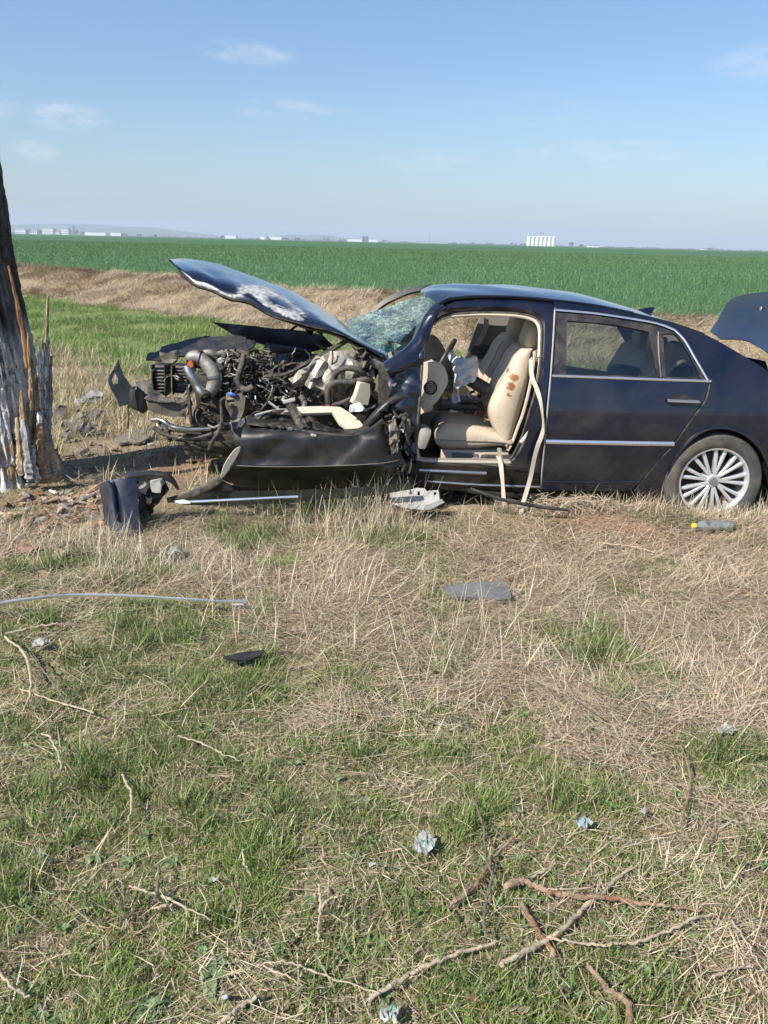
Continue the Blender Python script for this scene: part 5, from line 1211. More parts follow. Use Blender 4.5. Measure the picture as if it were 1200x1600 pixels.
# frame under the bonnet, rolled front edge
under = [[p + Vector((0, .03, -.035)) for p in r] for r in (rows[1], rows[3], rows[6], rows[9], rows[11])]
under = [r[6:] for r in under]
MB().grid(under).build('bonnet_frame', M['darkmetal'], bon, thick=.015)
MB().tube([r_ + Vector((0, -.002, -.008)) for r_ in rows[0][8:]], .005, 6, 1).build('bonnet_edge', M['darkmetal'], bon)
sheet('bonnet_flap', [(468, 500), (508, 504), (506, 513), (502, 524), (492, 516), (486, 527), (478, 517)], flat(5.9, .004, 480), M['darkmetal'], car, step=7, thick=.01, crumple=.05, freq=.08, seed=7)
T_('gas_strut', [(453, 517, 6.2), (475, 500, 6.3)], .010, 'darkmetal', 6, smooth=1)
T_('bonnet_hinge', [(598, 556, 5.7), (560, 560, 5.8), (520, 552, 5.95), (492, 535, 6.0)], [.018, .02, .015], 'darkmetal', 6, flat_=.5)
# ---- far wing and slam panel
sheet('far_wing', [(332, 503), (345, 504.5), (366, 506), (400, 510), (440, 513), (480, 518), (505, 524), (520, 540), (470, 552), (420, 540), (388, 531), (372, 527), (352, 515)], flat(6.85, -.001, 400, -.004, 520), M['paint_dirty'], car, step=9, thick=.012, crumple=.02, freq=.03, seed=5)
sheet('slam_panel', [(230, 555), (236, 551), (251, 545), (253, 539), (275, 536), (296, 530), (320, 526), (352, 524), (378, 525), (400, 534), (392, 546), (350, 548), (310, 552), (280, 556), (262, 558), (250, 563), (238, 562), (228, 563)], flat(6.35, -.0012, 300, -.012, 545), M['blackplastic'], car, step=6, thick=.012, crumple=.03, freq=.08, seed=6, ang=20)
sheet('headlamp_shell', [(248, 553), (282, 551), (278, 566), (270, 572), (252, 566)], flat(6.12), M['canister'], car, step=7, thick=.05, crumple=.05, freq=.1, seed=9)
# ---- radiator pack: frames with many fins
for (x0, x1, y0, y1, Y) in ((236, 262, 570, 619, 5.98), (268, 296, 571, 616, 6.08)):
    a, b = at(x0, y0, Y), at(x1, y1, Y); w, h = b.x - a.x, a.z - b.z; cx, cz = (a.x + b.x) / 2, (a.z + b.z) / 2
    rd = MB().box((cx, Y + .08, cz), (w, .12, h), (0, .04, 0), .01).build('radiator', M['blackplastic'], car)
    for k in range(9): MB().box((cx + .012, Y + .012, cz - h / 2 + h * (k + .5) / 9), (w * .72, .035, h / 9 * .30), (.3, .04 + .05 * math.sin(k * 2.1), .06 * math.sin(k * 1.7)), .002).build('radiator_fin', M['greyplastic' if k % 2 else 'canister'], rd)
    for s in (-1, 1): MB().box((cx + s * w * .44, Y - .002, cz), (w * .1, .05, h * 1.03), (0, .04, 0), .006).build('radiator_tank', M['blackplastic'], rd)
# ---- front bumper beam
mb = MB(); sheet('bumper_beam', [(231, 624), (250, 627), (270, 629), (297, 630), (298, 648), (290, 652), (262, 650), (240, 645), (232, 640)], flat(5.80, .0008, 260), M['canister'], car, step=6, thick=.09, crumple=.012, freq=.06, seed=10)
sheet('beam_flange', [(212, 598), (222, 595), (236, 593), (240, 608), (262, 620), (297, 624), (296, 631), (262, 629), (232, 625), (216, 618)], flat(5.83, 0, 0, -.004, 612), M['darkmetal'], car, step=7, thick=.02, crumple=.025, freq=.07, seed=13)
sheet('crash_box', [(213, 604), (226, 612), (231, 640), (224, 646), (215, 636), (211, 616)], flat(5.78, .003, 220), M['blackplastic'], car, step=6, thick=.1, crumple=.02, freq=.08, seed=14)
sheet('beam_bracket', [(281, 628), (296, 629), (298, 655), (290, 656), (284, 646)], flat(5.74), M['grime'], car, step=5, thick=.03, crumple=.03, freq=.1, seed=15)
sheet('torn_tab', [(290, 652), (294, 640), (299, 648), (300, 662), (291, 661)], flat(5.72), M['stick'], car, step=4, thick=.008, crumple=.03, freq=.12, seed=16)
T_('beam_post', [(294, 605, 5.74), (296, 630, 5.72), (299, 662, 5.72)], .014, 'grime', 6)
T_('bumper_tube', [(237, 656, 5.75), (250, 656, 5.72), (258, 660, 5.70), (267, 666, 5.70), (280, 669, 5.70), (300, 671, 5.72), (330, 670, 5.75)], .016, 'steel', 10)
T_('lower_hose', [(240, 668, 5.8), (262, 680, 5.78), (300, 684, 5.76), (340, 676, 5.75)], .02, 'rubber')
T_('lower_hose', [(250, 660, 5.9), (262, 674, 5.85), (266, 690, 5.82)], .018, 'rubber')
for k in range(4): T_('lower_grille_bar', [(250 + k * 3, 664 + k * 7, 5.95), (285, 668 + k * 7, 5.9), (330 - k * 6, 672 + k * 7, 5.92)], .009, 'grime', 6)
# ---- engine and what shuts the light out below it
B_('engine_block', 385, 612, 6.30, (.75, .62, .40), 'grime', (.0, -.06, .1), .04)
B_('cylinder_head', 400, 577, 6.28, (.66, .34, .15), 'grime', (.1, -.1, .1), .03)
B_('engine_cover', 470, 566, 6.5, (.5, .4, .06), 'darkmetal', (.15, .1, .2), .01)
B_('gearbox', 520, 650, 6.2, (.8, .5, .38), 'darkmetal', (0, .06, 0), .06)
B_('subframe', 405, 668, 6.3, (.85, 1.0, .10), 'grime', (0, .05, .12), .01)
B_('wheel_arch_liner', 560, 660, 5.95, (.6, .2, .55), 'blackplastic', (0, 0, .1), .05)
B_('cross_member', 335, 648, 6.15, (.30, .5, .12), 'grime', (0, .1, .15), .01)
B_('sump', 340, 690, 6.2, (.5, .4, .2), 'grime', (0, .1, .1), .05)
B_('battery_box', 450, 552, 6.7, (.4, .3, .12), 'darkmetal', (0, .1, .1), .008)
B_('far_headlamp', 330, 566, 6.6, (.4, .25, .10), 'darkmetal', (0, .15, .2), .01)
# ---- alternator, pumps, pulleys of the engine's left side
for px, py, Y, r, d, mt in ((352, 590, 5.98, .07, .08, 'grime'), (368, 618, 5.98, .055, .07, 'castalu'), (398, 600, 5.95, .06, .08, 'grime'), (415, 575, 6.0, .05, .07, 'castalu'), (405, 630, 5.92, .065, .07, 'darkmetal'), (345, 560, 6.05, .04, .06, 'castalu'), (430, 612, 5.95, .05, .07, 'grime'), (378, 560, 6.05, .045, .05, 'castalu')):
    c = at(px, py, Y); pl_ = MB().lathe([(0, -.01), (r * .35, -.01), (r * .4, .0), (r * .8, .004), (r, -.008), (r, .012), (r * .9, .018), (r, .024), (r, .035), (r * .8, d), (0, d)], c, 'Y', 22, Matrix.Rotation(random.uniform(-.35, .35), 3, 'X') @ Matrix.Rotation(random.uniform(-.4, .4), 3, 'Z')).build('pulley', M[mt], car)
for k in range(110):
    px, py = random.uniform(335, 480), random.uniform(548, 640); Y = random.uniform(5.92, 6.15)
    if py < 560 and px < 350: continue
    B_('engine_bracket', px, py, Y, (random.uniform(.012, .07), random.uniform(.02, .06), random.uniform(.012, .06)), random.choice(('grime', 'grime', 'castalu', 'darkmetal', 'darkmetal', 'grime', 'blackplastic', 'canister')), (random.uniform(-.6, .6), random.uniform(-.6, .6), random.uniform(-.6, .6)), .005)
# ---- wiring loom and thin pipes
for k in range(60):
    px, py = random.uniform(345, 415), random.uniform(548, 612); Y = random.uniform(5.86, 6.0); L = []
    a = random.choice((random.uniform(-.5, .5), random.uniform(.9, 2.2)))
    for j in range(5):
        L.append((px, py, Y + random.uniform(-.03, .03))); a += random.uniform(-.7, .7); px += 13 * math.cos(a); py += 11 * math.sin(a)
        px = min(max(px, 338), 425); py = min(max(py, 546), 632)
    T_('cable', L, random.choice((.004, .005, .007, .009)), random.choice(('rubber', 'rubber', 'castalu', 'rubber', 'darkmetal', 'grime', 'grime')), 6)
for k in range(22):
    px, py = random.uniform(405, 500), random.uniform(585, 650); Y = random.uniform(5.7, 5.95); L = []; a = random.uniform(-.6, .6)
    for j in range(4):
        L.append((px, py, Y + random.uniform(-.04, .04))); a += random.uniform(-.6, .6); px += 15 * math.cos(a); py += 12 * math.sin(a)
    T_('cable', L, random.choice((.005, .007, .011)), random.choice(('rubber', 'rubber', 'darkmetal', 'grime', 'steel')), 6)
for k in range(14):
    px, py = random.uniform(600, 640), random.uniform(640, 735); Y = random.uniform(4.95, 5.1); L = []; a = random.uniform(.6, 2.4)
    for j in range(4):
        L.append((px, py, Y + random.uniform(-.03, .03))); a += random.uniform(-.6, .6); px += 9 * math.cos(a); py += 13 * math.sin(a)
    T_('cable', L, random.choice((.004, .006, .009)), random.choice(('rubber', 'rubber', 'blackplastic', 'palegrey')), 6)
# ---- charge-air pipes at the nose
T_('intake_pipe', [(296, 562, 5.86), (300, 558, 5.86), (310, 558, 5.86), (320, 566, 5.85), (331, 578, 5.84), (336, 592, 5.83), (332, 606, 5.83), (323, 617, 5.83)], [.036, .046, .050, .050, .054, .056, .052, .046], 'castalu', 18)
T_('intake_pipe', [(292, 572, 5.80), (296, 582, 5.79), (302, 592, 5.78), (308, 603, 5.78), (314, 612, 5.77), (320, 618, 5.77)], [.036, .040, .036, .034, .036, .038], 'steel', 16)
c = at(321, 620, 5.745); dirp = (at(324, 626, 5.70) - c).normalized(); q = dirp.to_track_quat('Z', 'Y').to_matrix()
MB().lathe([(.030, -.03), (.044, -.03), (.046, 0), (.044, .022), (.036, .024), (.032, 0), (.030, -.03)], c, 'Z', 22, q).build('pipe_mouth', M['grime'], car)
MB().lathe([(0, -.02), (.024, -.02), (.026, .012), (.014, .02), (0, .02)], at(298, 569, 5.79), 'Y', 14).build('orange_connector', M['orange'], car)
for f in ((311, 559, 5.86, .2), (334, 588, 5.83, 1.35)):
    q = Matrix.Rotation(f[3], 3, 'Y') @ Matrix.Rotation(math.pi / 2, 3, 'Y'); MB().lathe([(.056, -.010), (.063, -.010), (.063, .010), (.056, .010)], at(f[0], f[1], f[2]), 'Z', 18, q, True).build('hose_clamp', M['steel'], car)
T_('air_duct', [(314, 553, 5.9), (326, 551, 5.9), (338, 555, 5.92), (350, 551, 5.95), (372, 549, 6.0)], [.022, .03, .024, .018], 'castalu', 10)
# ---- big hose, filler bottle, canister, dangling pipe
T_('coolant_hose', [(382, 553, 5.84), (379, 566, 5.82), (374, 582, 5.80), (372, 596, 5.79), (377, 606, 5.78), (386, 609, 5.76), (396, 604, 5.76)], .026, 'rubber', 12)
T_('coolant_hose', [(371, 549, 5.86), (382, 551, 5.84), (388, 558, 5.84), (384, 570, 5.84)], .02, 'rubber', 10)
sheet('washer_tank', [(354, 624), (362, 617), (378, 615), (384, 622), (382, 640), (376, 656), (364, 656), (357, 644)], flat(5.66), M['canister'], car, step=6, thick=.12, crumple=.03, freq=.08, seed=18)
MB().lathe([(0, -.010), (.040, -.010), (.044, 0), (.040, .011), (0, .014)], at(364, 617, 5.67), 'Z', 18, Matrix.Rotation(-.3, 3, 'X') @ Matrix.Rotation(.25, 3, 'Y')).build('tank_cap', M['blue'], car)
T_('dangling_pipe', [(352, 622, 5.62), (346, 626, 5.60), (346, 640, 5.60), (347, 655, 5.59), (345, 666, 5.59), (340, 678, 5.6), (333, 688, 5.6), (327, 702, 5.62)], [.013, .013, .013, .018, .014, .016], 'rubber', 8)
T_('thin_pipe', [(325, 664, 5.66), (334, 668, 5.64), (344, 664, 5.62), (360, 661, 5.62), (376, 655, 5.6)], .009, 'castalu', 6)
T_('thin_pipe', [(310, 640, 5.68), (306, 648, 5.66), (309, 660, 5.66), (318, 668, 5.66)], .009, 'grime', 6)
sheet('hanging_liner', [(358, 656), (372, 658), (385, 650), (384, 665), (381, 680), (377, 692), (370, 684), (364, 670)], flat(5.58, .003, 370), M['greyplastic'], car, step=6, thick=.012, crumple=.06, freq=.06, seed=19)
# ---- crumpled inner wing and strut tower
def tower(a, b): return at(a, b, 5.66 - .10 * math.sin(max(0, min(1, (a - 440) / 140)) * 3.14) - .07 * math.sin(max(0, min(1, (b - 545) / 80)) * 3.14))
sheet('strut_tower', [(448, 594), (468, 582), (490, 566), (506, 556), (528, 548), (550, 547), (566, 556), (578, 570), (582, 590), (577, 606), (560, 618), (545, 628), (520, 628), (510, 616), (488, 604), (462, 601)], tower, M['cream'], car, step=6.5, thick=.012, crumple=.12, freq=.034, seed=20, ang=10, jit=.45)
sheet('inner_wing', [(412, 584), (440, 572), (470, 566), (500, 552), (505, 560), (480, 580), (455, 594), (430, 592)], flat(5.80, .0005, 440), M['grime'], car, step=6, thick=.015, crumple=.10, freq=.06, seed=21, ang=25)
sheet('rust_plate', [(466, 594), (478, 591), (490, 594), (494, 601), (480, 604), (466, 602)], flat(5.56), M['rust'], car, step=5, thick=.008, crumple=.03, freq=.1, seed=22)
sheet('rust_plate', [(505, 640), (512, 628), (520, 634), (516, 644)], flat(5.5), M['rust'], car, step=5, thick=.008, crumple=.03, freq=.1, seed=23)
sheet('folded_sheet', [(545, 560), (556, 549), (562, 553), (572, 570), (578, 588), (566, 592), (556, 580), (548, 578)], flat(5.55, -.002, 560), M['grime'], car, step=4.5, thick=.01, crumple=.08, freq=.07, seed=24, ang=20)
sheet('folded_sheet', [(548, 541), (570, 545), (578, 556), (582, 574), (575, 582), (566, 562)], flat(5.52), M['darkmetal'], car, step=5, thick=.01, crumple=.08, freq=.08, seed=25, ang=20)
sheet('scuttle_panel', [(560, 556), (588, 552), (604, 562), (612, 580), (604, 596), (584, 590), (572, 575)], flat(5.65), M['grime'], car, step=6, thick=.02, crumple=.10, freq=.07, seed=26, ang=24)
B_('wiper_motor', 598, 606, 5.42, (.11, .1, .16), 'canister', (.1, .2, .2), .015)
B_('fuse_box', 604, 620, 5.36, (.10, .08, .13), 'blackplastic', (.2, .1, .3), .01)
B_('wiper_linkage', 588, 566, 5.6, (.12, .1, .06), 'castalu', (.3, .4, .2), .01)
T_('strut_rod', [(543, 531, 5.62), (516, 548, 5.6), (482, 566, 5.58), (448, 584, 5.6), (414, 588, 5.66)], [.018, .018, .014, .014], 'grime', 8)
T_('heater_hose', [(514, 630, 5.40), (512, 614, 5.38), (516, 602, 5.37), (530, 597, 5.36), (550, 597, 5.36), (572, 594, 5.38), (582, 602, 5.42), (586, 612, 5.46)], .024, 'rubber', 12)
T_('heater_hose', [(524, 612, 5.44), (521, 596, 5.42), (526, 582, 5.41), (540, 575, 5.40), (556, 577, 5.40), (566, 583, 5.42), (573, 592, 5.46)], .022, 'rubber', 12)
T_('drain_hose', [(516, 634, 5.40), (535, 628, 5.36), (552, 620, 5.34), (566, 608, 5.34), (576, 600, 5.36)], .012, 'rubber', 8)
T_('thin_pipe', [(519, 546, 5.5), (520, 560, 5.48), (518, 576, 5.48), (524, 590, 5.46)], .006, 'darkmetal', 6)
T_('thin_pipe', [(420, 628, 5.6), (432, 637, 5.56), (440, 642, 5.54)], .01, 'castalu', 6)
T_('thin_pipe', [(470, 618, 5.62), (476, 630, 5.6), (474, 640, 5.58)], .022, 'canister', 8)
# scattered torn scraps in the bay
for k in range(16):
    px, py = random.uniform(415, 500), random.uniform(595, 645); Y = random.uniform(5.55, 5.85); w, h = random.uniform(6, 18), random.uniform(5, 12)
    sheet('torn_scrap', [(px - w / 2, py), (px - w * .1, py - h / 2), (px + w / 2, py - h * .2), (px + w * .3, py + h / 2), (px - w * .3, py + h * .4)], flat(Y, random.uniform(-.006, .006), px, random.uniform(-.006, .006), py), M[random.choice(('grime', 'darkmetal', 'canister', 'blackplastic', 'cream', 'grime'))], car, step=5, thick=.008, crumple=.06, freq=.12, seed=40 + k, ang=20)
rs_ = random.Random(202)
for k in range(150):
    z_ = rs_.random()
    if z_ < .42: px, py, Y = rs_.uniform(336, 430), rs_.uniform(546, 640), rs_.uniform(5.80, 5.95)
    elif z_ < .75: px, py, Y = rs_.uniform(400, 520), rs_.uniform(575, 650), rs_.uniform(5.55, 5.8)
    elif z_ < .88: px, py, Y = rs_.uniform(236, 340), rs_.uniform(560, 680), rs_.uniform(5.78, 5.95)
    else: px, py, Y = rs_.uniform(575, 645), rs_.uniform(590, 740), rs_.uniform(4.98, 5.3)
    a = rs_.uniform(0, 3.1); L = rs_.uniform(2.5, 9); w = L * rs_.uniform(.2, .6); ca, sa = math.cos(a), math.sin(a)
    q = [(rs_.uniform(.7, 1.2) * L * u, rs_.uniform(.6, 1.3) * w * v) for u, v in ((-1, -.3), (-.2, -1), (.7, -.6), (1, .4), (.1, .9), (-.7, .7))]
    P0 = [at(px + u * ca - v * sa, py + u * sa + v * ca, Y + rs_.uniform(-.03, .03)) for u, v in q]; b0 = [p + Vector((0, .012, 0)) for p in P0]
    MB().grid([P0, b0], True, True).build('torn_scrap', M[rs_.choice(('grime', 'grime', 'darkmetal', 'darkmetal', 'canister', 'castalu', 'greyplastic', 'blackplastic', 'rubber', 'grime'))], car, smooth=False)
for k in range(70):
    z_ = rs_.random()
    if z_ < .5: px, py, Y = rs_.uniform(336, 425), rs_.uniform(546, 630), rs_.uniform(5.78, 5.92)
    elif z_ < .8: px, py, Y = rs_.uniform(400, 510), rs_.uniform(560, 640), rs_.uniform(5.5, 5.75)
    else: px, py, Y = rs_.uniform(240, 340), rs_.uniform(580, 690), rs_.uniform(5.7, 5.85)
    L = []; a = rs_.uniform(0, 6.28)
    for j in range(5):
        L.append((px, py, Y + rs_.uniform(-.02, .02))); a += rs_.uniform(-.9, .9); px += 6 * math.cos(a); py += 6 * math.sin(a)
    T_('wire', L, rs_.choice((.0025, .0035, .0045)), rs_.choice(('rubber', 'blackplastic', 'palegrey', 'castalu', 'grime', 'steel')), 5)
# ---- crumpled remains of the near wing before the hinge pillar
sheet('wing_remnant', [(574, 640), (586, 632), (596, 634), (592, 650), (582, 672), (570, 672)], flat(5.25), M['darkmetal'], car, step=6, thick=.02, crumple=.04, freq=.08, seed=27, ang=25)
T_('wing_edge', [(572, 668, 5.12), (586, 652, 5.10), (602, 636, 5.10), (616, 625, 5.12), (630, 620, 5.14)], [.03, .034, .03, .026], 'blackplastic', 10)
sheet('torn_pillar_skin', [(596, 650), (612, 632), (628, 640), (634, 668), (640, 700), (638, 728), (624, 742), (606, 744), (598, 720), (606, 690), (602, 668)], flat(5.05, .002, 620), M['paint_dirty'], car, step=5, thick=.012, crumple=.14, freq=.06, seed=28, ang=22)
sheet('torn_pillar_skin', [(606, 660), (616, 650), (624, 672), (622, 704), (612, 708), (608, 684)], flat(4.97), M['canister'], car, step=5, thick=.01, crumple=.06, freq=.08, seed=29, ang=22)

# ---- the front door, folded forward and dropped
def doorY(px, py):
    v = max(-.2, min(1.2, (py - 672) / 88)); h = max(0, min(1, (px - 345) / 290))
    y = (4.965 + .0007 * (729 - py) if py < 729 else 4.965 + .0042 * (py - 729)) + .03 * max(0, .12 - v) * 8 + .03 * max(0, abs((((px - 345) * .0085 + v * .9) % 1) * 2 - 1) - .72) * (1 if h > .5 else .35) + .16 * max(0, h - .86) ** 1 * 4 - .02 * h
    y += -.012 * math.exp(-((py - 729) / 2.2) ** 2) + .016 * math.exp(-((py - 735) / 4) ** 2)
    y += .03 * (float(fbm(px * .013, py * .016, 55)) - .5) + .008 * (abs(((px * .011 + py * .016) % 1) * 2 - 1) - .5)
    return y
def Dm(a, b): return at(a, b, doorY(a, b))
skin = cr((379, 672), (386, 661), (400, 662), (440, 668), (480, 675), (520, 680), (548, 681), (566, 677), (580, 671), (595, 660), (610, 644), (622, 630), (631, 622), n=4) + \
       cr((632, 640), (628, 665), (624, 690), (628, 712), (636, 726), (634, 736), (618, 746), (600, 752), n=4) + cr((560, 758), (520, 761), (470, 763), (420, 763), (380, 760), (352, 752), (347, 748), n=3) + cr((358, 736), (366, 722), (372, 705), (376, 688), n=3)
fdoor = sheet('front_door', skin, Dm, M['paint_dirty'], car, step=6.5, thick=.012, ang=40)
sheet('under_door_shade', [(300, 770), (350, 757), (420, 758), (520, 757), (600, 750), (645, 745), (650, 764), (600, 776), (520, 784), (430, 788), (350, 790)], flat(5.12), M['paint_dirty'], car, step=8, thick=.05, crumple=.03, freq=.03, seed=65)  # dark sheet added to stand for the shade below the torn door
# curled leading edge showing the pale inside
sheet('curled_edge', cr((346, 743), (350, 728), (358, 714), (368, 702), (376, 698), n=3) + cr((374, 706), (366, 720), (357, 733), (349, 746), n=3), flat(4.93, .002, 360), M['belt'], fdoor, step=5, thick=.01)
MB().tube([Dm(x, y) + Vector((0, -.006, .0)) for x, y in ((369, 727), (400, 728.5), (450, 729), (500, 728), (550, 726.5), (600, 723), (622, 719))], .0035, 8).build('door_crease', M['canister'], fdoor)
MB().tube([Dm(x, y) + Vector((0, .01, .0)) for x, y in ((386, 661), (440, 668), (480, 675), (520, 680), (548, 681), (566, 677), (580, 671), (595, 660), (610, 644))], [.012, .014, .014, .016, .018], 8).build('door_top_edge', M['blackplastic'], fdoor)
# top of the door: slot of the window with its seal, inner skin and beige lining behind
top0 = [(386, 661), (440, 668), (480, 675), (520, 680), (560, 677), (576, 668)]
MB().grid([[at(x, y, 5.03) for x, y in top0], [at(x, y - 8, 5.14) for x, y in top0], [at(x, y - 5, 5.17) for x, y in top0]]).build('window_channel', M['darkmetal'], fdoor, thick=.01)
sheet('broken_window_glass', [(392, 655), (410, 649), (450, 654), (500, 663), (538, 672), (520, 675), (470, 668), (430, 662)], flat(5.15, 0, 0, -.01, 662), M['glass_green'], fdoor, step=9, thick=.005)
for k in range(9):
    x = 415 + k * 13; B_('channel_clip', x, 664 + k * 2.0, 5.02, (.03, .02, .018), random.choice(('blackplastic', 'greyplastic')), (random.uniform(-.3, .3), .15, 0), .003, fdoor)
B_('pale_clip', 490, 680, 4.99, (.04, .02, .018), 'palegrey', (0, .2, 0), .006, fdoor)
lin_o = [(436, 643), (450, 638), (466, 635.5), (500, 634.5), (531, 635.5), (545, 644), (560, 655), (573, 672), (566, 677), (552, 676), (540, 668), (530, 661), (526, 655), (519, 644), (497, 645), (470, 646)]
sheet('door_lining', lin_o, flat(5.27, .0008, 500, -.006, 650), M['beige'], fdoor, step=7, thick=.02, ang=20)
sheet('lining_block', [(563, 598), (578, 600), (578.5, 616), (575, 633), (556, 632), (551, 630), (557, 618)], flat(5.28, .002, 565), M['beige'], fdoor, step=6, thick=.06, ang=20)
sheet('lining_block', [(548, 634), (560, 631), (572, 642), (560, 643), (547, 643)], flat(5.24), M['white'], fdoor, step=5, thick=.02, crumple=.03, freq=.08, seed=62)
MB().tube([at(450, 627, 5.12), at(456, 638, 5.11), at(464, 652, 5.08), at(474, 670, 5.05)], [.032, .034, .036, .038], 6, 3, .6).build('window_guide', M['grime'], fdoor)
MB().box(at(452, 626, 5.12), (.085, .05, .02), (0, -.25, .1), .006).build('guide_cap', M['palegrey'], fdoor)
sheet('inner_door_frame', [(386, 662), (384, 652), (400, 645), (430, 640), (445, 641), (435, 650), (410, 655), (396, 660)], flat(5.22), M['darkmetal'], fdoor, step=6, thick=.02, crumple=.03, freq=.06, seed=63)
T_('lining_edge', [(398, 649, 5.2), (424, 642, 5.22), (446, 640, 5.25), (470, 644, 5.26)], .007, 'palegrey', 6, fdoor)
T_('door_harness', [(612, 640, 5.05), (622, 652, 5.02), (628, 648, 5.03), (632, 664, 5.02), (634, 680, 5.0), (640, 694, 5.02)], .008, 'rubber', 6, fdoor)
sheet('lock_plate', [(632, 651), (640, 655), (642, 676), (638, 690), (634, 676)], flat(5.03), M['canister'], fdoor, step=5, thick=.02, crumple=.02, freq=.1, seed=64)
# ---- glass run and strip lying under the door (part of nothing now): things of their own below

# ================================================================== DEBRIS: every piece a thing
def piece(name, label, cat, outline, mapf, mat, **kw):
    o = sheet(name, outline, mapf, mat, None, **kw); return tag(o, label, cat)
def lay(h0=.01, tilt=0.0, x0=0, roll=0.0):
    def f(a, b):
        p = G(a, b); return p + Vector((0, 0, h0))
    return f
# torn bumper corner lying before the tree
bf = thing('bumper_fragment', 'broken navy bumper corner standing on the straw right of the tree', 'bumper fragment', G(200, 838))
face = cr((154, 757), (170, 750), (195, 747.5), (212, 747), n=3) + cr((215, 760), (216, 790), (220, 820), (222, 838), n=3) + cr((200, 838), (185, 836), (176, 832), n=2) + cr((163, 818), (160, 790), (156, 766), n=3)
sheet('bumper_skin', face, lambda a, b: at(a, b, 4.66 - .03 * math.sin((a - 154) / 66 * 3.14) + .10 * max(0, (175 - a) / 20) ** 1.5 - .0016 * (b - 790)), M['paint'], bf, step=5, thick=.015, ang=45)
MB().tube([at(x, y, 4.60 - .0016 * (y - 790)) for x, y in ((170, 752), (175, 765), (179, 790), (182, 815))], .008, 6).build('bumper_crease', M['paint'], bf)
sheet('bumper_moulding', cr((171.5, 751), (175, 750.5), (180, 780), (184, 815), n=3) + cr((180, 812), (176, 780), n=2), lambda a, b: at(a, b, 4.615 - .0016 * (b - 790)), M['blue_strip'] if 'blue_strip' in M else M['chrome'], bf, step=5, thick=.006)
sheet('bumper_return', cr((195, 747), (215, 743), (240, 742), (262, 745), (274, 753), (281, 765), n=3) + cr((277, 766), (268, 756), (255, 750), (236, 749), (216, 752), n=3), flat(4.75, .0015, 215), M['blackplastic'], bf, step=5, thick=.10)
sheet('bumper_inner', [(214, 752), (236, 749), (256, 752), (262, 765), (252, 782), (238, 796), (226, 830), (218, 820)], flat(4.86, .001, 230), M['blackplastic'], bf, step=7, thick=.03, crumple=.05, freq=.06, seed=70)
for (x0, x1, y0, y1, sd_) in ((216, 229, 751, 772, 71), (234, 252, 750, 770, 72)):
    sheet('foam_block', [(x0, y0 + 2), (x1 - 3, y0), (x1, y0 + 8), (x1 - 1, y1), (x0 + 4, y1 - 1), (x0 + 1, y1 - 8)], flat(4.77), M['palegrey'], bf, step=5, thick=.05, crumple=.008, freq=.12, seed=sd_)
# trim strips trailing to the right
def tube_thing(name, label, cat, pts, r, mat, seg=8, group=None, sm_=6, flat_=1.0):
    o = MB().tube(pts, r, seg, sm_, flat_).build(name, mat); return tag(o, label, cat, group)
tube_thing('bumper_strip', 'curved black rubber strip running from the bumper corner under the torn door', 'strip', [at(262, 782, 4.85), at(285, 776, 4.84), at(310, 768, 4.84), at(330, 757, 4.85), at(345, 747, 4.87)], [.018, .022, .026, .03, .03], M['rubber'], 8, None, 6, .6)
piece('window_glass', 'long dark green side window lying in the grass under the torn door', 'window glass', [(268, 785), (290, 776), (340, 768), (420, 766), (520, 764), (600, 758), (640, 754), (646, 764), (600, 772), (520, 780), (430, 787), (340, 790), (290, 789)], lambda a, b: at(a, b, 4.90 - .0006 * (b - 775)), M['glass_green'], step=14, thick=.006)
tube_thing('chrome_strip', 'bright chrome strip on the green glass under the torn door', 'strip', [at(274, 785, 4.74), at(320, 783, 4.74), at(380, 780, 4.74), at(430, 777.5, 4.75), at(466, 776, 4.76)], [.010, .009, .008, .009], M['chrome'], 8)
piece('white_shard', 'white plastic shard lying left of the chrome strip', 'shard', [(272, 783), (286, 781), (299, 784), (296, 787), (280, 787)], lambda a, b: at(a, b, 4.72), M['white'], step=5, thick=.006)
# plastic bracket under the sill
pb = piece('plastic_bracket', 'pale grey moulded plastic bracket under the open door sill', 'bracket', [(609, 769), (625, 764), (664, 763), (667, 767), (685, 766), (687, 780), (676, 788), (660, 796), (630, 793), (610, 786)], lambda a, b: at(a, b, 4.98 - .003 * (b - 780)), M['palegrey'], holes=[[(652, 768), (656, 768), (656, 774), (652, 774)], [(678, 769), (682, 769), (682, 773), (678, 773)]], step=6, thick=.025, crumple=.012, freq=.08, seed=74)
piece('plastic_strip', 'grey plastic strip lying against the moulded bracket', 'strip', [(664, 790), (690, 781), (695, 785), (672, 796), (662, 797)], lambda a, b: at(a, b, 4.86), M['palegrey'], step=5, thick=.02)
tube_thing('sill_strip', 'dark torn sill strip lying on the soil below the seat belts', 'strip', [at(735, 764, 4.95), at(775, 778, 4.90), at(820, 788, 4.87), at(860, 794, 4.86), at(888, 797, 4.85)], [.010, .013, .013, .009], M['blackplastic'], 8, None, 6, .5)
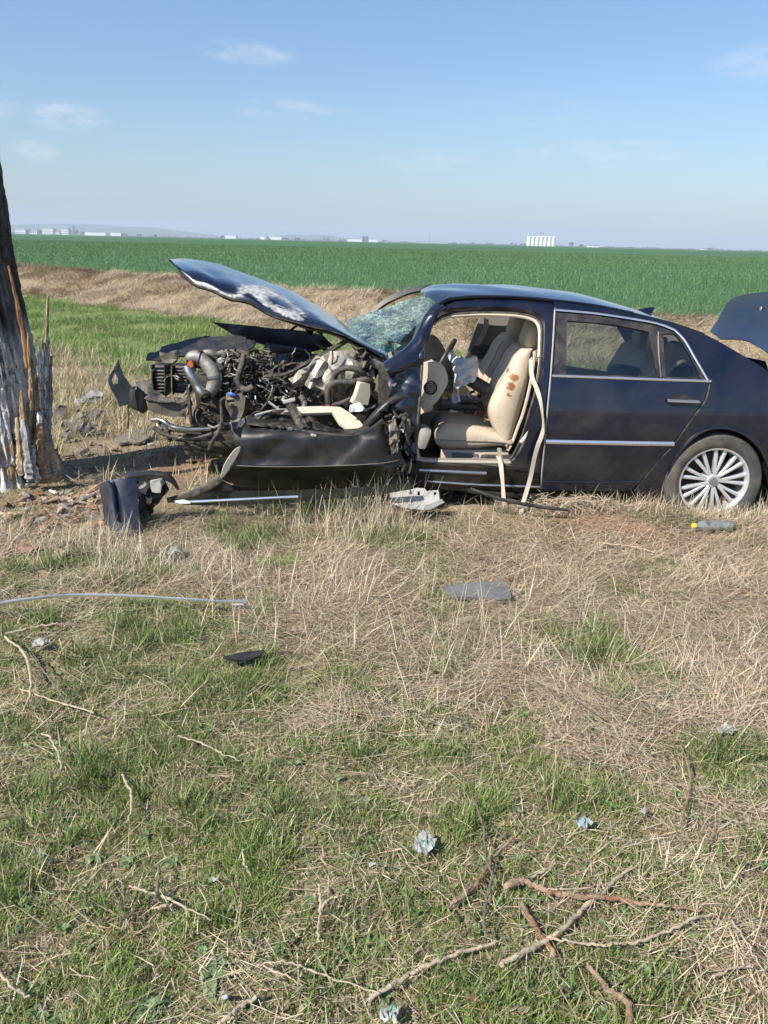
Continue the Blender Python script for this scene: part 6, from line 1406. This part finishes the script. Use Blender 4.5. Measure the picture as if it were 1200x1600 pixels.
# bumper side flap and shells left of the nose
sheet('bumper_flap', cr((184, 562), (187, 575), (194, 590), (204, 603), (214, 613), n=3) + cr((212, 628), (200, 630), (186, 634), n=3) + cr((178, 615), (170, 598), (169, 592), (176, 580), (181, 567), n=3), lambda a, b: at(a, b, 6.35 - .004 * (a - 170)), M['greyplastic'], car, holes=[[(173, 594), (180, 584), (186, 592), (184, 600), (176, 600)]], step=5, thick=.012, crumple=.04, freq=.05, seed=75, ang=40)
piece('foam_slab', 'flat tan broken slab lying below the car nose', 'slab', [(181, 683), (196, 677), (214, 671), (238, 670), (240, 680), (222, 690), (214, 691), (200, 690), (184, 692)], lambda a, b: G(a, b, .04), M['carpet'], step=5, thick=.02, crumple=.015, freq=.1, seed=76)
for i, (nm, lab, ol, Y, mt, sd_) in enumerate((
    ('plastic_shell', 'dark grey curved plastic shell touching the right side of the tree', cr((84, 640), (94, 632), (106, 636), (100, 648), (90, 656), (82, 668), n=3), 6.6, 'tyre', 80),
    ('plastic_shell', 'brown-grey pointed shell with a raised fin right of the curved one', [(105, 672), (112, 658), (120, 645), (122, 634), (127, 644), (134, 650), (126, 664), (116, 676)], 6.55, 'canister', 81),
    ('plastic_shell', 'dark torn plate leaning right of the finned shell', [(124, 654), (136, 646), (148, 638), (162, 641), (152, 652), (138, 659), (130, 664)], 6.5, 'rubber', 82),
    ('plastic_shell', 'black hollow shell below the torn plate', [(122, 664), (134, 655), (146, 664), (148, 676), (134, 680), (122, 676)], 6.45, 'blackplastic', 83),
    ('plastic_shell', 'dull brown shell lying lowest beside the tree base', [(94, 672), (108, 668), (117, 679), (110, 688), (98, 690)], 6.4, 'canister', 84),
    ('plastic_shell', 'dark plastic sheet half hidden in dead grass behind the shells', [(112, 625), (130, 620), (150, 608), (164, 612), (160, 622), (136, 630), (118, 632)], 7.3, 'greyplastic', 85),
    ('plastic_shell', 'black shell in the hollow between the tree and the torn plate', [(90, 668), (98, 655), (106, 664), (102, 672)], 6.5, 'blackplastic', 86),
    ('plastic_shell', 'small dark shard resting flat in the trunk shadow', [(124, 708), (136, 700), (138, 702), (128, 710)], 5.95, 'blackplastic', 87))):
    piece(nm, lab, 'plastic shell', ol, (lambda Y, yb: lambda a, b: at(a, b, Y - .004 * (b - yb)))(G(ol[0][0], max(q[1] for q in ol) + 3).y, max(q[1] for q in ol)), M[mt], step=4, thick=.008, crumple=.07, freq=.07, seed=sd_, ang=28)
o = MB().tube([at(200, 670, 6.3), at(201, 650, 6.3), at(200.5, 632, 6.3)], [.008, .006], 6, 3).build('stem', M['stick_pale']); tag(o, 'thin dry upright stem before the flat tan slab', 'stem')
# ---- jar, bottle, strip, plates
jc = G(277, 884); jc = Vector((jc.x, jc.y, jc.z + .065)); jd = (CAM - jc); jd.z = -.01; jd = Vector((.35, -1, .10)).normalized(); jq = jd.to_track_quat('Z', 'Y').to_matrix()
jar = thing('glass_jar', 'empty clear glass jar lying with its mouth towards the viewer', 'jar', jc)
MB().lathe([(.0, -.085), (.036, -.085), (.041, -.078), (.041, .0), (.040, .022), (.036, .03)], jc, 'Z', 30, jq).build('jar_body', M['glass_clear'], jar)
MB().lathe([(.037, .026), (.0425, .026), (.0435, .034), (.0425, .042), (.037, .042)], jc, 'Z', 30, jq, True).build('jar_rim', M['palegrey'], jar)
bc = G(1112, 833); bc = Vector((bc.x, bc.y, bc.z + .06)); bq = Vector((1, .10, .0)).normalized().to_track_quat('Z', 'Y').to_matrix()
bt = thing('plastic_bottle', 'empty clear plastic bottle with yellow cap lying before the wheel', 'bottle', bc)
MB().lathe([(.0, .128), (.030, .13), (.034, .12), (.034, .06), (.031, .05), (.034, .04), (.034, -.02), (.031, -.03), (.034, -.04), (.034, -.07), (.026, -.095), (.014, -.112), (.013, -.125)], bc, 'Z', 26, bq).build('bottle_body', M['glass_clear'], bt)
MB().lathe([(0, -.142), (.017, -.142), (.0175, -.122), (.015, -.118)], bc, 'Z', 18, bq).build('bottle_cap', M['yellow'], bt)
tube_thing('metal_trim_strip', 'long bent silver trim strip lying across the grass at left', 'strip', [G(-45, 957, .085), G(0, 943, .085), G(55, 935, .085), (G(110, 930, .085)), G(170, 930, .085), G(235, 933, .085), G(300, 937, .085), G(350, 940, .085), G(386, 940, .085)], [.008, .010, .009, .008, .008, .009, .013], M['chrome'], 8, None, 5, .7)
pl = piece('plate', 'dull grey plastic panel lying flat on the straw before the car', 'panel', [(694, 917), (720, 911), (760, 908), (792, 909), (795, 920), (799, 934), (786, 937), (760, 935), (728, 933), (708, 930), (700, 924)], lambda a, b: G(a, b, .06 - .0006 * (b - 920)), M['greyplastic'], step=8, thick=.02, crumple=.012, freq=.05, seed=90)
piece('black_shard', 'long black plastic shard on the grass below the silver strip', 'shard', [(348, 1027), (372, 1020), (398, 1016), (413, 1016), (406, 1024), (392, 1030), (366, 1031)], lambda a, b: G(a, b, .06), M['blackplastic'], step=7, thick=.012, crumple=.015, freq=.1, seed=91)
piece('black_shard', 'dark grey plastic shard lying near the lower left edge', 'shard', [(48, 1326), (60, 1324), (74, 1334), (84, 1345), (74, 1350), (60, 1344)], lambda a, b: G(a, b, .02), M['greyplastic'], step=6, thick=.008, crumple=.01, freq=.1, seed=92)
# ---- litter
M['foil'] = pm('crumpled_wrapper', (.33, .34, .30), .45, .0, .2, 40, .3, 120, col2=(.10, .22, .16), th=(.54, .57), s2=30)
M['foil2'] = pm('crumpled_blue_wrapper', (.34, .39, .40), .45, .0, .2, 40, .3, 120, col2=(.22, .30, .34), th=(.5, .56), s2=40)
for i, (nm, lab, cx, cy_, rx, ry, mt) in enumerate((
    ('wrapper', 'crumpled white and green wrapper lying in the middle of the grass', 664, 1316, 20, 17, 'foil'),
    ('wrapper', 'small crumpled pale blue wrapper on the straw at right', 912, 1285, 14, 7, 'foil2'),
    ('wrapper', 'crumpled pale wrapper at the lower edge below the long stick', 607, 1583, 14, 10, 'foil'),
    ('paper_scrap', 'tiny white paper scrap right of the pale blue wrapper', 1006, 1266, 7, 4, 'palegrey'),
    ('paper_scrap', 'tiny white paper scrap in the green grass near the middle', 337, 1373, 5, 3, 'palegrey'),
    ('paper_scrap', 'small white scrap left of the green and white wrapper', 583, 1349, 6, 4, 'palegrey'),
    ('paper_scrap', 'small white scrap among green tufts left of middle', 420, 1302, 4, 4, 'palegrey'),
    ('paper_scrap', 'grey scrap lying at the upper left beside the twigs', 62, 1004, 15, 6, 'palegrey'),
    ('paper_scrap', 'white scrap at the end of the silver trim strip', 372, 942, 12, 3, 'white'),
    ('paper_scrap', 'pale scrap on straw far right below the car', 1135, 1140, 18, 7, 'palegrey'))):
    n_ = 9; ol = [(cx + rx * math.cos(2 * math.pi * k / n_) * random.uniform(.65, 1.15), cy_ + ry * math.sin(2 * math.pi * k / n_) * random.uniform(.65, 1.15)) for k in range(n_)]
    piece(nm, lab, 'litter', ol, lambda a, b: G(a, b, .05), M[mt], step=max(2.2, rx / 5), thick=.002, crumple=.035 if rx > 10 else .015, freq=.16, seed=100 + i, ang=15, jit=.2)
o = MB().lathe([(0, -.02), (.0055, -.02), (.006, -.012), (.006, .014), (.003, .018), (0, .02)], G(352, 1558, .03), 'Z', 10, Matrix.Rotation(.5, 3, 'Y') @ Matrix.Rotation(.5, 3, 'X')).build('small_vial', M['foil2']); tag(o, 'small bluish vial standing in grass by the broad-leaved weed', 'vial')
# ---- sticks
def stick(label, pts, r, mat='stick', h=.02):
    P = [G(x, y, h + .012 + .004 * math.sin(i * 2.3)) for i, (x, y) in enumerate(pts)]
    P = sm(P, 6); rr = random.Random(int(pts[0][0] * 3 + pts[0][1]))
    P = [p + Vector((rr.uniform(-1, 1), rr.uniform(-1, 1), rr.uniform(-1, 1))) * .0034 for p in P]
    n = len(P); kk = .88 if mat == 'stick' else .78; rad = [kk * float(np.interp(i / (n - 1), np.linspace(0, 1, len(r)), r)) * rr.uniform(.75, 1.2) for i in range(n)]
    o = MB().tube(P, rad, 8, 1).build('stick', M[mat]); return tag(o, label, 'stick')
stick('thick reddish stick, longest of the crossed sticks at lower right', [(792, 1386), (800, 1380), (818, 1377), (832, 1383), (856, 1392), (880, 1397), (920, 1401), (960, 1404), (1000, 1411), (1040, 1416), (1092, 1423)], [.009, .012, .0105, .0105, .010, .009, .008, .006, .004], 'stick', .03)
stick('pale stick with a split end crossing under the thick reddish one', [(785, 1506), (815, 1489), (845, 1474), (868, 1460), (890, 1442), (915, 1416), (940, 1394), (970, 1368), (1000, 1348)], [.010, .010, .009, .0085, .0085, .008, .006, .003], 'stick_pale', .02)
stick('short orange stick left of the crossing', [(817, 1414), (832, 1440), (848, 1464), (869, 1492)], [.007, .008, .0075, .006], 'stick', .02)
stick('thin curved branch running right from the pale split stick', [(862, 1466), (895, 1472), (930, 1476), (970, 1475), (1005, 1470), (1045, 1454), (1085, 1436), (1122, 1428)], [.005, .005, .0048, .0055, .005, .003], 'stick_pale', .03)
stick('bent brown stick left of the crossed sticks', [(704, 1414), (725, 1398), (742, 1383), (755, 1366), (775, 1335), (803, 1308)], [.011, .010, .007, .006, .005], 'stick', .02)
stick('dark twig standing upright between wrapper and crossed sticks', [(738, 1240), (748, 1270), (756, 1300), (759, 1340), (768, 1365)], [.003, .005, .005, .004], 'stick_dark', .05)
stick('dark twig bending down below the upright one', [(776, 1352), (768, 1380), (760, 1410), (757, 1440), (760, 1465)], [.005, .006, .006, .004], 'stick_dark', .03)
stick('long pale stick at the bottom left of the crossed sticks', [(575, 1562), (608, 1541), (640, 1523), (672, 1507), (702, 1494), (740, 1482), (774, 1471)], [.007, .008, .0075, .007, .005], 'stick_pale', .025)
stick('reddish stick running to the lower edge right of the crossing', [(916, 1505), (932, 1524), (950, 1546), (968, 1558), (982, 1570), (983, 1604)], [.006, .008, .010, .010, .008], 'stick', .02)
stick('thin brown shoot standing on the straw at right', [(1064, 1164), (1074, 1190), (1078, 1215), (1074, 1250), (1062, 1290)], [.003, .0045, .005, .004], 'stick', .04)
stick('short pale stick right of the bent brown one', [(828, 1372), (848, 1361), (868, 1350)], [.006, .006, .004], 'stick_pale', .02)
stick('thin straw coloured twig above the thick reddish stick', [(855, 1390), (890, 1389), (931, 1388)], [.0025, .003, .0025], 'stick_pale', .04)
stick('whitish broken twig lying in green grass at lower left', [(203, 1384), (230, 1393), (256, 1402), (286, 1416), (331, 1437)], [.0035, .005, .0055, .004, .002], 'stick_pale', .03)
stick('short dark twig standing across the whitish broken one', [(249, 1350), (248, 1372), (245, 1398), (240, 1412)], [.004, .006, .006, .004], 'stick_dark', .04)
stick('short white split piece under the whitish broken twig', [(239, 1419), (255, 1416), (269, 1414)], [.004, .006, .003], 'stick_pale', .03)
stick('twig at the left edge near the bottom', [(-8, 1510), (10, 1533), (28, 1548), (46, 1558)], [.005, .005, .004], 'stick_pale', .03)
stick('thin bent straw twig running to the lower middle', [(400, 1509), (436, 1502), (470, 1510), (520, 1528), (592, 1551)], [.0025, .0035, .0035, .002], 'stick_pale', .04)
stick('thin pale twig under the bent straw one', [(408, 1508), (440, 1522), (474, 1541)], [.003, .0035, .002], 'stick_pale', .035)
stick('grey stick cut by the lower edge', [(336, 1606), (356, 1589), (378, 1572), (403, 1555)], [.008, .008, .008, .006], 'stick_pale', .02)
stick('forked twig at the upper left, bending downwards', [(6, 995), (28, 1010), (42, 1030), (48, 1058), (46, 1088), (36, 1112)], [.007, .008, .007, .005], 'stick_pale', .05)
stick('pale stick pointing right at the upper left edge', [(10, 990), (40, 983), (66, 978), (90, 974)], [.007, .008, .007, .006], 'stick_pale', .04)
stick('grey twig slanting down right of the forked one', [(50, 1024), (64, 1044), (82, 1066), (100, 1092)], [.004, .005, .003], 'stick_dark', .05)
stick('straw stick lying almost level below the forked twig', [(30, 1076), (70, 1090), (110, 1102), (146, 1114)], [.004, .005, .004], 'stick_pale', .04)
stick('hooked white root at left among green tufts', [(63, 1146), (78, 1153), (88, 1170), (94, 1188), (95, 1205)], [.004, .005, .005, .004], 'stick_pale', .04)
stick('curved pale root in the grass left of middle', [(278, 1150), (305, 1158), (330, 1168), (352, 1180), (376, 1188)], [.003, .0045, .004, .002], 'stick_pale', .04)
stick('thin arched root standing between two green tufts', [(190, 1208), (198, 1225), (206, 1246), (205, 1268), (198, 1285)], [.005, .006, .005, .004], 'stick_pale', .04)
stick('forked grey root at bottom centre', [(497, 1382), (501, 1402), (501, 1428), (497, 1452), (499, 1472)], [.004, .006, .006, .004], 'stick_pale', .04)
stick('pale side fork of the grey root at bottom centre', [(500, 1426), (508, 1412), (518, 1404), (529, 1401)], [.005, .005, .004], 'stick_pale', .05)
stick('short grey root below the green tufts near the middle', [(380, 1325), (381, 1345), (386, 1360), (392, 1368)], [.004, .005, .003], 'stick_pale', .04)
stick('pale curved root across the bare soil before the wheel', [(936, 848), (965, 850), (990, 854), (1022, 863)], [.006, .008, .004], 'stick_pale', .03)
stick('reddish bark strip at the bottom edge, left of the long red stick', [(732, 1556), (750, 1566), (768, 1572)], [.012, .014, .008], 'stick', .01)
stick('reddish bark strip at the bottom edge, right of the first strip', [(790, 1582), (812, 1580), (832, 1582)], [.011, .013, .009], 'stick', .01)
stick('broken grey twig at the right edge by the soil patch', [(1115, 1528), (1138, 1514), (1160, 1510), (1176, 1508)], [.004, .004, .003], 'stick_pale', .03)
stick('thin straw twig slanting down at the right edge', [(1140, 1432), (1160, 1462), (1178, 1492), (1196, 1524)], [.003, .0035, .002], 'stick_pale', .04)
stick('old dry stem leaning among the green at left', [(60, 1092), (72, 1120), (80, 1150)], [.003, .004, .003], 'stick_dark', .03)
# fine twigs nobody could count
mb = MB(); rr = random.Random(77)
for k in range(420):
    px, py = rr.uniform(-40, 1240), 860 + 740 * rr.random() ** .9; a = rr.uniform(0, 6.28); p = G(px, py, .012); L = rr.uniform(.04, .16); d = Vector((math.cos(a), math.sin(a), rr.uniform(-.05, .25)))
    mb.tube([p, p + d * L * .5 + Vector((0, 0, rr.uniform(-.004, .012))), p + d * L], [rr.uniform(.0012, .003), .001], 4, 2)
tag(mb.build('twig_litter', M['stick']), 'fine brown twigs scattered over the verge', 'twigs', kind='stuff')
# soil crumbs and pale pebbles
mb = MB()
for k in range(900):
    if k < 500: px, py = rr.gauss(980, 90), rr.gauss(830, 26)
    elif k < 700: px, py = rr.gauss(160, 70), rr.gauss(790, 25)
    else: px, py = rr.uniform(0, 1200), rr.uniform(900, 1600)
    r = rr.uniform(.003, .012); c = G(px, py, r * .3); bm = bmesh.new(); bmesh.ops.create_icosphere(bm, subdivisions=1, radius=r)
    mb.add([c + v.co * rr.uniform(.7, 1.3) for v in bm.verts], [tuple(v.index for v in f.verts) for f in bm.faces]); bm.free()
tag(mb.build('soil_crumbs', M['chip'], smooth=False), 'crumbs and clods of brown soil', 'soil', kind='stuff')
# ---- chips of bark round the tree, each its own
def chip_mesh(seed, mat):
    rr = random.Random(seed); n_ = 7; r = [(math.cos(2 * math.pi * k / n_) * rr.uniform(.6, 1.1), math.sin(2 * math.pi * k / n_) * rr.uniform(.25, .45)) for k in range(n_)]
    mb = MB(); mb.grid([[Vector((x * 1.0, y, -.10)) for x, y in r], [Vector((x * 1.05, y * 1.05, .02)) for x, y in r], [Vector((x * .8, y * .75, .14 + rr.uniform(-.05, .08))) for x, y in r]], True, True)
    return mb.build('bark_chip', mat, smooth=False, origin=(0, 0, 0))
protos = [chip_mesh(200 + k, M[mt]) for k, mt in enumerate(('chip', 'chip_white', 'chip_grey', 'wood', 'chip', 'wood_pale', 'wood_red', 'chip_grey'))]
rr = random.Random(9); first = set()
CHIPLAB = ('brown bark chip on the soil beside the crashed tree', 'chip of bark with whitewash on it, beside the crashed tree', 'flat grey bark chip on the soil beside the crashed tree', 'tan splinter of torn wood beside the crashed tree', 'brown bark chip on the soil beside the crashed tree', 'pale splinter of fresh wood beside the crashed tree', 'red-brown splinter of torn wood beside the crashed tree', 'flat grey bark chip on the soil beside the crashed tree')
GLAB = 'splintered pieces of bark and wood strewn round the tree'
for k in range(200):
    if k < 135: px, py = rr.gauss(105, 60), rr.gauss(788, 24)
    elif k < 165: px, py = rr.uniform(80, 330), rr.gauss(700, 22)
    else: px, py = rr.gauss(60, 60), rr.gauss(830, 30)
    if py < 752 and px < 95: continue
    i = rr.randrange(len(protos)); s = rr.uniform(.02, .075) * (1.4 if rr.random() < .15 else 1)
    i = i if i != 1 or rr.random() < .35 else 0
    o = protos[i] if i not in first else protos[i].copy()
    if i in first: C.objects.link(o)
    first.add(i); p = G(px, py, s * .12 + .014); o.location = p; o.rotation_euler = (rr.uniform(-.5, .5), rr.uniform(-.4, .4), rr.uniform(0, 6.28)); o.scale = (s, s, s)
    tag(o, CHIPLAB[i], 'bark chip', GLAB)
# ---- broad-leaved weeds
def weed(label, px, py, n_, L, seed):
    c = G(px, py); rr = random.Random(seed); t = thing('weed', label, 'plant', c)
    for k in range(n_):
        a = 2 * math.pi * k / n_ + rr.uniform(-.3, .3); l = L * rr.uniform(.7, 1.15); rows = []; el = rr.uniform(.5, 1.1)
        for j in range(7):
            u = j / 6; r = l * u; w = l * .17 * math.sin(math.pi * min(1, u * .86 + .10)) ** .8; h = math.sin(el) * r - .9 * r * r / l
            d = Vector((math.cos(a), math.sin(a), 0)); s = Vector((-d.y, d.x, 0)); p = c + d * r * math.cos(el * .8) + Vector((0, 0, h + .01)); rows.append([p - s * w + Vector((0, 0, w * .35)), p, p + s * w + Vector((0, 0, w * .35))])
        MB().grid(rows).build('leaf', M['leaf'], t)
M['leaf'] = pm('broad_leaf', (.13, .19, .075), .6, 0, .2, 30, .2, 90)
weed('bright broad-leaved weed left of the small vial', 332, 1530, 9, .07, 1)
weed('broad-leaved weed cut by the lower edge', 232, 1582, 8, .07, 2)
weed('low broad-leaved weed by the left black shard', 150, 1345, 7, .05, 3)
weed('low broad-leaved weed right of the whitish broken twig', 385, 1330, 7, .05, 4)
weed('grey-green weed on soil right of the seat belts', 1010, 935, 6, .05, 5)
# small low rosettes of weeds between the grass
mb = MB(); rr = random.Random(303)
for k in range(170):
    px, py = rr.uniform(-30, 1230), 900 + 700 * rr.random() ** .8
    if greenness(np.array([G(px, py).x]), np.array([G(px, py).y]))[0] < .35: continue
    c = G(px, py, .006); n_ = rr.randrange(4, 8)
    for q in range(n_):
        a = 2 * math.pi * q / n_ + rr.uniform(-.4, .4); l = rr.uniform(.012, .034); d = Vector((math.cos(a), math.sin(a), 0)); s_ = Vector((-d.y, d.x, 0)); rows = []
        for j in range(4):
            u = j / 3; w = l * .24 * math.sin(math.pi * min(1, u * .8 + .16)); rows.append([c + d * l * u - s_ * w + Vector((0, 0, .012 * math.sin(u * 2.4) + w * .3)), c + d * l * u + Vector((0, 0, .012 * math.sin(u * 2.4))), c + d * l * u + s_ * w + Vector((0, 0, .012 * math.sin(u * 2.4) + w * .3))])
        mb.grid(rows)
tag(mb.build('ground_weeds', M['leaf']), 'small low leaf rosettes scattered between the grass blades', 'weeds', kind='stuff')
# soil thrown up along the sill
mb = MB()
for k in range(420):
    px = rr.gauss(890, 34); c = G(px, 796, .0); c = Vector((c.x, c.y + rr.uniform(-.03, .06), c.z + .01 + rr.random() ** 1.5 * .07)); a = rr.uniform(0, 6.28); d = Vector((math.cos(a), math.sin(a), rr.uniform(-.2, .5))); L = rr.uniform(.03, .14)
    mb.tube([c, c + d * L * .5, c + d * L + Vector((0, 0, -.01))], [.0025, .0012], 4, 1)
tag(mb.build('root_tangle', M['stick_pale']), 'tangle of torn dry roots along the rear sill', 'roots', kind='stuff')
